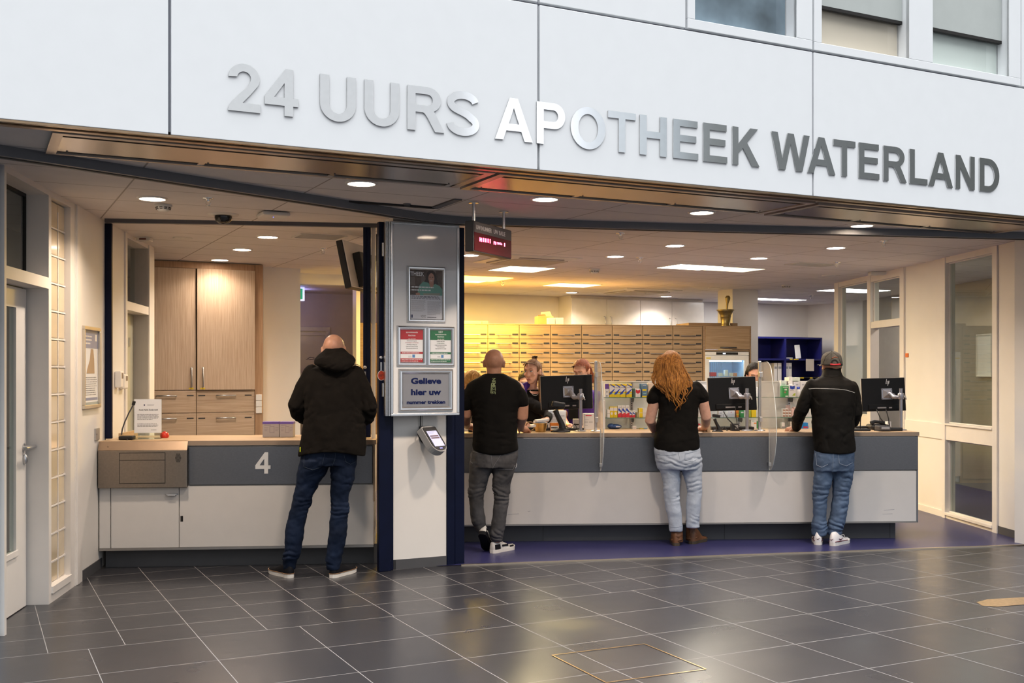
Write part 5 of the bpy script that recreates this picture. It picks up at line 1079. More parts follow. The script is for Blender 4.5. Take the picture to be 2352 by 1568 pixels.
# information poster on the left wall
t = thing('framed_poster', 'pale bronze framed information poster on the left wall', 'poster', LW.P, LW.ang)
u0, u1 = LW.u(187.5), LW.u(226); z1 = LW.uz(187.5, 747)[1]; z0 = LW.uz(187.5, 940)[1]
MB().frame(u0, u1, z0, z1, .028, -.022, 0).build('frame', mat('pale_bronze_frame', (.66, .58, .46), .3, metal=.7), t)
MB().box(u0 + .02, u1 - .02, -.004, 0, z0 + .02, z1 - .02).build('sheet', M_paper, t); W, Hh = u1 - u0 - .056, z1 - z0 - .056; a, c = u0 + .028, z0 + .028
rect(MB(), a, a + W, c + Hh * .76, c + Hh, -.005).build('blue_header', mat('poster_slate_blue', (.24, .27, .42), .5), t); lines('header_text', t, M_pw, a + W * .1, a + W * .6, c + Hh * .94, c + Hh * .80, 3, -.0055, .4, .3, 4); mb = MB(); rect(mb, a + W * .78, a + W * .9, c + Hh * .86, c + Hh * .95, -.0055); mb.build('header_mark', M_pw, t)
blob_ = MB(); blob_.add([(a + W * x, -.005, c + Hh * z) for x, z in ((.2, .42), (.75, .42), (.72, .62), (.66, .75), (.5, .75), (.42, .60), (.24, .47))], [tuple(range(7))]); blob_.build('picture', mat('poster_tan_photo', (.42, .30, .21), .5), t)
lines('body_text', t, M_greyink, a + W * .06, a + W * .92, c + Hh * .38, c + Hh * .12, 9, -.005, .35, .15, 11); rect(MB(), a + W * .05, a + W * .95, c + Hh * .06, c + Hh * .095, -.005).build('footer_band', MATS['poster_slate_blue'], t); rect(MB(), a, a + W, c, c + Hh * .035, -.005).build('footer_strip', mat('poster_grey_green', (.35, .40, .40), .5), t)

# ================================================================ things on the long counter
def rpx(x, v=0): return RC.off(v).u(x)
def rz(x, y, v=0): return RC.off(v).uz(x, y)[1]
def onC(x, v, z=None): q = RC.off(v); return q.pt(q.u(x), 0, WT + .0005 if z is None else z)
M_mon = mat('monitor_black', (.0055, .0055, .0065), .45, var=.1, spec=.25); M_pale = mat('pale_plastic', (.62, .58, .54), .4); M_armm = mat('grey_arm_metal', (.36, .37, .42), .34, metal=.6); M_logo = mat('silver_logo', (.75, .75, .76), .3)
def monitor(xl, xr, yt, yb, xp, ypt, label, yaw=0, flip=False, roll=1.6):
    vp, vm = .30, .52
    zt, zb = rz((xl + xr) / 2, yt, vm), rz((xl + xr) / 2, yb, vm); ul, urr = rpx(xl, vm), rpx(xr, vm); W, Hh = urr - ul, zt - zb
    up = rpx(xp, vp); base = onC(xp, vp); t = thing('monitor', label, 'monitor', base, RC.ang, 'monitors turned to the staff')
    cx = (ul + urr) / 2 - up; cy = vm - vp; cz = (zt + zb) / 2 - WT
    hd = thing('screen_housing', None, None); hd.parent = t; bpy.data.objects.remove(hd)
    T = Matrix.Translation((cx, cy, cz)) @ Matrix.Rotation(R(yaw), 4, 'Z') @ Matrix.Rotation(R(-roll), 4, 'Y') @ Matrix.Rotation(R(-4), 4, 'X')
    def P(name, mb, m): mb.v = [tuple(T @ Vector(q)) for q in mb.v]; return mb.build(name, m, t)
    P('screen_housing', MB().bbox(-W / 2 + .003, W / 2 - .003, -.012, .014, -Hh / 2, Hh / 2 - .003, .004), M_mon)
    mb = MB(); mb.box(-W / 2, W / 2, .004, .018, Hh / 2 - .004, Hh / 2); mb.box(-W / 2, -W / 2 + .004, .004, .018, -Hh / 2, Hh / 2); mb.box(W / 2 - .004, W / 2, .004, .018, -Hh / 2, Hh / 2); P('bezel_edge', mb, M_pale)
    P('display', MB().box(-W / 2 + .008, W / 2 - .008, .014, .0185, -Hh / 2 + .01, Hh / 2 - .01), mat('lit_display', (.5, .55, .6), .3, emit=(.7, .8, 1), estr=.8))
    mb = MB(); mb.bbox(-W * .36, W * .36, -.024, -.012, -Hh * .46, -Hh * .30, .006); P('port_cover', mb, M_mon)
    mb = MB(); mb.box(-W * .16, W * .04, -.0245, -.024, -Hh * .42, -Hh * .38); mb.box(W * .10, W * .17, -.0245, -.024, -Hh * .42, -Hh * .385); P('port_label', mb, M_greyink)
    lx = W * (.02 if not flip else .10); lz = Hh * .36   # four slanted strokes of the maker's mark
    mb = MB(); s = Hh * .012
    def stroke(x0, z0, x1, z1): mb.add([(lx + x0 * s - s * .55, -.0126, lz + z0 * s), (lx + x0 * s + s * .55, -.0126, lz + z0 * s), (lx + x1 * s + s * .55, -.0126, lz + z1 * s), (lx + x1 * s - s * .55, -.0126, lz + z1 * s)], [(0, 1, 2, 3)])
    stroke(-4.2, -4, -1.6, 8); stroke(-1.6, -4, -.2, 3); stroke(.4, -8.5, 3.0, 3.6); stroke(3.0, -3.2, 4.4, 3.4); stroke(-1.4, 2.2, -.2, 3.6); P('maker_mark', mb, M_logo)
    vx, vz = W * (.03 if not flip else .07), Hh * .0 + .005
    mb = MB(); mb.bbox(vx - .05, vx + .05, -.022, -.012, vz - .055, vz + .05, .003); w = .05
    mb.add([(vx - .036, -.022, vz - .04), (vx + .036, -.022, vz - .04), (vx + .036, -.022, vz + .036), (vx - .036, -.022, vz + .036), (vx - .008, -.050, vz - .012), (vx + .02, -.050, vz - .012), (vx + .02, -.050, vz + .016), (vx - .008, -.050, vz + .016)], [(0, 1, 5, 4), (1, 2, 6, 5), (2, 3, 7, 6), (3, 0, 4, 7), (4, 5, 6, 7)]); P('vesa_plate', mb, M_armm)
    mb = MB()
    for a, b in ((-.042, -.047), (.042, -.047), (.042, .042), (-.042, .042)): mb.cyl((vx + a, -.0225, vz + b), (vx + a, -.0235, vz + b), .004, 8)
    P('plate_screws', mb, M_black)
    zr = rz(xp, ypt, vp) - WT; zc = rz(xp, ypt + 17, vp) - WT
    MB().cyl((0, 0, .006), (0, 0, zr), .0155, 18).build('pole', M_armm, t); MB().lathe([(.052, 0), (.05, .007), (.024, .010), (.016, .012)], n=24).build('foot_plate', M_armm, t)
    mb = MB(); mb.lathe([(.024, -.03), (.030, -.018), (.030, .018), (.022, .028)], (0, 0, zc), 18); mb.build('collar', M_armm, t)
    e = T @ Vector((vx + .006, -.045, vz)); mb = MB(); mb.tube([(0, 0, zc - .008), (-.06, -.004, zc - .012), (e.x + .035, e.y - .03, zc - .004), (e.x + .01, e.y - .012, e.z), (e.x, e.y + .004, e.z)], [.014, .018, .024, .017, .012], 12); mb.ell((e.x + .03, e.y - .028, zc + .004), (.026, .02, .018), 12, 8); mb.build('swivel_arm', M_armm, t)
    mb = MB(); mb.tube([(.015, -.028, zc), (.028, -.035, zc - .01), (.036, -.036, zc - .034)], [.010, .006, .005], 8); mb.build('clamp_lever', M_chrome, t)
    return t, T, W, Hh
monitor(1241.5, 1361, 861.5, 939.6, 1333.5, 893, 'black monitor before the clerk with the ponytail, left of the first acrylic screen')
monitor(1626, 1737, 865.5, 942.6, 1716, 892, 'black monitor on a pole before the dark haired clerk and the fridge')
monitor(1980.5, 2077, 867.5, 944, 2069.5, 892, 'black monitor on a pole at the right end of the long counter', yaw=-8, flip=True)
def scanner(x0, x1, yt, v, label, s=1.):
    w = rpx(x1, v) - rpx(x0, v); k = w / .17; t = thing('barcode_scanner', label, 'scanner', onC((x0 + x1) / 2 + 3, v), RC.ang, 'black barcode scanners'); 
    mb = MB(); mb.lathe([(.085, 0), (.084, .01), (.06, .022), (.04, .034)], n=24); mb.v = [(a * k, b * k * .8, c * k) for a, b, c in mb.v]; mb.build('base', M_black, t)
    mb = MB(); mb.tube([(.02 * k, 0, .02 * k), (.01 * k, 0, .07 * k), (-.03 * k, 0, .15 * k), (-.045 * k, 0, .19 * k)], [.034 * k, .026 * k, .022 * k, .026 * k], 14); mb.build('handle', M_black, t)
    mb = MB(); mb.bbox(-.11 * k, .005 * k, -.032 * k, .032 * k, .185 * k, .235 * k, .012 * k); T = Matrix.Translation((0, 0, .02 * k)) @ Matrix.Rotation(R(9), 4, 'Y'); mb.v = [tuple(T @ Vector(q)) for q in mb.v]; mb.build('head', M_black, t)
    mb = MB(); mb.tube([(.03 * k, .01, .05 * k), (.09 * k, .05, .03 * k), (.13 * k, .06, .07 * k), (.16 * k, .03, .004)], .004, 6); mb.build('cable', M_black, t); return t
scanner(1262, 1307, 950, .16, 'black barcode scanner on its stand between the gold bowl and the monitor pole'); scanner(1632, 1658, 946, .14, 'black barcode scanner on its stand below the middle monitor')
# gold bowl with packs
M_gold = mat('brushed_gold', (.62, .42, .16), .3, metal=1, var=.08); p = onC(1241.5, .20); rb = (rpx(1257.5, .2) - rpx(1226, .2)) / 2
t = thing('bowl', 'gold bowl full of medicine packs before the ponytailed clerk', 'bowl', p); hb = .078
MB().lathe([(0, 0), (rb * .72, 0), (rb * .76, .006), (rb, hb), (rb * 1.02, hb + .003), (rb * .97, hb), (rb * .72, .01), (0, .008)], n=32).build('shell', M_gold, t)
for k, (dx, dy, dz, a, b, l) in enumerate(((-.03, -.01, .062, 15, 12, 'lowest white medicine pack lying in the gold bowl'), (.0, .01, .082, 20, -10, 'middle white medicine pack in the gold bowl'), (.012, -.005, .104, 24, 8, 'topmost white medicine pack held in the gold bowl'))):
    o = MB().bbox(-.062, .062, -.024, .024, -.010, .010, .002).build('medicine_pack', mat('pack_white_print', (.78, .76, .74), .5, var=.08, scale=40), None, (p.x + dx, p.y + dy, p.z + dz)); o.rotation_euler = (R(6), R(-b * .6), R(a)); tag(o, l, 'medicine box', 'packs in the gold bowl')
def box(name, x0, x1, yt, v, dep, m, label, cat, group=None, base=None, marks=(), z0=None):
    """front face between two pixel columns at depth v behind the counter front; marks: (x0, x1, z0, z1, material) as fractions of the face"""
    q = RC.off(v); a, b = q.u(x0), q.u(x1); zb = WT + .0005 if base is None else base; h = q.uz((x0 + x1) / 2, yt)[1] - zb; mb = MB(); mb.bbox(0, b - a, 0, dep, 0, h, .0015); ms = [m]
    for k in marks:
        if k[-1] not in ms: ms.append(k[-1])
        mb.m = ms.index(k[-1])
        if len(k) == 5: mb.add([(k[0] * (b - a), -.0006, k[2] * h), (k[1] * (b - a), -.0006, k[2] * h), (k[1] * (b - a), -.0006, k[3] * h), (k[0] * (b - a), -.0006, k[3] * h)], [(0, 1, 2, 3)])
        else: mb.add([(x * (b - a), -.0009, z * h) for x, z in k[0]], [tuple(range(len(k[0])))])
    o = mb.build(name, ms, None, q.pt(a, 0, zb), RC.ang); return tag(o, label, cat, group)
c_ = lambda n, *c: mat(n, c, .5, var=.02)
cW, cY, cB, cR, cG, cP = c_('carton_white', .78, .77, .76), c_('carton_yellow', .80, .60, .02), c_('carton_blue', .03, .07, .42), c_('carton_red', .60, .03, .05), c_('carton_green', .05, .33, .09), c_('carton_purple', .14, .06, .30)
cT, cO, cL, cPk, cSl, cBr = c_('carton_teal', .30, .62, .55), c_('carton_orange', .80, .25, .03), c_('carton_lime', .42, .50, .06), c_('carton_pink', .70, .50, .46), c_('carton_slate', .10, .20, .32), c_('carton_brown', .36, .20, .13)
# staff side clutter under the first monitor
box('medicine_box', 1260, 1282, 942, .62, .08, cW, 'white medicine carton with blue corner behind the first scanner', 'medicine box', None, None, ((0, .12, .62, .8, cB), (.2, .9, .75, .78, M_greyink), (.2, .8, .68, .70, M_greyink), (0, 1, .5, .51, M_greyink)))
box('medicine_box', 1283, 1300, 943, .66, .08, cW, 'white medicine carton right behind the first scanner', 'medicine box', None, None, ((.1, .8, .7, .74, M_greyink), (.1, .9, .5, .52, M_greyink)))
box('medicine_box', 1264, 1284, 971, .40, .06, cO, 'flat orange and white carton beside the gold bowl', 'medicine box', None, None, ((.04, .96, .08, .62, cW), (.1, .85, .3, .45, M_ink)))
box('leaflet_holder', 1340, 1365, 949, .55, .05, cW, 'white printed leaflet box with a red heading behind the monitor pole', 'leaflets', None, None, ((.2, .75, .84, .90, cR), (.12, .5, .6, .62, M_greyink), (.12, .42, .5, .52, M_greyink), (.5, .85, .5, .52, M_greyink), (.12, .42, .42, .44, M_greyink), (.5, .85, .42, .44, M_greyink), (.12, .4, .25, .27, M_greyink)))
box('card_reader', 1317, 1331, 962, .50, .05, M_pale, 'small pale card reader stand left of the monitor pole', 'card reader', None, None, ((.1, .9, .45, .55, M_slot),))
o = MB().bbox(-.22, .22, -.07, .07, 0, .022, .006).build('keyboard', M_black, None, onC(1285, .48), RC.ang); tag(o, 'black keyboard behind the gold bowl and first scanner', 'keyboard')
mb = MB(); n = 20
for k in range(n): a0, a1 = 2 * PI * k / n, 2 * PI * (k + 1) / n; mb.add([(r * math.cos(q), yy, .045 + r * math.sin(q)) for q in (a0, a1) for r, yy in ((.036, -.012), (.045, -.012), (.045, .012), (.036, .012))], [(0, 1, 5, 4), (1, 2, 6, 5), (2, 3, 7, 6), (3, 0, 4, 7)])
tag(mb.build('tape_roll', mat('tan_tape', (.22, .13, .07), .4), None, onC(1218, .30), RC.ang), 'roll of brown tape standing left of the gold bowl', 'tape')
tag(MB().bbox(-.05, .07, -.05, .05, 0, .03, .006).build('tape_dispenser', M_black, None, onC(1213, .45), RC.ang), 'black tape dispenser base behind the tape roll', 'tape dispenser')
tag(MB().bbox(-.05, .06, -.06, .06, 0, .025, .003).build('note_block', M_paper, None, onC(1075, .40), RC.ang), 'white note block on the counter beside the blue post', 'paper')
t = thing('card_terminal', 'black card terminal left of the bald customer in the T-shirt', 'terminal', onC(1083, .22), RC.ang); MB().bbox(-.03, .06, -.05, .05, 0, .03, .008).build('base', M_black, t); MB().bbox(-.02, .04, -.02, .06, .03, .14, .01).build('body', M_black, t)
def cable(pts, label, r=.0035): mb = MB(); mb.tube(pts, r, 6); tag(mb.build('cable', M_black), label, 'cable')
cable([at(1276, 936, 9.99), at(1283, 955, 9.9), at(1293, 972, 9.85), onC(1302, .26), onC(1310, .3)], 'black cable hanging from the first monitor to the scanner base')
# by the middle monitor
box('paper_cup', 1624.5, 1632, 976, .10, .07, mat('beige_cup', (.50, .38, .25), .6), 'beige pot left of the second scanner', 'pot')
o = MB().bbox(-.20, .20, -.06, .06, 0, .03, .006).build('keyboard', M_black, None, onC(1680, .46), RC.ang); tag(o, 'black keyboard below the middle monitor', 'keyboard')
box('pen_tray', 1681, 1697, 973, .24, .06, M_black, 'small black stand with a grey front under the middle monitor', 'stand', None, None, ((.45, .9, .25, .85, c_('tray_grey', .3, .3, .3)),))
cable([at(1689, 936, 9.98), at(1691, 960, 9.95), at(1694, 980, 9.9), onC(1698, .25)], 'thin black cable straight down from the middle monitor'); cable([at(1662, 945, 10.0), at(1672, 962, 9.9), at(1690, 980, 9.85), onC(1699, .18)], 'thick black cable curving down from the middle monitor', .006)
# right end of the counter
t = thing('desk_lamp', 'black gooseneck microphone stand right of the customer in the cap', 'microphone', onC(1976, .20), RC.ang); t.name = 'desk_microphone'
MB().bbox(-.08, .08, -.05, .05, 0, .02, .006).build('base', M_black, t); mb = MB(); mb.tube([(0, 0, .02), (.002, 0, .12), (-.005, 0, .24)], .005, 8); mb.tube([(-.005, 0, .24), (-.006, 0, .29)], .012, 8); mb.build('gooseneck', M_black, t)
o = MB().bbox(-.14, .14, -.06, .06, 0, .028, .006).build('keyboard', M_black, None, onC(1994, .50), RC.ang); tag(o, 'black keyboard left of the right end monitor pole', 'keyboard')
t = thing('telephone', 'black desk telephone under the right end monitor', 'telephone', onC(2016, .42), RC.ang); o = MB().bbox(-.09, .09, -.08, .08, .0, .05, .02).build('body', M_black, t); mb = MB(); mb.tube([(-.085, -.05, .06), (-.05, -.05, .075), (.0, -.05, .07), (.04, -.05, .06)], [.022, .016, .016, .022], 10); mb.build('handset', M_black, t)
t = thing('card_terminal', 'dark grey card terminal with keypad under the right end monitor', 'terminal', onC(2027, .15), RC.ang); o = MB().bbox(-.05, .05, -.07, .07, .006, .05, .01).build('body', mat('terminal_grey', (.05, .05, .055), .35), t); MB().bbox(-.038, .038, -.073, -.068, .02, .042, .002).build('display', mat('terminal_display', (.30, .31, .33), .25), t); MB().bbox(-.055, .055, -.05, .07, 0, .008, .003).build('foot', M_black, t)
box('paper_cup', 2039, 2047, 968, .62, .07, cW, 'white carton behind the card terminal at the right end', 'carton')
o = MB().bbox(-.07, .07, -.05, .05, 0, .03, .008).build('cable_box', M_black, None, onC(2052, .20), RC.ang); tag(o, 'flat black cable box before the right end monitor pole', 'cable box')
cable([at(2013, 940, 9.95), at(2022, 960, 9.9), at(2034, 976, 9.85), onC(2045, .3)], 'left cable looping down from the right end monitor', .005); cable([at(2035, 940, 9.96), at(2041, 962, 9.92), at(2043, 978, 9.9), onC(2048, .33)], 'right cable hanging straight from the right end monitor', .005)

# ================================================================ display shelf on the back of the long counter
SV = .62; SB = .80; q0 = RC.off(SV)
t = thing('display_shelf', 'white display shelf with two glass shelves along the back of the long counter', 'shelf', RC.P, RC.ang)
sa, sb = q0.u(1386), q0.u(1884); zT = rz(1450, 875, SB); s1 = rz(1450, 912, SV); s2 = rz(1450, 958.8, SV); M_sh = mat('display_white', (.80, .78, .76), .4)
MB().box(sa, sb, SB, SB + .02, WT, zT).build('back_panel', M_sh, t); MB().box(sa, sa + .014, SV - .02, SB, WT, s1 - .03).build('side_panel', M_sh, t); MB().box(sa, sb, SB - .02, SB + .02, zT - .006, zT).build('top_edge', M_white, t)
M_gs = mat('green_glass_edge', (.10, .22, .17), .1, spec=.7)
for z in (s1, s2): mb = MB(); mb.box(sa + .016, sb, SV, SB, z - .007, z); mb.m = 1; mb.box(sa + .016, sb, SV - .002, SV, z - .007, z); mb.build('glass_shelf', [M_glass, M_gs], t)
for x in (1451, 1560, 1697, 1812):
    u = RC.off(SB).u(x); mb = MB(); mb.box(u - .012, u + .012, SB - .006, SB - .0005, WT, zT - .01); mb.build('slotted_upright', M_alu, t); mb = MB()
    for k in range(20): z = WT + .02 + k * .021; mb.box(u - .005, u + .005, SB - .0065, SB - .006, z, z + .011)
    mb.build('upright_slots', M_slot, t)
    for z in (s1, s2): MB().prism([(u - .003, z - .008), (u + .003, z - .008), (u + .003, z - .03), (u - .003, z - .05)], SB - .12, SB - .006).build('shelf_bracket', M_darkmetal, t)
g1, g2, g3 = 'boxes on the upper glass shelf', 'boxes on the lower glass shelf', 'goods at the foot of the display shelf'
v = SV + .02
B = lambda x0, x1, yt, base, m, l, g, marks=(), dep=.07, vv=v, cat='medicine box', nm='medicine_box': box(nm, x0, x1, yt, vv, dep, m, l, cat, g, base, marks)
stripe = lambda: ((0, 1, .42, .86, cW), ([(0, .98), (.25, .98), (1, .80), (1, .70)], cB), ([(0, .32), (1, .66), (1, .60), (.4, .24), (0, .18)], cB), (.3, 1, .24, .30, cT), (.08, .9, .70, .74, M_greyink))
B(1389.5, 1398.5, 881, s1, cW, 'white box with purple top at the left end of the upper glass shelf', g1, ((0, 1, .62, 1, cP), (.3, .7, .35, .45, M_greyink), (.3, .7, .05, .15, M_greyink)))
for x0, x1, l in ((1399.7, 1411.8, 'first of three touching yellow and white boxes with blue stripes'), (1412, 1424, 'second of three touching yellow and white boxes with blue stripes'), (1424.4, 1436.5, 'third of three touching yellow and white boxes with blue stripes'), (1438.5, 1451.5, 'yellow and white striped box standing apart, fourth in the row')): B(x0, x1, 881.5, s1, cY, l, g1, stripe())
B(1453, 1455.4, 892, s1, c_('tube_green', .10, .17, .13), 'narrow dark green tube beside the fourth yellow box', g1); B(1456.3, 1459, 892, s1, c_('tube_green', .10, .17, .13), 'narrow dark green tube beside the white box with red heart', g1)
B(1459.6, 1471, 893, s1, cW, 'small white box with a red shape on the upper shelf', g1, (([(.1, .95), (.5, .8), (.9, .95), (.95, .6), (.5, .4), (.05, .6)], cR), (.44, .62, .12, .85, cW)))
B(1470, 1474.5, 881, s1, cSl, 'narrow slate blue box edge behind the tall slate blue box', g1, (), .05, v + .05); B(1475, 1486.5, 881.5, s1, cSl, 'tall slate blue box with yellow band and foot', g1, ((.06, .85, .48, .62, cY), (0, 1, 0, .10, cY), (.15, .8, .88, .92, cW), (.2, .8, .25, .3, cT)))
B(1489, 1506, 879, s1, c_('carton_cream', .74, .62, .50), 'cream box partly behind the long haired customer', g1); B(1612, 1622, 884, s1, cW, 'white box partly behind the long haired customer on her right', g1)
B(1634, 1646, 882, s1, cW, 'white box with a blue wave label left of the middle monitor', g1, (([(0, .62), (.5, .55), (1, .62), (1, .88), (.5, .80), (0, .88)], cB), (.3, .8, .4, .43, M_greyink)))
B(1742, 1746.5, 889, s1, cW, 'white box edge right of the middle monitor', g1)
B(1794, 1806.5, 873.5, s1, cW, 'tall white box with faint print behind the green box', g1, ((.2, .8, .76, .80, M_greyink),), .05, v + .07)
t = thing('bottle', 'white pump bottle standing behind the white box with blue wave', 'bottle', onC(1815.5, SV + .12, s1 + .0005), RC.ang); hb = rz(1815, 865, SV + .12) - s1; MB().lathe([(.031, 0), (.033, .01), (.033, hb * .52), (.028, hb * .58), (.022, hb * .60)], n=20).build('bottle_body', cW, t); MB().lathe([(.021, hb * .60), (.021, hb * .68), (.017, hb)], n=20).build('cap', M_white, t)
B(1797, 1811, 886, s1, cG, 'green box with white lettering on the upper shelf right', g1, ((.1, .9, .86, .92, cW), (.35, .75, .6, .74, cW), (.5, .95, .02, .12, cW), (.3, .6, .35, .5, cBr)))
B(1811.5, 1828, 884, s1, cW, 'white box with blue wave label and green leaf right of the green box', g1, (([(.2, .70), (.5, .64), (.85, .70), (.85, .95), (.5, .88), (.2, .95)], cB), (.2, .7, .55, .58, M_greyink), ([(.45, .1), (.9, .1), (.95, .35), (.7, .28)], cL)))
B(1824, 1837.5, 876.5, s1, cW, 'white box with a thin crest behind the blue capped bottle', g1, ((.3, .7, .78, .82, M_greyink),), .05, v + .07); B(1838, 1851, 876.5, s1, cW, 'white box with a thin crest nearest the customer in the cap', g1, ((.3, .7, .78, .82, M_greyink),), .05, v + .07)
t = thing('bottle', 'small white bottle with blue cap right of the leaf box', 'bottle', onC(1833.5, SV + .05, s1 + .0005), RC.ang); hb = rz(1833, 888, SV + .05) - s1; MB().lathe([(.017, 0), (.019, .006), (.019, hb * .68), (.013, hb * .78)], n=18).build('bottle_body', cW, t); MB().lathe([(.015, hb * .78), (.015, hb), (0, hb)], n=18).build('cap', cB, t)
o = MB().bbox(0, .11, 0, .14, 0, .035, .003).build('paper_stack', mat('pale_green_paper', (.62, .68, .58), .6), None, RC.pt(q0.u(1821), SB - .06, zT + .0005), RC.ang); tag(o, 'stack of pale papers on top of the display shelf', 'papers')
# lower glass shelf
B(1395, 1401, 940.5, s2, cW, 'white box at the left end of the lower glass shelf', g2, ((0, 1, .48, .52, M_greyink),))
for x0, x1, l in ((1400.8, 1409.3, 'left of two yellow boxes with white circles'), (1409.6, 1418.2, 'right of two yellow boxes with white circles')): B(x0, x1, 934, s2, cY, l, g2, ((0, 1, .62, .93, cW), (([(.5 + .28 * math.cos(2 * PI * k / 12), .38 + .14 * math.sin(2 * PI * k / 12)) for k in range(12)]), cW)))
rw = lambda: (([(0, .30), (1, .42), (1, .02), (0, .02)], cR), ([(0, .62), (1, .40), (1, .52), (.3, .80)], cB), (.3, .85, .84, .88, M_greyink))
for x0, x1, y, l in ((1419.3, 1427.6, 931, 'first tall white box with blue and red bands'), (1428.3, 1436.6, 931, 'second tall white box with blue and red bands'), (1437.2, 1445.6, 931, 'third tall white box with blue and red bands'), (1446, 1452.3, 942.5, 'left small white box with blue and red bands'), (1452.7, 1459, 942.5, 'right small white box with blue and red bands')): B(x0, x1, y, s2, cW, l, g2, rw(), .05)
B(1467.5, 1476, 937, s2, cY, 'yellow box left of the long haired customer on the lower shelf', g2, ((0, 1, .48, .52, cW), (0, .12, 0, 1, cW))); B(1476.3, 1486, 938, s2, cW, 'white box close to the long haired customer on the lower shelf', g2, ((.1, .8, .5, .52, M_greyink),)); B(1462, 1467, 947, s2, c_('carton_olive', .35, .30, .15), 'low olive box left of the yellow box on the lower shelf', g2)
B(1598, 1603, 940, s2, cY, 'narrow yellow box right of the long haired customer', g2); B(1604, 1610, 942, s2, cW, 'narrow white box right of the long haired customer', g2)
for x0, x1, y, m, l in ((1651, 1661, 943, cW, 'white box with two small marks below the middle monitor'), (1662, 1670, 950, cW, 'low white box below the middle monitor'), (1671, 1688, 943, cW, 'wide white box with red dot below the middle monitor'), (1690, 1697, 942, cO, 'orange box below the middle monitor'), (1700.5, 1709, 942, cG, 'green box with a white cross band below the middle monitor'), (1718.5, 1724.5, 942, cL, 'olive green box right of the middle monitor pole'), (1726, 1737, 939, cY, 'bright yellow box right of the middle monitor pole')):
    mk = {1651: ((.35, .65, .6, .7, M_greyink), (.35, .65, .2, .3, M_greyink), (0, 1, .48, .5, M_greyink)), 1671: ((.45, .55, .7, .85, cR), (.1, .9, .4, .42, M_greyink)), 1690: ((.1, .9, .3, .5, cY),), 1700.5: ((.15, .85, .6, .8, cW),)}.get(x0, ())
    B(x0, x1, y, s2, m, l, g2, mk)
k = 0
for r in range(3):
    for c in range(3):
        z0 = s2 + r * .0275 + (.0005 if r == 0 else .0); k += 1
        if r == 2 and c == 2: continue
        xa = 1798 + c * 6.6; o = box('small_pack', xa, xa + 6.2, rz(xa, 958.8, v) and 0, v, .05, cPk, '', 'medicine box', g2, z0) if False else None
        q = RC.off(v); a, b = q.u(xa), q.u(xa + 6.2); mb = MB(); mb.bbox(0, b - a, 0, .05, 0, .027, .001); mb.m = 1; mb.add([(.002, -.0006, .004), (b - a - .002, -.0006, .004), (b - a - .002, -.0006, .016), (.002, -.0006, .019)], [(0, 1, 2, 3)])
        o = mb.build('small_pack', [cW, cBr], None, q.pt(a, 0, z0 + .0003 * r), RC.ang); tag(o, '%s %s pack of the brown and white stack on the lower glass shelf' % (('bottom', 'middle', 'top')[r], ('left', 'centre', 'right')[c]), 'medicine box', g2)
B(1807, 1815.5, 930.5, s2, cPk, 'tall pale pink box behind the stack of small packs', g2, (), .04, v + .08); B(1818, 1824, 938, s2, cPk, 'pale pink box right of the stack of small packs', g2); B(1824.5, 1832, 935, s2, cPk, 'pale pink box beside the sleeve of the customer in the cap', g2)
# counter level
t = thing('display_pouch', 'dark blue rounded pouch lying left at the foot of the display shelf', 'pouch', onC(1412, SV + .06), RC.ang); mb = MB(); mb.ell((0, 0, .022), (.066, .05, .024), 20, 10); mb.ell((-.035, 0, .026), (.035, .045, .026), 16, 10); mb.build('pouch', mat('pouch_blue', (.02, .06, .20), .4), t); o = text('pouch_print', 'Zyncal', .012, .025, .016, M_wtxt, t, y=-.051, bold=.02)
bpy.data.objects.remove(o); lines('pouch_print', t, M_wtxt, .004, .05, .030, .014, 1, -.0525, .6, 0, 3)
B(1453, 1461.5, 978, None, cW, 'small white carton at the foot of the display shelf', g3, ((.1, .9, .5, .55, cR),)); B(1470, 1479, 983.5, None, cY, 'flat yellow carton at the foot of the display shelf', g3); B(1480, 1487, 983.5, None, c_('carton_sky', .2, .4, .62), 'flat sky blue carton at the foot of the display shelf', g3)
B(1601, 1609, 973, None, cR, 'red topped carton seen under the elbow of the long haired customer', g3, ((0, 1, 0, .8, cPk),)); B(1725.5, 1738, 964, None, cW, 'white carton with an orange corner left of the second divider post', g3, ((.5, .95, .55, .68, cO), (.15, .5, .82, .9, cT))); B(1739, 1742.5, 967, None, cG, 'thin green carton beside the second divider post', g3)
B(1796, 1802.5, 970, None, cW, 'small white carton right of the second acrylic screen', g3, ((0, 1, 0, .35, c_('tray_grey', .3, .3, .3)),)); B(1815, 1820, 968, None, M_pale, 'pale bottle shaped carton beside the sleeve on the counter', g3)
B(1838, 1857, 977.5, None, c_('carton_bright_blue', .01, .22, .62), 'lower bright blue carton with red lettering by the customer in the cap', g3, ((.38, .92, .2, .75, cR),)); q_ = RC.off(v); zz0 = q_.uz(1847, 977.5)[1] + .0005
B(1840, 1856, 970.5, zz0, c_('carton_bright_blue', .01, .22, .62), 'upper bright blue carton lying on the other by the customer in the cap', g3)

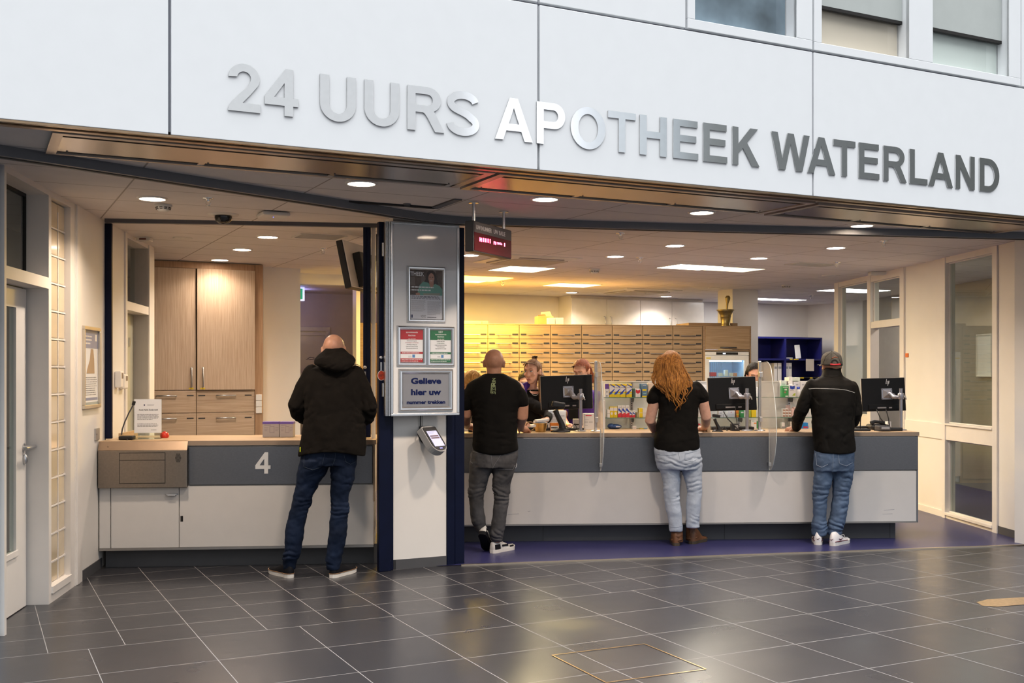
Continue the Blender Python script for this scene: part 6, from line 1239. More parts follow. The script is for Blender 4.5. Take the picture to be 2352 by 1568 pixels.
# ================================================================ things on counter 4
W4 = .982
def on4(x, v): q = C4.off(v); return q.pt(q.u(x), 0, W4 + .0005)
t = thing('desk_microphone', 'black gooseneck microphone at the left end of counter 4', 'microphone', on4(292, .20), C4.ang); T0 = C4.off(.2)
MB().bbox(-.055, .055, -.05, .05, 0, .03, .008).build('base', M_black, t)
mb = MB(); pts = [(279, 998), (281, 985), (287, 968), (296, 948), (306, 930)]; P = [(T0.u(x) - T0.u(292), 0, T0.uz(x, y)[1] - W4) for x, y in pts]; mb.tube(P, .0055, 8); mb.build('gooseneck', M_darkmetal, t); mb = MB(); mb.tube([P[-1], (P[-1][0] + .008, 0, P[-1][2] + .03)], .013, 12); mb.build('head', M_black, t)
mb = MB(); mb.tube([(.0, -.05, .01), (.02, -.07, .006), (.03, -.10, -.02), (.06, -.14, -.028)], .006, 6); mb.build('cable', M_black, t)
q = C4.off(.30); u0, u1 = q.u(307), q.u(371.5); z1 = q.uz(340, 916)[1] - W4; W = u1 - u0
t = thing('sign_holder', 'clear acrylic stand with a white opening hours sheet on counter 4', 'sign', q.pt(u0, 0, W4 + .0005), C4.ang)
mb = MB(); mb.box(0, W, .004, .007, .0, z1); mb.box(0, W, -.07, .07, 0, .004); mb.build('acrylic_stand', M_glass, t); zb = q.uz(340, 994)[1] - W4
MB().box(.004, W - .002, .001, .003, zb, z1 - .002).build('sheet', M_paper, t)
text('sheet_title', 'Avond, Nacht, Zondag tarief', .011, W * .52, zb + (z1 - zb) * .66, M_ink, t, y=.0006, bold=.03, w=W * .68)
lines('sheet_text', t, M_ink, W * .13, W * .90, zb + (z1 - zb) * .56, zb + (z1 - zb) * .38, 5, .0006, .35, .1, 21); lines('sheet_text', t, M_ink, W * .13, W * .90, zb + (z1 - zb) * .28, zb + (z1 - zb) * .18, 3, .0006, .35, .1, 22); lines('sheet_head', t, M_greyink, W * .48, W * .76, zb + (z1 - zb) * .84, zb + (z1 - zb) * .80, 2, .0006, .45, .1, 23); lines('sheet_foot', t, M_greyink, W * .62, W * .88, zb + (z1 - zb) * .10, zb + (z1 - zb) * .075, 1, .0006, .6, 0, 24)
mb = MB(); mb.add([(W * .38 + .008 * math.cos(2 * PI * k / 10) * (1 if k % 2 else .55), .0006, zb + (z1 - zb) * .82 + .008 * math.sin(2 * PI * k / 10) * (1 if k % 2 else .55)) for k in range(10)], [tuple(range(10))]); mb.build('sheet_emblem', M_nv, t)
t = thing('red_bell', 'small round red object behind the acrylic stand on counter 4', 'bell', on4(378, .42)); MB().lathe([(.030, 0), (.036, .012), (.034, .032), (.022, .044), (0, .047)], n=20).build('dome', mat('glossy_red', (.62, .04, .02), .25), t); MB().lathe([(.012, .047), (.010, .052), (0, .053)], n=12).build('knob', MATS['glossy_red'], t)
for x0, x1, l in ((603, 641.5, 'left grey purple topped carton on counter 4'), (642.5, 673.5, 'right grey purple topped carton on counter 4')):
    q = C4.off(.40); a, b = q.u(x0), q.u(x1); h = q.uz(x0, 969)[1] - W4; mg = mat('recycled_grey_carton', (.40, .36, .35), .7, var=.06)
    mb = MB(); mb.bbox(0, b - a, 0, .12, 0, h, .003); w = b - a; mb.m = 1; mb.box(-.0005, w + .0005, -.0008, .1205, h * .86, h + .0006); mb.m = 2
    for (xa, xb, za, zb_) in ((.1, .35, .62, .64), (.1, .3, .52, .54), (.1, .28, .42, .44), (.42, .44, .3, .7), (.68, .70, .3, .7), (.42, .70, .69, .71), (.42, .70, .3, .32), (.76, .95, .62, .64), (.76, .95, .52, .54), (.76, .9, .42, .44), (.1, .5, .78, .81)): mb.add([(xa * w, -.0008, za * h), (xb * w, -.0008, za * h), (xb * w, -.0008, zb_ * h), (xa * w, -.0008, zb_ * h)], [(0, 1, 2, 3)])
    o = mb.build('care_carton', [mg, mat('carton_violet', (.13, .08, .34), .6), mat('carton_grey_print', (.20, .18, .20), .7)], None, q.pt(a, 0, W4 + .0005), C4.ang + (R(3) if x0 < 620 else R(-2))); tag(o, l, 'carton', 'grey cartons on counter 4')

# ================================================================ people: builders
from mathutils import noise as mnoise
from mathutils.bvhtree import BVHTree
def fabric(name, col, var=.2, scale=9, rough=.8, bump=.15, weave=220):
    m = bpy.data.materials.new(name); m.use_nodes = True; N = m.node_tree.nodes; L = m.node_tree.links; b = N['Principled BSDF']; b.inputs['Roughness'].default_value = rough; b.inputs['Specular IOR Level'].default_value = .12
    tc = N.new('ShaderNodeTexCoord'); a = N.new('ShaderNodeTexNoise'); a.inputs['Scale'].default_value = scale; a.inputs['Detail'].default_value = 3; L.new(tc.outputs['Object'], a.inputs[0])
    w = N.new('ShaderNodeTexNoise'); w.inputs['Scale'].default_value = weave; L.new(tc.outputs['Object'], w.inputs[0])
    r = N.new('ShaderNodeMapRange'); L.new(a.outputs[0], r.inputs[0]); r.inputs[1].default_value = .3; r.inputs[2].default_value = .7; r.inputs[3].default_value = 1 - var; r.inputs[4].default_value = 1 + var
    r2 = N.new('ShaderNodeMapRange'); L.new(w.outputs[0], r2.inputs[0]); r2.inputs[3].default_value = .75; r2.inputs[4].default_value = 1.25
    mu = N.new('ShaderNodeMath'); mu.operation = 'MULTIPLY'; L.new(r.outputs[0], mu.inputs[0]); L.new(r2.outputs[0], mu.inputs[1])
    x = N.new('ShaderNodeMix'); x.data_type = 'RGBA'; x.blend_type = 'MULTIPLY'; x.inputs[0].default_value = 1; x.inputs[6].default_value = (*col, 1); L.new(mu.outputs[0], x.inputs[7]); L.new(x.outputs[2], b.inputs['Base Color'])
    bp = N.new('ShaderNodeBump'); bp.inputs['Strength'].default_value = bump; bp.inputs['Distance'].default_value = .004; L.new(w.outputs[0], bp.inputs['Height']); L.new(bp.outputs[0], b.inputs['Normal'])
    return m
def skin(name, col):
    m = mat(name, col, .42, var=.10, scale=30, spec=.4); b = m.node_tree.nodes['Principled BSDF']
    try: b.inputs['Subsurface Weight'].default_value = .12; b.inputs['Subsurface Radius'].default_value = (.02, .008, .004)
    except Exception: pass
    return m
def hairmat(name, c0, c1):
    m = bpy.data.materials.new(name); m.use_nodes = True; N = m.node_tree.nodes; L = m.node_tree.links; b = N['Principled BSDF']; b.inputs['Roughness'].default_value = .6; b.inputs['Specular IOR Level'].default_value = .25
    tc = N.new('ShaderNodeTexCoord'); mp = N.new('ShaderNodeMapping'); mp.inputs['Scale'].default_value = (60, 60, 5); L.new(tc.outputs['Object'], mp.inputs[0]); a = N.new('ShaderNodeTexNoise'); a.inputs['Scale'].default_value = 2.5; a.inputs['Detail'].default_value = 4; L.new(mp.outputs[0], a.inputs[0])
    r = N.new('ShaderNodeValToRGB'); L.new(a.outputs[0], r.inputs[0]); e = r.color_ramp.elements; e[0].position = .35; e[0].color = (*c0, 1); e[1].position = .65; e[1].color = (*c1, 1); L.new(r.outputs[0], b.inputs['Base Color'])
    bp = N.new('ShaderNodeBump'); bp.inputs['Strength'].default_value = .5; bp.inputs['Distance'].default_value = .006; L.new(a.outputs[0], bp.inputs['Height']); L.new(bp.outputs[0], b.inputs['Normal'])
    return m
class Body(MB):
    """collects closed lofts that are fused into one continuous skin"""
    def rings(s, secs, n=28, e=2.3):
        """secs: (centre, half-width x, half-depth y[, tilt deg]) horizontal rings, closed at both ends"""
        vs = []
        for q in secs:
            c, rx, ry = q[0], q[1], q[2]; tl = R(q[3]) if len(q) > 3 else 0
            for j in range(n):
                a = 2 * PI * j / n; ca, sa = math.cos(a), math.sin(a); x = rx * math.copysign(abs(ca) ** (2 / e), ca); y = ry * math.copysign(abs(sa) ** (2 / e), sa)
                vs.append((c[0] + x, c[1] + y, c[2] + math.tan(tl) * x))
        k = len(secs); fs = [(i * n + j, i * n + (j + 1) % n, (i + 1) * n + (j + 1) % n, (i + 1) * n + j) for i in range(k - 1) for j in range(n)]
        fs += [tuple(range(n - 1, -1, -1)), tuple(range((k - 1) * n, k * n))]
        s.add(vs, fs, True); return s
    def limb(s, pts, rad, n=16, flat=1.):
        """tapering limb with rounded ends through centre points"""
        P = [Vector(p) for p in pts]; rr = list(rad); d0 = (P[0] - P[1]).normalized(); d1 = (P[-1] - P[-2]).normalized()
        P = [P[0] + d0 * rr[0] * .9, P[0] + d0 * rr[0] * .6] + P + [P[-1] + d1 * rr[-1] * .6, P[-1] + d1 * rr[-1] * .9]; rr = [rr[0] * .4, rr[0] * .8] + rr + [rr[-1] * .8, rr[-1] * .4]
        s.tube(P, rr, n); return s
    def fuse(s, name, m, parent=None, vox=.008, smooth=4, origin=None, sculpt=None):
        me = bpy.data.meshes.new('t'); me.from_pydata(s.v, [], s.f); ob = bpy.data.objects.new('t', me); COL.objects.link(ob)
        md = ob.modifiers.new('r', 'REMESH'); md.mode = 'VOXEL'; md.voxel_size = vox
        if smooth: sm = ob.modifiers.new('s', 'SMOOTH'); sm.factor = .5; sm.iterations = smooth
        dg = bpy.context.evaluated_depsgraph_get(); dg.update(); out = bpy.data.meshes.new_from_object(ob.evaluated_get(dg)); bpy.data.objects.remove(ob); bpy.data.meshes.remove(me)
        n = len(out.vertices); co = np.empty(n * 3); out.vertices.foreach_get('co', co); co = co.reshape(-1, 3); no = np.empty(n * 3); out.vertex_normals.foreach_get('vector', no); no = no.reshape(-1, 3)
        if sculpt: co = co + no * sculpt(co)[:, None]
        o = Vector(origin) if origin is not None else Vector((0, 0, 0)); co = co - np.array(o)
        out.vertices.foreach_set('co', co.ravel()); out.polygons.foreach_set('use_smooth', [True] * len(out.polygons)); out.materials.clear()
        for q in (m if isinstance(m, list) else [m]): out.materials.append(q)
        out.name = name; out.update(); ob = link(name, out, parent)
        if parent is None: ob.location = o
        return ob
def kk(d): return d / F
def sec(xl, xr, y, d, ry, tilt=0, z=None): p = at((xl + xr) / 2, y, d); return (p, (xr - xl) / 2 * kk(d), ry, tilt)
def fbm(co, sc, off, octv=3):
    return np.array([mnoise.fractal(Vector((p[0] * sc + off, p[1] * sc, p[2] * sc)), 1., 2., octv) for p in co])
def folds(specs, namp=.004, nscale=7., seed=0):
    """crease field: (x px, y px, depth, crest angle, wavelength, depth of fold, reach along, reach across)"""
    sp = [(np.array(at(x, y, d)), R(a), l, am, ra, rc) for x, y, d, a, l, am, ra, rc in specs]
    def f(co):
        out = np.zeros(len(co)); w1 = fbm(co, 9., seed * 3.1); w2 = fbm(co, 6., seed * 1.7 + 40, 2)
        for i, (c, a, l, am, ra, rc) in enumerate(sp):
            r = co - c; al = r[:, 0] * math.cos(a) + r[:, 2] * math.sin(a); ac = -r[:, 0] * math.sin(a) + r[:, 2] * math.cos(a)
            env = np.exp(-(al / ra) ** 2 - (ac / rc) ** 2) * np.exp(-(r[:, 1] / .35) ** 2)
            ph = 2 * PI * (ac + .35 * al * np.sign(ac) * .4) / (l * 1.25) + 3.4 * w1 + i
            wv = 1 - 2 * np.abs(np.sin(ph / 2)) ** .75          # narrow creases between round rolls
            out += -am * .75 * wv * env * np.clip(.55 + 1.1 * w2, .05, 1.3)
        if namp: out += fbm(co, nscale, seed) * namp
        return out
    return f
CAMP = Vector((0, 0, H))
def on_surface(ob, px, lift=.0015):
    """points of an object's near side under picture positions (used to lay seams and prints on cloth)"""
    if 'bvh' not in CACHE or CACHE['bvh'][0] != ob.name:
        M_ = Matrix.Translation(ob.parent.location) if ob.parent else Matrix.Translation(ob.location)
        CACHE['bvh'] = (ob.name, BVHTree.FromPolygons([M_ @ v.co for v in ob.data.vertices], [tuple(p.vertices) for p in ob.data.polygons]))
    t = CACHE['bvh'][1]; o = []
    for x, y in px:
        d = Vector(((x - XC) / F, 1, (YH - y) / F)).normalized(); h = t.ray_cast(CAMP, d)
        if h[0] is not None: o.append(h[0] - d * lift + h[1] * 0)
    return o
CACHE = {}
def seam(name, ob, px, r, m, parent, sub=6):
    P = []
    for i in range(len(px) - 1):
        for k in range(sub): t = k / sub; P.append((px[i][0] * (1 - t) + px[i + 1][0] * t, px[i][1] * (1 - t) + px[i + 1][1] * t))
    P.append(px[-1]); pts = on_surface(ob, P)
    if len(pts) < 2: return None
    off = parent.location; mb = MB(); mb.tube([p - off for p in pts], r, 5); return mb.build(name, m, parent)
def hand(b, wrist, fwd, palm_n, side, s=1., curl=35, spread=6):
    """palm, four fingers and a thumb added to body mesh b; fwd = finger direction, palm_n = out of the palm, side +1 thumb along fwd x palm_n"""
    f = Vector(fwd).normalized(); n = Vector(palm_n); n = (n - f * n.dot(f)).normalized(); t = f.cross(n).normalized() * side; w = Vector(wrist)
    b.limb([w, w + f * .03 * s, w + f * .075 * s], [.024 * s, .030 * s, .033 * s], 12)
    for k in range(-1, 2): b.limb([w + f * .02 * s + t * k * .018 * s, w + f * .085 * s + t * k * .024 * s], [.014 * s, .014 * s], 8)
    for k, (o, ln) in enumerate(((.030, .070), (.010, .080), (-.011, .074), (-.030, .058))):
        p = w + f * .085 * s + t * o * s; a = R(spread) * (1.5 - k); d = (f * math.cos(a) + t * math.sin(a)); pts = [p]; c = 0
        for j, fr in enumerate((.45, .30, .25)): c += R(curl) * (.6 if j == 0 else .8); q = d * math.cos(c) + n * math.sin(c); pts.append(pts[-1] + q * ln * fr * s)
        b.limb(pts, [.0095 * s, .009 * s, .0085 * s, .0075 * s], 8)
    p = w + f * .03 * s + t * .028 * s; d = (f * .6 + t * .75 + n * .25).normalized(); b.limb([p, p + d * .035 * s, p + (d * .035 + (f * .9 + t * .2 + n * .35).normalized() * .03) * s, p + (d * .035 + (f * .9 + t * .2 + n * .35).normalized() * .052) * s], [.013 * s, .011 * s, .010 * s, .008 * s], 8)
def head_mat(c, yaw, pitch=0, roll=0): return Matrix.Translation(c) @ Matrix.Rotation(R(yaw), 4, 'Z') @ Matrix.Rotation(R(pitch), 4, 'X') @ Matrix.Rotation(R(roll), 4, 'Y')
def head(b, T, s=1., face=True, ears=True, neck=True):
    """skull, jaw, nose, lips and ears in head space (y forward) added to body mesh b"""
    q = Body(); q.ell((0, -.012, .026), (.077, .098, .089), 24, 16)
    q.rings([((0, .008, .05), .068, .078), ((0, .012, .01), .066, .078), ((0, .014, -.03), .061, .072), ((0, .020, -.07), .052, .062), ((0, .034, -.098), .036, .045), ((0, .044, -.113), .020, .026)], 24, 2.2)
    if face:
        q.limb([(0, .086, .022), (0, .095, -.006), (0, .104, -.025)], [.008, .0095, .0105], 10); q.limb([(-.012, .092, -.029), (.012, .092, -.029)], [.008, .008], 8)
        q.limb([(-.022, .084, -.061), (0, .093, -.059), (.022, .084, -.061)], [.005, .0075, .005], 8); q.limb([(-.018, .083, -.071), (0, .091, -.072), (.018, .083, -.071)], [.005, .0085, .005], 8)
        q.limb([(-.045, .076, .034), (-.02, .088, .036), (.02, .088, .036), (.045, .076, .034)], [.006, .0065, .0065, .006], 8); q.ell((0, .068, -.103), (.017, .014, .013), 12, 8)
        for k in (-1, 1): q.ell((k * .040, .066, -.022), (.022, .02, .02), 12, 8)
    if ears:
        for k in (-1, 1): q.ell((k * .079, -.010, -.006), (.011, .019, .033), 12, 8); q.ell((k * .084, -.016, .008), (.008, .016, .018), 10, 6)
    if neck: q.limb([(0, -.022, -.03), (0, -.034, -.12), (0, -.048, -.21)], [.060, .056, .062], 18)
    b.add([T @ (Vector(v) * s) for v in q.v], q.f, True)
def face_parts(par, T, s, iris=(.05, .06, .07), brow=(.10, .05, .02), lip=(.42, .14, .11), lids=False):
    off = par.location
    def W_(v): return (T @ (Vector(v) * s)) - off
    for k in (-1, 1):
        mb = MB(); mb.ell((0, 0, 0), (.0125, .0105, .0068 if not lids else .003), 14, 10); e = mb; e.v = [tuple(W_(Vector(v) + Vector((k * .031, .0785, .012)))) for v in e.v]; o = e.build('eye', mat('eye_white', (.75, .72, .68), .25), par)
        if not lids:
            mb = MB(); mb.ell((0, 0, 0), (.0058, .003, .0058), 12, 6); mb.v = [tuple(W_(Vector(v) + Vector((k * .031 - .001, .0880, .012)))) for v in mb.v]; mb.build('iris', mat('iris_%d' % int(iris[2] * 1000), iris, .2), o)
        mb = MB(); mb.tube([W_((k * .046, .079, .0165)), W_((k * .033, .0895, .0205)), W_((k * .018, .0875, .017))], [.0016, .0026, .0016], 6); mb.build('eyelid', mat('eyelid_line', (.10, .05, .035), .6), par)
        mb = MB(); mb.tube([W_((k * .052, .077, .034)), W_((k * .035, .0925, .041)), W_((k * .014, .0955, .037))], [.0016, .0034, .0028], 6); mb.build('eyebrow', mat('eyebrow_%d' % int(brow[0] * 100), brow, .7), par)
    mb = MB(); mb.tube([W_((-.024, .0855, -.0655)), W_((-.010, .0975, -.0605)), W_((0, .0995, -.0625)), W_((.010, .0975, -.0605)), W_((.024, .0855, -.0655))], [.0015, .0045, .004, .0045, .0015], 8); mb.tube([W_((-.02, .0865, -.067)), W_((0, .0975, -.0725)), W_((.02, .0865, -.067))], [.0015, .0058, .0015], 8); mb.build('lips', mat('lips_%d' % int(lip[0] * 100), lip, .4), par)
def shoe(par, name, heel, yaw, L_, m_up, m_sole, sole_h=.026, pitch=0, ankle=.085, wide=1., high=0, toe_up=.006, welt=None, extra=None):
    """shoe whose heel rests at the given floor point, pointing along yaw (0 = away from the viewer)"""
    off = par.location; T = Matrix.Translation(Vector(heel)) @ Matrix.Rotation(R(yaw), 4, 'Z') @ Matrix.Rotation(R(pitch), 4, 'X')
    W_ = lambda v: tuple((T @ Vector(v)) - off); k = L_ / .29
    ys = (-.012, 0, .03, .08, .13, .18, .225, .26, .282, .292); hw = (.014, .027, .035, .034, .037, .043, .046, .040, .026, .008); hw = [h * wide for h in hw]
    out = [(h, y * k) for y, h in zip(ys, hw)] + [(-h, y * k) for y, h in list(zip(ys, hw))[::-1]]
    mb = MB(); n = len(out); rise = lambda y: toe_up * max(0, (y / k - .2) / .09)
    vs = [(x, y, rise(y)) for x, y in out] + [(x * 1.03, y * 1.01, sole_h + rise(y)) for x, y in out]
    mb.add([W_(v) for v in vs], [tuple(range(n)), tuple(range(2 * n - 1, n - 1, -1))] + [(i + n, (i + 1) % n + n, (i + 1) % n, i) for i in range(n)], False)
    o = mb.build(name, m_up, par); so = mb.build('sole', m_sole, o)
    o.data = bpy.data.meshes.new(name)
    hs = (.055, ankle, ankle + high, ankle * .98 + high, ankle * .80 + high * .6, .060, .048, .042, .034, .020)
    vs = []; m = 15
    for y, h, w in zip(ys, hs, hw):
        top = max(h, sole_h + .008)
        for j in range(m): a = PI * j / (m - 1); vs.append((w * .97 * math.cos(a) if True else 0, y * k, sole_h - .004 + rise(y * k) + (top - sole_h + .004) * math.sin(a) ** .8))
    q = MB(); q.add([W_(v) for v in vs], [(i * m + j, i * m + j + 1, (i + 1) * m + j + 1, (i + 1) * m + j) for i in range(len(ys) - 1) for j in range(m - 1)] + [tuple(range(m - 1, -1, -1)), tuple(range((len(ys) - 1) * m, len(ys) * m))], True)
    me = o.data; me.from_pydata(q.v, [], q.f); me.polygons.foreach_set('use_smooth', q.sm); me.materials.append(m_up); me.update()
    if welt: mb = MB(); mb.tube([W_((x * 1.04, y * 1.01, sole_h + rise(y))) for x, y in out + out[:1]], .003, 6); mb.build('welt', welt, o)
    if extra: extra(o, W_, k)
    return o, W_
def skin_leg(b, rows, d, dy=0):
    """bare leg inside a trouser leg given by (left, right, y) rows"""
    rr = rows[::2] + [rows[-1]]; b.rings([sec((l + r) / 2 - (r - l) * .33, (l + r) / 2 + (r - l) * .33, y + (2 if i == len(rr) - 1 else 0), d, (r - l) * .36 * kk(d)) for i, (l, r, y) in enumerate(rr)], 14, 2.)

# ================================================================ customer in the coat at counter 4
SK1 = skin('skin_fair_warm', (.56, .29, .19)); SK2 = skin('skin_tan', (.42, .21, .13)); SK3 = skin('skin_fair', (.58, .33, .24))
M_coat = fabric('coat_black_brown', (.0075, .0058, .0045), .15, 14, .9)
M_tee = fabric('tshirt_black', (.0058, .005, .0042), .2, 10, .85); M_jack = fabric('softshell_black', (.0070, .0062, .0052), .2, 10, .7)
M_jn1 = fabric('jeans_dark_navy', (.0085, .015, .034), .45, 5); M_jn2 = fabric('jeans_faded_grey', (.070, .068, .070), .35, 6); M_jn3 = fabric('jeans_light_blue', (.42, .47, .55), .10, 6); M_jn4 = fabric('jeans_mid_blue', (.085, .125, .20), .25, 6)
M_stitch = mat('denim_stitch', (.16, .16, .17), .7); M_stitch_d = mat('denim_stitch_dark', (.022, .034, .056), .7); M_stitch_l = mat('denim_stitch_light', (.30, .35, .43), .7)
M_rub = mat('off_white_rubber', (.74, .70, .64), .5); M_blackup = mat('black_canvas', (.005, .005, .007), .7, spec=.2)
def leg(b, rows, d, dd=0): # rows: (xl, xr, y)
    LEGS.append(rows); n = len(rows); b.rings([sec(xl, xr, y, d + dd * i / max(1, n - 1), max(.045, (xr - xl) / 2 * kk(d) * 1.06)) for i, (xl, xr, y) in enumerate(rows)], 24, 2.1)
LEGS = []
def FB(k, sp): return [(x, y, d, a, l, am * k, ra, rc) for x, y, d, a, l, am, ra, rc in sp]
def person1():
    d = 7.98; foot = fl(716, 1325)
    LA = [(690, 765, 1056), (686, 756, 1072), (682.7, 743, 1091), (679.6, 731, 1112), (674.5, 720.4, 1134), (668, 712, 1163), (663, 706, 1180), (659, 700, 1204), (654.5, 696, 1240), (655, 693, 1261), (649, 686.7, 1277), (651, 680.5, 1291), (652, 679, 1307)]
    LB = [(758, 820, 1056), (760, 817, 1075), (760, 813, 1101.6), (758.8, 804, 1130), (758, 799, 1150.6), (760, 800, 1173), (758, 798.5, 1190), (756, 797, 1214), (752.6, 793, 1248.6), (750.5, 788, 1265), (748.5, 784, 1279), (749.5, 783.7, 1291), (750, 780, 1307)]
    b = Body(); T = head_mat(at(766.5, 806, d + .10), 0, -38); head(b, T, 1.04, neck=False); b.limb([T @ Vector((0, -.02, -.02)), at(766.5, 838, d + .06), at(767, 856, d + .05)], [.060, .058, .064], 18)
    b.rings([sec(722, 812, 858, d + .06, .09), sec(715, 822, 900, d + .05, .11), sec(715, 822, 980, d + .03, .11), sec(712, 822, 1040, d + .02, .11)])
    for s_, sh, el, wr in ((-1, (712, 862), (684, 936), (716, 968)), (1, (820, 862), (846, 944), (822, 970))):
        a, e, w = at(*sh, d + .05), at(*el, d + .04), at(*wr, d + .33); b.limb([a, e, w], [.05, .042, .028]); hand(b, w, (-s_ * .5, .8, -.1), (0, 0, -1), s_, curl=30)
    skin_leg(b, LA, d); skin_leg(b, LB, d)
    o = b.fuse('person', SK1, vox=.007, smooth=3, origin=foot)
    tag(o, 'bald customer in a dark hooded coat and navy jeans standing at counter 4', 'person')
    c = Body()
    c.rings([sec(735, 798, 838, d + .06, .075), sec(708, 824, 848, d + .05, .105), sec(700, 832, 868, d + .04, .125), sec(700, 834, 905, d + .03, .135), sec(702, 834, 945, d + .02, .14), sec(695, 838, 990, d + .01, .145), sec(688, 840, 1025, d, .15, ), sec(686.5, 839.5, 1047, d, .15)], 32, 2.4)
    for s_, pts, r in ((-1, ((716, 856), (698, 890), (683, 930), (688, 948), (706, 962)), (.066, .068, .070, .066, .052)), (1, ((816, 858), (832, 890), (845, 935), (842, 955), (824, 966)), (.066, .066, .066, .064, .052))):
        dd = (.05, .04, .03, .10, .30); c.limb([at(x, y, d + q) for (x, y), q in zip(pts, dd)], list(r), 18)
    def shape(co):
        f = folds([(690, 935, d, 60, .05, .010, .10, .10), (700, 955, d, 20, .045, .009, .09, .07), (845, 945, d, -55, .05, .010, .10, .10), (832, 960, d, -20, .045, .008, .08, .07), (735, 910, d - .1, 85, .11, .006, .30, .18), (800, 905, d - .1, 95, .11, .006, .30, .18), (720, 1015, d - .1, 80, .10, .006, .16, .2), (810, 1015, d - .1, 100, .10, .006, .16, .2)], .009, 6, 1)(co)
        return f
    coat = c.fuse('coat', M_coat, o, .008, 4, foot, shape)
    # lift the back hem into a shallow arch
    for v in coat.data.vertices:
        z = v.co.z; x = (v.co.x + foot.x - at(763, 1040, d).x) / .24
        if z < .96 and v.co.y + foot.y < d: v.co.z += max(0, (.96 - z) / .10) ** 1.0 * .055 * max(0, 1 - x * x)
    h = Body()   # hood lying on the shoulders
    h.rings([sec(748, 790, 800, d + .03, .05), sec(735, 802, 812, d + .01, .085), sec(722, 815, 826, d - .02, .105), sec(722, 816, 836, d - .055, .085), sec(742, 806, 846, d - .085, .06), sec(766, 796, 852, d - .10, .035)], 28, 2.0)
    h.fuse('hood', M_coat, o, .007, 4, foot, folds([(775, 832, d - .12, 18, .06, .008, .12, .08), (790, 815, d - .1, -40, .05, .007, .07, .07)], .008, 9, 4))
    for x0, y0, x1, y1 in ((722, 822, 703, 826), (812, 838, 829, 842)):
        a_, b_ = at(x0, y0, d - .01) - foot, at(x1, y1, d - .01) - foot; mb = MB(); mb.tube([a_, (a_ + b_) / 2 + Vector((0, 0, .012)), b_, (a_ + b_) / 2 - Vector((0, 0, .006)), a_ - Vector((0, 0, .006))], .0025, 6); mb.build('draw_cord', M_coat, o)
    MB().bbox(-.004, .004, -.003, .003, -.018, .018, .002).build('zip_tab', mat('neon_yellow', (.55, .62, .02), .5), o, at(689.5, 1032, d - .09) - foot)
    j = Body()
    j.rings([sec(694, 818, 1020, d, .12), sec(690, 820, 1050, d, .125), sec(690, 819, 1068, d, .12)], 28, 2.3)
    leg(j, LA, d)
    leg(j, LB, d)
    jn = j.fuse('jeans', M_jn1, o, .007, 3, foot, folds(FB(1.7, [(690, 1160, d, 12, .030, .008, .09, .06), (779, 1168, d, -4, .030, .008, .09, .07), (705, 1118, d, 25, .05, .005, .10, .07), (785, 1100, d, -25, .05, .005, .10, .09), (668, 1280, d, 10, .035, .009, .08, .06), (766, 1283, d, -15, .035, .008, .08, .06), (740, 1080, d, 30, .05, .005, .1, .08)]), .0075, 11, 2))
    for px in (((699, 1041), (698, 1072), (718, 1079), (739, 1072), (746, 1042)), ((790, 1044), (794, 1060), (805, 1066), (817, 1060)), ((771, 1040), (769, 1056), (763, 1070))): seam('pocket_seam', jn, px, .0017, M_stitch_d, o)
    for x, yw, nm, hx in ((672, 42, 'shoe', 668), (757, -26, 'shoe', 763)):
        hp = fl(hx, 1326.5); shoe(o, nm, (hp.x, hp.y + .0, .0), yw, .285, M_blackup, M_rub, .030, welt=mat('tan_welt', (.22, .12, .06), .6), ankle=.10)
    return o
person1()

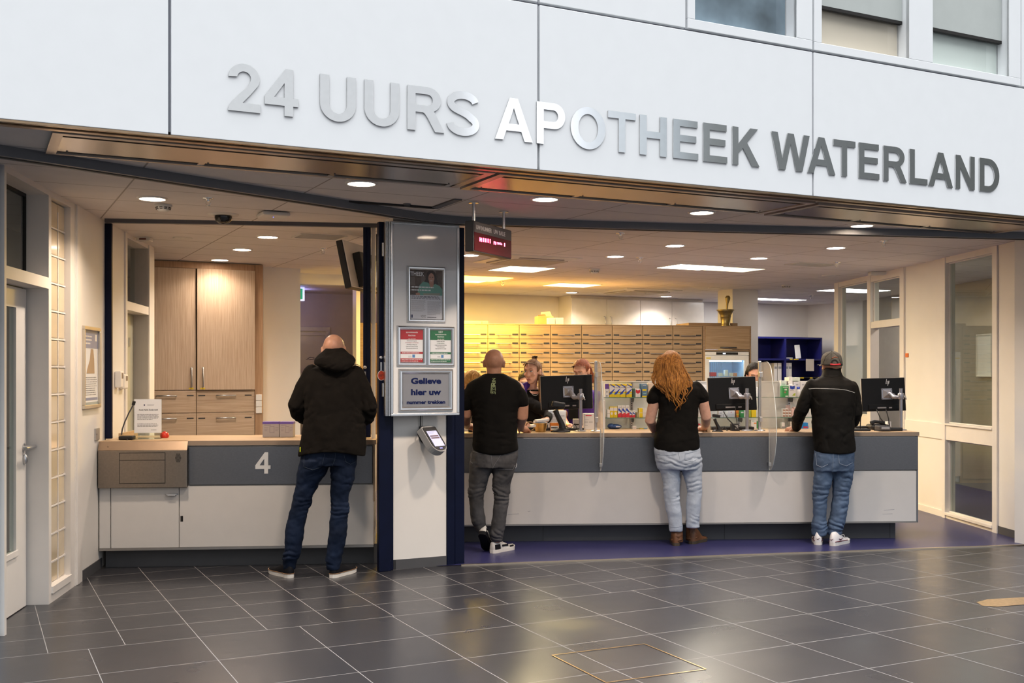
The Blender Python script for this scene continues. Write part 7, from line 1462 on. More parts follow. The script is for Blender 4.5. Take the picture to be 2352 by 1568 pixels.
# ================================================================ customer in the printed T-shirt
def person2():
    d = 9.03; foot = fl(1130, 1272)
    LA = [(1078, 1134, 1060), (1077.5, 1129, 1080), (1076.5, 1118, 1111.7), (1074.8, 1114.6, 1128), (1076.5, 1111, 1145), (1080.5, 1113.6, 1178), (1083, 1115.6, 1198), (1090, 1116.5, 1211), (1095, 1118, 1222)]
    LB = [(1128, 1187, 1060), (1131, 1181, 1085), (1132, 1173, 1111.7), (1133.5, 1169, 1138), (1134, 1168.7, 1155), (1131, 1166, 1178), (1127, 1159, 1211), (1124, 1156, 1228), (1129, 1153, 1243)]
    b = Body(); T = head_mat(at(1134.5, 834, d + .04), 3, 2); head(b, T, 1.05)
    b.rings([sec(1100, 1168, 880, d + .02, .10), sec(1092, 1182, 915, d, .12), sec(1092, 1182, 980, d, .12), sec(1090, 1184, 1030, d, .12)])
    wl = at(1072, 978, d + .44); wr = at(1196, 984, d + .46)
    b.limb([at(1088, 892, d + .02), at(1070, 952, d), at(1070, 966, d + .18), wl], [.060, .052, .046, .030]); hand(b, wl, (.6, .7, -.15), (0, 0, -1), -1, curl=35)
    b.limb([at(1187, 890, d + .02), at(1199, 925, d + .01), at(1199, 955, d), at(1194, 970, d + .16), wr], [.060, .058, .052, .048, .030], 20); hand(b, wr, (.45, .75, -.12), (0, 0, -1), 1, curl=40, spread=4)
    skin_leg(b, LA, d); skin_leg(b, LB, d)
    o = b.fuse('person', SK2, vox=.007, smooth=3, origin=foot); tag(o, 'bald customer in a black printed T-shirt and faded grey jeans beside the blue post', 'person')
    c = Body()
    c.rings([sec(1113, 1157, 857, d + .02, .070), sec(1098, 1173, 866, d + .01, .095), sec(1084, 1187, 873, d, .108), sec(1072, 1197, 883, d, .12), sec(1069, 1201, 896, d, .13), sec(1078, 1194, 920, d, .14), sec(1083, 1190, 945, d, .14), sec(1086, 1188, 970, d, .138), sec(1086, 1188, 1000, d, .14), sec(1085, 1190, 1022, d, .142), sec(1086, 1190.5, 1032, d, .142)], 32, 2.5)
    c.limb([at(1090, 893, d), at(1078, 908, d), at(1070, 926, d)], [.060, .070, .072]); c.limb([at(1182, 893, d), at(1193, 908, d), at(1198, 921, d)], [.060, .068, .066])
    tee = c.fuse('tshirt', M_tee, o, .008, 4, foot, folds([(1180, 960, d, 8, .045, .004, .10, .12), (1095, 965, d, -8, .045, .004, .10, .12), (1137, 985, d - .1, 3, .06, .0045, .22, .10), (1137, 1015, d - .1, -3, .05, .0045, .2, .06), (1188, 925, d, -35, .04, .005, .06, .06), (1085, 925, d, 35, .04, .005, .06, .06)], .004, 7, 2))
    for v in tee.data.vertices:
        if v.co.z < 1.0 and v.co.y + foot.y < d + .05: x = (v.co.x + foot.x - at(1137, 1030, d).x) / .2; v.co.z -= max(0, (1.0 - v.co.z) / .08) * .022 * max(0, 1 - x * x)
    # print down the spine
    tm = text('t', 'NEME\u03a3I\u03a3', .040, 0, 0, M_stitch, None, y=0, bold=.02, w=.150, align='LEFT'); P = [(v.co.x, v.co.z) for v in tm.data.vertices]; fcs = [tuple(p.vertices) for p in tm.data.polygons if p.normal.y < -.5]; bpy.data.objects.remove(tm)
    q = on_surface(tee, [(1130.5 + z / .040 * 8.2 - x * 4, 868 + x / .150 * 37) for x, z in P], .003)
    if len(q) == len(P): mb = MB(); mb.add([p - foot for p in q], fcs); mb.build('back_print', mat('olive_green_print', (.24, .28, .13), .6), o)
    seam('back_print_line', tee, ((1129, 880), (1128, 892), (1127.5, 903)), .0035, MATS['olive_green_print'], o)
    j = Body(); j.rings([sec(1087, 1188, 1015, d, .12), sec(1081, 1189, 1045, d, .13), sec(1079, 1186, 1072, d, .128)], 28, 2.3)
    leg(j, LA, d)
    leg(j, LB, d)
    jn = j.fuse('jeans', M_jn2, o, .007, 3, foot, folds(FB(1.7, [(1094, 1128, d, 6, .030, .007, .09, .06), (1151, 1135, d, -12, .032, .007, .09, .07), (1165, 1105, d, -30, .05, .005, .10, .06), (1140, 1228, d, -20, .03, .007, .07, .06), (1105, 1208, d, 20, .03, .006, .07, .05), (1132, 1075, d, 40, .045, .005, .1, .08)]), .0075, 11, 3))
    for px in (((1083, 1035), (1100, 1041), (1120, 1040)), ((1153, 1041), (1186, 1035)), ((1152, 1042), (1132, 1073), (1132, 1077), (1178, 1078), (1183, 1068)), ((1084, 1040), (1081, 1060), (1086, 1064)), ((1127, 1035), (1131, 1076))): seam('pocket_seam', jn, px, .0018, M_stitch, o)
    M_snk = mat('sneaker_grey_white', (.55, .53, .50), .5, var=.15, scale=40); M_amb = mat('amber_patch', (.70, .38, .02), .5)
    def ex(ob, W_, k):
        def patch(name, m, ys, side, z0, z1, t=.003):
            mb = MB(); ws = [np.interp(y, (-.012, 0, .03, .08, .13, .18, .225, .26, .292), (.014, .027, .035, .034, .037, .043, .046, .040, .010)) + t for y in ys]
            vs = []
            for y, w in zip(ys, ws): vs += [W_((side * w, y * k, z0)), W_((side * w * .86, y * k, z1))]
            mb.add(vs, [(2 * i, 2 * i + 1, 2 * i + 3, 2 * i + 2) for i in range(len(ys) - 1)]); mb.build(name, m, ob)
        for s_ in (-1, 1): patch('black_overlay', M_blackup, (.0, .03, .07), s_, .034, .075); patch('black_overlay', M_blackup, (.19, .225, .25), s_, .034, .05); patch('amber_overlay', M_amb, (.10, .13, .155), s_, .012, .040); patch('black_overlay', M_blackup, (.09, .13, .17), s_, .05, .066)
        mb = MB()
        for q in range(5): y = .12 + q * .02; mb.tube([W_((-.022, y * k, .083 - q * .008)), W_((0, y * k, .090 - q * .008)), W_((.022, y * k, .083 - q * .008))], .003, 5)
        mb.build('laces', M_rub, ob)
    hp = fl(1131, 1271); shoe(o, 'shoe', (hp.x, hp.y, 0), -36, .285, M_snk, M_rub, .034, wide=1.08, ankle=.10, extra=ex)
    # other foot stands on its toe, heel raised and sole towards the viewer
    hp = at(1107, 1228, d - .08); o2, W_ = shoe(o, 'shoe', (hp.x, hp.y, hp.z - .0), -14, .27, M_snk, M_blackup, .032, pitch=-40, wide=1.1, ankle=.10, extra=ex)
    return o
person2()

# ================================================================ customer with long hair
M_ginger = hairmat('ginger_hair', (.13, .042, .007), (.50, .215, .042))
def strands(par, name, m, n, gen, rad=.0035, seg=12):
    rnd = random.Random(5); mb = MB(); off = par.location
    for i in range(n):
        pts = gen(rnd, i / n); r = rad * rnd.uniform(.6, 1.2); mb.tube([p - off for p in pts], [r * (1 - .75 * abs(2 * k / (len(pts) - 1) - .8) ** 2 * .6) if k < len(pts) - 1 else r * .2 for k in range(len(pts))], 5, False)
    return mb.build(name, m, par)
def person3():
    d = 9.43; foot = fl(1565, 1252)
    LA = [(1506, 1563, 1050), (1511, 1563, 1068), (1516, 1562, 1083), (1522, 1561, 1105.5), (1523.7, 1559.5, 1130), (1528, 1562.6, 1157.5), (1534, 1566.6, 1188), (1536.6, 1567.8, 1209), (1537, 1567.5, 1219)]
    LB = [(1560, 1611, 1050), (1562, 1612, 1068), (1568, 1612.5, 1088), (1575, 1612.5, 1111.6), (1578.5, 1612.5, 1130), (1576, 1610, 1157.5), (1576, 1608, 1185), (1576, 1606.5, 1202), (1576, 1606.5, 1211)]
    b = Body(); T = head_mat(at(1541, 838, d + .06), 8, -12); head(b, T, .99)
    b.rings([sec(1515, 1592, 885, d + .02, .085), sec(1518, 1598, 920, d, .11), sec(1512, 1598, 970, d, .11), sec(1508, 1602, 1030, d, .115)])
    wl = at(1518, 994, d + .34); wr = at(1617, 984, d + .36)
    b.limb([at(1517, 895, d), at(1502, 925, d), at(1493, 966, d), at(1503, 985, d + .16), wl], [.044, .050, .046, .040, .026], 18); hand(b, wl, (.7, .6, -.1), (0, 0, -1), -1, .92, curl=30)
    b.limb([at(1597, 895, d), at(1615, 925, d), at(1622, 957, d), at(1621, 972, d + .16), wr], [.044, .050, .046, .040, .026], 18); hand(b, wr, (-.85, .4, -.18), (-.1, .2, -1), -1, .92, curl=38)
    skin_leg(b, LA, d); skin_leg(b, LB, d)
    o = b.fuse('person', SK3, vox=.007, smooth=3, origin=foot); tag(o, 'customer with long wavy ginger hair, black top and light blue jeans', 'person')
    c = Body()
    c.rings([sec(1525, 1575, 868, d + .02, .06), sec(1506, 1600, 880, d + .01, .09), sec(1500, 1612, 893, d, .11), sec(1506, 1609, 912, d, .125), sec(1513, 1604, 932, d, .13), sec(1511, 1602, 960, d, .128), sec(1506, 1602, 986, d, .13), sec(1502, 1606, 1006, d, .138), sec(1502, 1607.5, 1024, d, .142), sec(1504, 1606, 1030, d, .142)], 32, 2.4)
    c.limb([at(1517, 890, d), at(1507, 903, d), at(1501, 916, d)], [.058, .062, .064]); c.limb([at(1598, 890, d), at(1607, 902, d), at(1612, 914, d)], [.058, .063, .067])
    top = c.fuse('blouse', M_tee, o, .008, 4, foot, folds([(1525, 975, d, 40, .06, .005, .14, .10), (1585, 985, d, -30, .06, .005, .14, .10), (1555, 1010, d - .1, 5, .06, .005, .2, .07), (1508, 912, d, 30, .035, .005, .06, .05), (1606, 908, d, -30, .035, .005, .06, .05)], .006, 7, 5))
    for v in top.data.vertices:
        if v.co.z < .98 and v.co.y + foot.y < d + .05: x = (v.co.x + foot.x - at(1551, 1030, d).x) / .2; v.co.z -= max(0, (.98 - v.co.z) / .08) * .014 * max(0, 1 - x * x)
    j = Body(); j.rings([sec(1506, 1604, 1010, d, .12), sec(1502, 1608, 1035, d, .138), sec(1505, 1610, 1056, d, .142), sec(1511, 1610, 1076, d, .125)], 28, 2.3)
    leg(j, LA, d)
    leg(j, LB, d)
    jn = j.fuse('jeans', M_jn3, o, .007, 3, foot, folds(FB(1.7, [(1545, 1108, d, 8, .034, .008, .10, .06), (1592, 1115, d, 12, .034, .008, .10, .06), (1540, 1062, d, -16, .045, .007, .12, .05), (1590, 1058, d, 14, .045, .007, .12, .05), (1552, 1085, d, 20, .05, .005, .1, .06), (1592, 1195, d, -20, .03, .006, .06, .05), (1562, 1140, d, 5, .03, .005, .08, .04)]), .006, 11, 6))
    for px in (((1503, 1040), (1525, 1046), (1553, 1043)), ((1573, 1042), (1606, 1034)), ((1574, 1043), (1573, 1056), (1590, 1060), (1606, 1052)), ((1557, 1032), (1562, 1056)), ((1538, 1208.5), (1552, 1211), (1567, 1208))): seam('pocket_seam', jn, px, .0016, M_stitch_l, o)
    # cap of hair and loose wavy strands
    hb = Body(); hb.ell(T @ Vector((0, -.014, .034)), (.092, .116, .093), 24, 14)
    hb.rings([sec(1512, 1562, 822, d + .03, .08), sec(1505, 1568, 840, d + .0, .085), sec(1503, 1577, 860, d - .03, .085), sec(1510, 1580, 878, d - .06, .07), sec(1524, 1576, 892, d - .085, .05), sec(1536, 1570, 903, d - .095, .03)], 24, 2.0)
    hair = hb.fuse('hair', M_ginger, o, .008, 5, foot, folds([(1540, 850, d - .1, 80, .028, .004, .2, .2), (1555, 890, d - .1, 70, .03, .006, .2, .2), (1525, 880, d - .1, 105, .03, .005, .15, .15)], .007, 10, 8))
    ys = (808, 815, 825, 836, 857, 876, 895, 912, 928, 942); xl = (1530, 1515, 1507, 1503, 1500, 1495, 1506, 1518, 1535, 1550); xr = (1552, 1559, 1565, 1569, 1579, 1590, 1590, 1584, 1581, 1560)
    rl = random.Random(11); locks = [(-1 + 2 * (k + .5) / 44 + rl.uniform(-.03, .03), rl.uniform(0, 6.3), rl.uniform(1.6, 5.6), rl.uniform(-24, 12), rl.uniform(-.02, .02)) for k in range(44)]
    def gen(rnd, f):
        u0, ph, am, ey, dl = locks[rnd.randrange(44)]; u = u0 + rnd.gauss(0, .022); u = max(-1.02, min(1.02, u)); y0 = 805 + 11 * u * u + rnd.uniform(0, 3); ye = 934 - 40 * abs(u - .15) ** 1.5 + ey + rnd.uniform(-5, 3); pts = []; nn = 18
        for k in range(nn):
            t = k / (nn - 1); y = y0 + (ye - y0) * t; L0, R0 = np.interp(y, ys, xl), np.interp(y, ys, xr); uu = u * (1 - .12 * max(0, t - .8) / .2)
            a_ = am * max(0, (y - 838) / 80) ** 1.1; x = (L0 + R0) / 2 + uu * (R0 - L0) / 2 * min(1, .55 + .9 * (y - 806) / 22) + a_ * math.sin(ph + y * .19) ; y += .5 * a_ * math.cos(ph + y * .17)
            c = math.sqrt(max(0, 1 - min(1, abs(uu)) ** 2)); bk = np.interp(y, (806, 815, 836, 860, 885, 915, 945), (-.02, .03, .055, .065, .085, .12, .145)); w = np.interp(y, (806, 836, 880, 945), (.035, .075, .075, .03))
            pts.append(at(x, y, d + .035 - bk - w * c - .007 - dl * t + rnd.uniform(-.002, .002) - .006 * math.sin(ph * 2 + y * .12) * t))
        return pts
    strands(o, 'hair_strands', M_ginger, 680, gen, .0021)
    M_boot = mat('brown_leather', (.115, .048, .020), .5, var=.3, scale=25, bump=.2); M_bs = mat('boot_sole', (.06, .045, .03), .6)
    for hx, hy, yw, xl, xr, y0 in ((1553, 1254, -6, 1541, 1568, 1204), (1588, 1250, -36, 1575, 1602, 1195)):
        hp = fl(hx, hy); so, W_ = shoe(o, 'boot', (hp.x, hp.y, 0), yw, .262, M_boot, M_bs, .030, ankle=.12, wide=1.02, high=.03)
        bb = Body(); dd = hp.y + .05; bb.rings([sec(xl, xr, y0, dd, .055), sec(xl + .5, xr, (y0 + hy) / 2 - 5, dd, .054), sec(xl - .5, xr + .5, (y0 + hy) / 2 + 8, dd, .056), sec(xl - 1, xr + 1, hy - 10, dd, .058)], 20, 2.0); sh = bb.fuse('boot_shaft', M_boot, o, .007, 2, foot, folds([((xl + xr) / 2, hy - 24, dd, 10, .03, .004, .06, .04)], .004, 14, 3))
        seam('boot_strap', sh, ((xl + 1, hy - 14), ((xl + xr) / 2, hy - 12), (xr - 1, hy - 16)), .005, M_boot, o)
    return o
person3()

# ================================================================ customer in the cap
def person4():
    d = 9.49; foot = fl(1905, 1253)
    LA = [(1869, 1914, 1062), (1870, 1912, 1081), (1869, 1908.7, 1111.6), (1866.8, 1901, 1133), (1866.8, 1898.6, 1157.5), (1868, 1898, 1185), (1864, 1898.6, 1202), (1865, 1898.6, 1216), (1866, 1898, 1229)]
    LB = [(1911, 1961, 1062), (1913, 1960, 1081), (1912.7, 1955.6, 1111.6), (1913, 1950, 1133), (1911, 1947.6, 1157.5), (1906.6, 1944, 1185), (1902, 1938.4, 1203.5), (1901, 1933, 1218), (1902, 1931, 1229)]
    b = Body(); T = head_mat(at(1910, 840, d + .05), 10, -4); head(b, T, 1.0)
    b.rings([sec(1880, 1946, 890, d + .02, .09), sec(1874, 1952, 930, d, .11), sec(1874, 1950, 1030, d, .115)])
    wl = at(1829, 984, d + .30); wr = at(1948, 982, d + .30)
    b.limb([at(1868, 892, d), at(1843, 938, d + .06), wl], [.05, .042, .028]); hand(b, wl, (-.75, .55, -.22), (.1, .1, -1), 1, curl=22)
    b.limb([at(1954, 892, d), at(1964, 950, d), wr], [.05, .042, .028]); hand(b, wr, (-.4, .8, -.1), (0, 0, -1), -1)
    skin_leg(b, LA, d); skin_leg(b, LB, d)
    o = b.fuse('person', SK2, vox=.007, smooth=3, origin=foot); tag(o, 'customer in a grey cap, black softshell jacket and blue jeans', 'person')
    c = Body()
    c.rings([sec(1890.5, 1930.5, 843.5, d + .045, .080), sec(1889.5, 1931.5, 855, d + .04, .082), sec(1886, 1936, 864, d + .03, .08), sec(1868, 1954, 873, d + .01, .105), sec(1858, 1966, 884, d, .12), sec(1858, 1967, 900, d, .135), sec(1863, 1964, 930, d, .142), sec(1866, 1961, 960, d, .14), sec(1867, 1960, 990, d, .14), sec(1869, 1962, 1012, d, .142), sec(1870, 1964, 1028, d, .146), sec(1871.5, 1963, 1035, d, .146)], 32, 2.4)
    c.limb([at(1866, 884, d), at(1855, 905, d + .01), at(1842, 940, d + .03), at(1833, 963, d + .15), at(1829.5, 981, d + .26)], [.058, .060, .058, .052, .042], 20)
    c.limb([at(1957, 888, d), at(1963, 915, d), at(1966, 948, d - .01), at(1960, 968, d + .10), at(1950, 978, d + .24)], [.056, .056, .056, .052, .044], 20)
    jk = c.fuse('jacket', M_jack, o, .0075, 3, foot, folds([(1845, 940, d, 50, .05, .007, .10, .10), (1834, 970, d + .1, 20, .035, .007, .07, .06), (1905, 960, d - .12, -55, .10, .010, .22, .12), (1940, 985, d - .1, 60, .08, .007, .18, .1), (1885, 1005, d - .1, 80, .08, .006, .18, .1), (1967, 940, d, -60, .05, .007, .1, .1), ], .005, 7, 7))
    for v in jk.data.vertices:
        if v.co.z < .97 and v.co.y + foot.y < d + .05: x = (v.co.x + foot.x - at(1917, 1030, d).x) / .19; v.co.z -= max(0, (.97 - v.co.z) / .08) * .010 * max(0, 1 - x * x)
    seam('reflective_piping', jk, ((1857.5, 893), (1875, 891.8), (1900, 892.5), (1925, 893.5), (1945, 896), (1963, 901.5)), .0026, mat('grey_piping', (.45, .45, .43), .4), o)
    for px in (((1858, 893), (1862, 930), (1866, 960)), ((1964, 902), (1961, 940), (1959, 965)), ((1892, 863), (1910, 866), (1930, 863))): seam('jacket_seam', jk, px, .002, M_jack, o)
    j = Body(); j.rings([sec(1874, 1958, 1018, d, .12), sec(1870, 1961, 1045, d, .135), sec(1869, 1960.5, 1066, d, .13), sec(1870, 1960, 1080, d, .12)], 28, 2.3)
    leg(j, LA, d)
    leg(j, LB, d)
    jn = j.fuse('jeans', M_jn4, o, .007, 3, foot, folds(FB(1.7, [(1884, 1135, d, 8, .035, .007, .09, .08), (1932, 1125, d, -14, .035, .007, .09, .08), (1935, 1090, d, -28, .05, .006, .10, .06), (1890, 1090, d, 28, .05, .005, .10, .06), (1881, 1205, d, 8, .03, .010, .08, .05), (1918, 1210, d, -12, .03, .010, .08, .06), (1930, 1165, d, 10, .04, .005, .08, .06)]), .0075, 11, 9))
    for px in (((1873, 1040), (1876, 1068), (1888, 1073), (1902, 1066)), ((1926, 1044), (1928, 1064), (1944, 1070), (1958, 1062)), ((1914, 1036), (1913, 1088))): seam('pocket_seam', jn, px, .0017, M_stitch_l, o)
    # cap worn with the strap to the back
    M_cap = fabric('grey_cap_cloth', (.085, .080, .070), .25, 14, .8); M_capd = fabric('dark_cap_cloth', (.025, .026, .022), .2, 14, .8)
    dc = d + .045; cp = Body(); cp.rings([sec(1886.5, 1934.5, 839, dc, .108, -3), sec(1887, 1934, 832, dc, .110, -3), sec(1887.5, 1933, 824, dc, .107, -2), sec(1890, 1930.5, 816, dc, .095), sec(1896, 1925, 810, dc, .072), sec(1904, 1917, 806.5, dc, .03)], 32, 2.1)
    cap = cp.fuse('cap', M_cap, o, .006, 3, foot)
    for px in (((1910, 807), (1909, 820), (1909, 828)), ((1910, 807), (1897, 818), (1890, 836)), ((1911, 807), (1925, 818), (1932, 836))): seam('cap_seam', cap, px, .0016, M_capd, o)
    seam('cap_band', cap, ((1887.5, 836), (1900, 838), (1920, 838.5), (1933.5, 837)), .004, M_capd, o)
    mb = MB(); mb.ell(at(1910.5, 806.5, dc) - foot, (.008, .008, .005), 10, 6); mb.build('cap_button', M_capd, o)
    def disc(name, pts, m, lift=.004):
        q = on_surface(cap, pts, lift); mb = MB(); mb.add([p - foot for p in q], [tuple(range(len(q)))]); return mb.build(name, m, cap)
    ar = [(1917 + 8.5 * math.cos(R(a)), 835 - 9.5 * math.sin(R(a))) for a in range(0, 181, 15)]
    disc('cap_opening', ar, M_slot); seam('opening_trim', cap, ar, .0028, M_capd, o, 2)
    seam('cap_strap', cap, ((1907, 836.5), (1917, 837.5), (1930, 836.5)), .0075, mat('red_strap', (.50, .02, .03), .4), o); seam('cap_emblem', cap, ((1911, 823), (1917, 819.5), (1924, 821)), .004, mat('rust_print', (.25, .06, .02), .6), o)
    vz = Body(); vz.rings([(T @ Vector((0, .11, .022)), .075, .07), (T @ Vector((0, .125, .014)), .070, .075)], 20, 2); vz.fuse('visor', M_cap, o, .006, 2, foot)
    mb = MB(); mb.tube([T @ Vector((-.080, -.03, .012)) - foot, T @ Vector((-.082, .04, .010)) - foot, T @ Vector((-.07, .092, .008)) - foot, T @ Vector((.07, .092, .008)) - foot, T @ Vector((.082, -.03, .012)) - foot], .0025, 6); mb.build('glasses', M_pale, o)
    M_wl = mat('white_leather', (.76, .73, .72), .4, var=.04); M_mar = mat('maroon_trim', (.10, .008, .02), .5)
    def ex(ob, W_, k):
        for s_ in (-1, 1):
            mb = MB(); mb.tube([W_((s_ * .030, -.004, .040)), W_((s_ * .0385, .04 * k, .040)), W_((s_ * .040, .12 * k, .038)), W_((s_ * .048, .2 * k, .037))], .0035, 6); mb.build('maroon_line', M_mar, ob)
            mb = MB(); mb.tube([W_((s_ * .038, .05 * k, .062)), W_((s_ * .036, .09 * k, .050)), W_((s_ * .034, .14 * k, .062))], [.002, .005, .002], 6); mb.build('side_swoosh', M_mar, ob)
        mb = MB(); mb.tube([W_((-.016, -.016, .060)), W_((-.003, -.019, .054)), W_((.017, -.016, .068))], [.001, .0035, .001], 6); mb.build('heel_mark', M_mar, ob)
        mb = MB()
        for q in range(5): y = .13 + q * .02; mb.tube([W_((-.024, y * k, .078 - q * .008)), W_((0, y * k, .088 - q * .008)), W_((.024, y * k, .078 - q * .008))], .003, 5)
        mb.tube([W_((.02, .12 * k, .09)), W_((.045, .13 * k, .09)), W_((.05, .15 * k, .06))], .0028, 5); mb.build('laces', M_rub, ob)
        mb = MB(); mb.box(-.02, .02, -.006, .02, .010, .016); mb.v = [W_(v) for v in mb.v]; mb.build('sole_stripe', M_mar, ob)
    for hx, hy, yw in ((1879, 1252, -14), (1912, 1254, -42)): hp = fl(hx, hy); shoe(o, 'shoe', (hp.x, hp.y, 0), yw, .285, M_wl, M_rub, .034, ankle=.122, wide=1.05, extra=ex)
    return o
person4()

# ================================================================ pharmacy staff behind the counter
M_purple = fabric('purple_tunic', (.052, .018, .15), .15, 10, .7); M_blk = fabric('black_top', (.008, .007, .0065), .2, 10, .8)
M_brown = hairmat('brown_hair', (.07, .028, .010), (.21, .10, .036)); M_red = hairmat('auburn_hair', (.07, .014, .004), (.23, .055, .013)); M_dkh = hairmat('dark_hair', (.004, .003, .0025), (.013, .009, .007)); M_dkh.node_tree.nodes['Principled BSDF'].inputs['Specular IOR Level'].default_value = .06; M_blond = hairmat('blond_hair', (.26, .13, .035), (.60, .37, .13))
SK4 = skin('skin_rosy', (.60, .33, .23))
def trousers(o, cx, d, foot, top):
    j = Body(); a = at(cx, 855, d)
    j.rings([((a.x, d, top), .15, .11), ((a.x, d, top - .12), .17, .12), ((a.x, d, top - .2), .165, .11)], 20)
    for k in (-1, 1): j.limb([(a.x + k * .075, d, top - .18), (a.x + k * .08, d, top - .5), (a.x + k * .085, d, .05)], [.085, .065, .05], 14)
    j.fuse('trousers', M_blk, o, .014, 2, foot)
    for k in (-1, 1): MB().bbox(-.045, .045, -.2, .07, 0, .07, .02).build('shoe', M_black, o, Vector((a.x + k * .085, d, .004)) - foot)
def clerk(label, hx, hy, d, yaw, pitch, sk, s, sh_w, arms, cloth, tilt=0, face=dict(), sleeves=None, tee=None):
    """hx, hy: head centre in the picture; arms: list of (elbow, wrist, finger direction, side) points"""
    hc = at(hx, hy, d); foot = Vector((hc.x, d, 0)); b = Body(); T = head_mat(hc, yaw, pitch, tilt); head(b, T, s, neck=False)
    zs = hc.z - .185 * s; b.limb([T @ Vector((0, -.02, -.03)), hc + Vector((0, .03, -.13 * s)), hc + Vector((0, .035, -.19 * s))], [.050, .048, .056], 16)
    bx = hc.x; by = d + .04
    b.rings([((bx, by, zs + .02), .06, .055), ((bx, by, zs - .03), sh_w * .72, .085), ((bx, by, zs - .10), sh_w * .80, .105), ((bx, by, zs - .25), sh_w * .74, .11), ((bx, by, zs - .42), sh_w * .66, .095), ((bx, by, zs - .58), sh_w * .78, .105)], 24)
    for k, el, wr, fd, pn in arms:
        shp = Vector((bx + k * sh_w * .88, by, zs - .06)); b.limb([shp, el, wr], [.045, .038, .024], 14); hand(b, wr, fd, pn, k, .9, curl=40)
    for k in (-1, 1): b.limb([(bx + k * .075, by, zs - .55), (bx + k * .08, by, .45), (bx + k * .085, by, .07)], [.08, .055, .04], 12)
    o = b.fuse('person', sk, vox=.0065, smooth=2, origin=foot, sculpt=lambda co: eye_dents(co, T, s)); tag(o, label, 'person')
    c = Body(); top = zs + .004
    c.rings([((bx, by, top), sh_w * .52, .075), ((bx, by, zs - .035), sh_w * .92, .105), ((bx, by, zs - .10), sh_w * 1.0, .125), ((bx, by, zs - .25), sh_w * .93, .13), ((bx, by, zs - .42), sh_w * .86, .115), ((bx, by, zs - .62), sh_w * 1.0, .125)], 28, 2.4)
    for k, el, wr, fd, pn in arms:
        shp = Vector((bx + k * sh_w * .88, by, zs - .07)); e2 = shp.lerp(el, .55) if not sleeves else el; pts = [shp, e2] + ([el.lerp(wr, .85)] if sleeves else []); c.limb(pts, [.058, .056] + ([.04] if sleeves else []), 14)
    top_ = c.fuse('tunic', cloth, o, .009, 3, foot, folds([(hx, 930, d, 80, .07, .006, .2, .15)], .006, 7, 3)); trousers(o, hx, by, foot, zs - .5)
    if face is not None: face_parts(o, T, s, **face)
    CACHE['tunic'] = top_
    return o, T, foot, zs, bx, by
def eye_dents(co, T, s):
    Ti = np.array((T @ Matrix.Scale(s, 4)).inverted()); q = co @ Ti[:3, :3].T + Ti[:3, 3]; out = np.zeros(len(co))
    for k in (-1, 1): out -= .007 * s * np.exp(-((q[:, 0] - k * .031) ** 2 + (q[:, 1] - .085) ** 2 + (q[:, 2] - .012) ** 2) / .014 ** 2)
    return out
def hair_cap(o, T, s, m, foot, grow=1.0, back=True, front=.035, extra=None, name='hair', vox=.007, seed=1):
    """hair shell over the skull, open at the face; front: forehead line height in head space"""
    hb = Body(); e = Body(); e.ell((0, -.016, .034), (.086 * grow, .106 * grow, .090 * grow), 28, 18); e.ell((0, -.05, -.01), (.074 * grow, .07 * grow, .075 * grow), 20, 12)
    hb.add([T @ (Vector(v) * s) for v in e.v], e.f, True)
    if extra: extra(hb)
    ob = hb.fuse(name, m, o, vox, 3, foot, lambda co: fbm(co * np.array([1, 1, .35]), 60, seed, 2) * .003)
    Ti = T.inverted(); bm = bmesh.new(); bm.from_mesh(ob.data); kill = []
    for v in bm.verts:
        q = (Ti @ (v.co + foot)) / s
        if q.y > .035 and q.z < front + .05 * (1 - (q.x / .078) ** 2) and q.z > -.2 and abs(q.x) < .085: kill.append(v)
        elif q.y > -.005 and q.y <= .035 and abs(q.x) > .05 and q.z < .0 and q.z > -.06: kill.append(v)
    bmesh.ops.delete(bm, geom=kill, context='VERTS'); bm.to_mesh(ob.data); bm.free(); return ob
# --- clerk with the long ponytail
d = 10.62
o, T, ft, zs, bx, by = clerk('clerk with a top bun and long brown ponytail looking aside, packs in hand', 1223, 853.5, d, 150, -6, SK4, .98, .185,
    [(-1, at(1262, 948, d - .25), at(1256, 964, 9.96), (-.55, -.8, -.12), (-.2, -.2, -1)), (1, at(1196, 950, d + .05), at(1204, 972, d - .14), (.3, -.9, -.1), (0, 0, -1))], M_blk, 0, dict(iris=(.10, .14, .16), brow=(.16, .08, .035), lip=(.45, .16, .13)), sleeves=True)
def pony(hb):
    hb.limb([T @ Vector((0, -.045, .105)), T @ Vector((0, -.06, .125))], [.022, .026], 12); hb.limb([T @ Vector((0, -.11, .02)), at(1245, 872, d + .0), at(1249, 900, d - .06), at(1248, 930, d - .08), at(1246, 952, d - .09)], [.034, .040, .042, .038, .022], 14)
hair_cap(o, T, .98, M_brown, ft, 1.0, front=.048, extra=pony)
def pulled(T, s, end):
    def g(rnd, f):
        a = R(rnd.uniform(20, 160)); p0 = Vector((.084 * math.cos(a), .03 + .075 * math.sin(a) * .75, .052 + .045 * math.sin(a))); p1 = Vector(end); pts = []
        for k in range(9):
            t = k / 8; v = p0.lerp(p1, t); c = Vector((0, -.016, .034)); w = v - c; w2 = Vector((w.x / .0885, w.y / .1085, w.z / .0925)); r = w2.length
            if r < 1.0: w = w / r
            pts.append(T @ ((c + w) * s))
        return pts
    return g
strands(o, 'hair_strands', M_brown, 110, pulled(T, .98, (0, -.05, .118)), .0016)
mb = MB(); c0 = T @ Vector((0, -.062, .128)); rnd = random.Random(4)
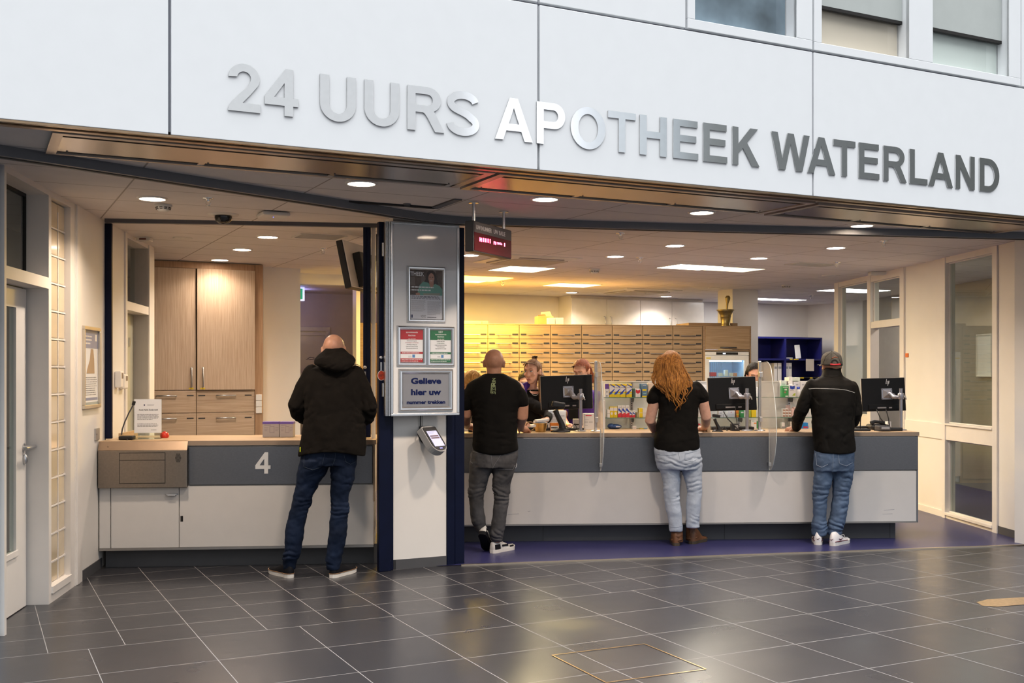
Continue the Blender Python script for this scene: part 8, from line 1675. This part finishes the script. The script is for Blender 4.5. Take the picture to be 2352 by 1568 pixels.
for k in range(16): a = rnd.uniform(0, 6.3); mb.tube([c0 - ft, c0 - ft + Vector((.018 * math.cos(a), .018 * math.sin(a), .014)), c0 - ft + Vector((.03 * math.cos(a), .026 * math.sin(a), rnd.uniform(-.004, .026)))], [.008, .007, .003], 6)
mb.build('dark_bun', M_dkh, o)
def gen_p(rnd, f): x0, x1 = rnd.uniform(1236, 1250), rnd.uniform(1238, 1256); ph = rnd.uniform(0, 6); return [at(x0 + (x1 - x0) * t + .8 * math.sin(ph + 7 * t), 862 + (rnd.uniform(-1, 1) if 0 else 0) + 92 * t, d - .03 - .08 * t - .03) for t in [k / 9 for k in range(10)]]
strands(o, 'ponytail_strands', M_brown, 46, gen_p, .004)
tn = CACHE['tunic']; q = on_surface(tn, [(1229, 884)] + [(1229 + 17 * math.cos(R(a)), 884 + 21 * math.sin(R(a)) ** .8) for a in range(0, 181, 12)], .016)
mb = MB(); mb.add([p - ft for p in q], [(0, k, k + 1) for k in range(1, len(q) - 1)]); mb.build('neckline_skin', SK4, o)
seam('necklace', tn, [(1229 - 13 * math.cos(R(a)), 885 + 23 * math.sin(R(a))) for a in range(0, 181, 15)], .0035, mat('pale_necklace', (.65, .62, .58), .3), o, 2)
jk = Body(); jk.limb([at(1210, 884, d + .0), at(1201, 889, d - .02), at(1197, 903, d - .05), at(1200, 918, d - .07)], [.035, .05, .055, .04], 14); jk.fuse('purple_shoulder', M_purple, o, .008, 2, ft, folds([(1199, 893, d, 60, .03, .005, .1, .1)], .003, 9, 2))
# --- clerk with glasses
d = 10.95
o, T, ft, zs, bx, by = clerk('clerk with auburn hair and glasses looking down behind the first monitor', 1335.5, 852.5, d, 150, -22, SK4, .98, .185,
    [(-1, at(1362, 950, d), at(1352, 976, d - .25), (-.3, -.9, -.1), (0, 0, -1)), (1, at(1293, 955, d - .02), at(1304, 976, d - .3), (.3, -.9, -.1), (0, 0, -1))], M_purple, 0, dict(iris=(.06, .05, .03), brow=(.20, .07, .03), lip=(.45, .18, .15), lids=True))
def bun(hb): hb.ell(T @ Vector((0, -.115, .01)), (.045, .035, .045), 14, 10); hb.limb([T @ Vector((-.06, -.06, .02)), T @ Vector((-.068, -.07, -.06)), T @ Vector((-.06, -.08, -.14))], [.025, .028, .02], 10)
hair_cap(o, T, .98, M_red, ft, 1.0, front=.050, extra=bun)
strands(o, 'hair_strands', M_red, 110, pulled(T, .98, (0, -.112, .05)), .0016)
mb = MB()
for k in (-1, 1): mb.tube([T @ Vector((k * .034 + .024 * math.cos(R(a)), .106, .006 + .021 * math.sin(R(a)))) - ft for a in range(0, 361, 24)], .0013, 5)
mb.tube([T @ Vector((-.010, .108, .010)) - ft, T @ Vector((.010, .108, .010)) - ft], .0013, 5)
for k in (-1, 1): mb.tube([T @ Vector((k * .058, .104, .010)) - ft, T @ Vector((k * .083, .02, .008)) - ft], .0013, 5)
mb.build('glasses', mat('fine_gold_wire', (.35, .24, .12), .3, metal=.8), o)
mb = MB(); mb.box(-.05, .05, -.004, 0, -.11, .0); mb.build('black_panel', M_blk, o, at(1317, 938, d - .13) - ft)
# --- dark haired clerk by the fridge
d = 11.3
o, T, ft, zs, bx, by = clerk('dark haired clerk looking down behind the middle monitor', 1732.5, 860, d, 178, -24, SK2 if False else SK4, .97, .18,
    [(-1, at(1766, 960, d), at(1752, 976, d - .2), (-.3, -.9, -.1), (0, 0, -1)), (1, at(1700, 960, d), at(1712, 976, d - .2), (.3, -.9, -.1), (0, 0, -1))], M_purple, 0, dict(iris=(.02, .015, .01), brow=(.012, .008, .006), lip=(.40, .13, .12), lids=True))
def longh(hb):
    for k in (-1, 1): hb.limb([T @ Vector((k * .066, -.01, .03)), T @ Vector((k * .078, -.02, -.06)), T @ Vector((k * .075, -.03, -.16))], [.028, .028, .022], 12)
hair_cap(o, T, .97, M_dkh, ft, 1.02, front=.045, extra=longh)
# --- blonde clerk half hidden by the blue post
d = 10.75
o, T, ft, zs, bx, by = clerk('blonde clerk in purple half hidden behind the bald customer and the blue post', 1084, 880, d, 160, -35, SK4, 1.0, .19,
    [(-1, at(1112, 965, d), at(1100, 978, d - .25), (-.3, -.9, -.1), (0, 0, -1)), (1, at(1052, 965, d), at(1066, 978, d - .25), (.3, -.9, -.1), (0, 0, -1))], M_purple, 0, None)
def bob(hb):
    for k in (-1, 1): hb.limb([T @ Vector((k * .062, .02, .05)), T @ Vector((k * .086, .01, -.03)), T @ Vector((k * .080, .0, -.12))], [.030, .034, .025], 12)
hair_cap(o, T, 1.0, M_blond, ft, 1.06, front=.02, extra=bob)
def gen_b(rnd, f): x0 = 1087 + rnd.uniform(-4, 4); e = rnd.uniform(-1, 1); ph = rnd.uniform(0, 6); return [at(x0 + e * 24 * math.sin(t * PI / 2) ** .8 + .5 * math.sin(ph + 5 * t), 849.5 + 2 * abs(e) + (44 - 6 * (1 - abs(e))) * t ** 1.4, d - .10 - .03 * math.sin(PI * t)) for t in [k / 9 for k in range(10)]]
strands(o, 'fringe_strands', M_blond, 70, gen_b, .0032)
mb = MB(); rnd = random.Random(8)
for r in range(6):
    x = 0
    while x < .075: w = rnd.uniform(.008, .02); mb.add([(x, -.002, -.026 * r), (x + w, -.002, -.026 * r), (x + w, -.002, -.026 * r + .015), (x, -.002, -.026 * r + .015)], [(0, 1, 2, 3)]); x += w + .006
mb.build('shirt_print', M_pw, o, at(1078, 955, d - .15) - ft)
# --- colleague further back
d = 12.6
o, T, ft, zs, bx, by = clerk('dark haired colleague far back, mostly hidden behind the ponytailed clerk', 1207, 877, d, 170, -20, SK4, .98, .18, [(-1, at(1232, 960, d), at(1224, 980, d - .2), (-.3, -.9, -.1), (0, 0, -1)), (1, at(1180, 960, d), at(1190, 980, d - .2), (.3, -.9, -.1), (0, 0, -1))], M_blk, 0, None)
hair_cap(o, T, .98, M_dkh, ft, 1.02, front=.035)
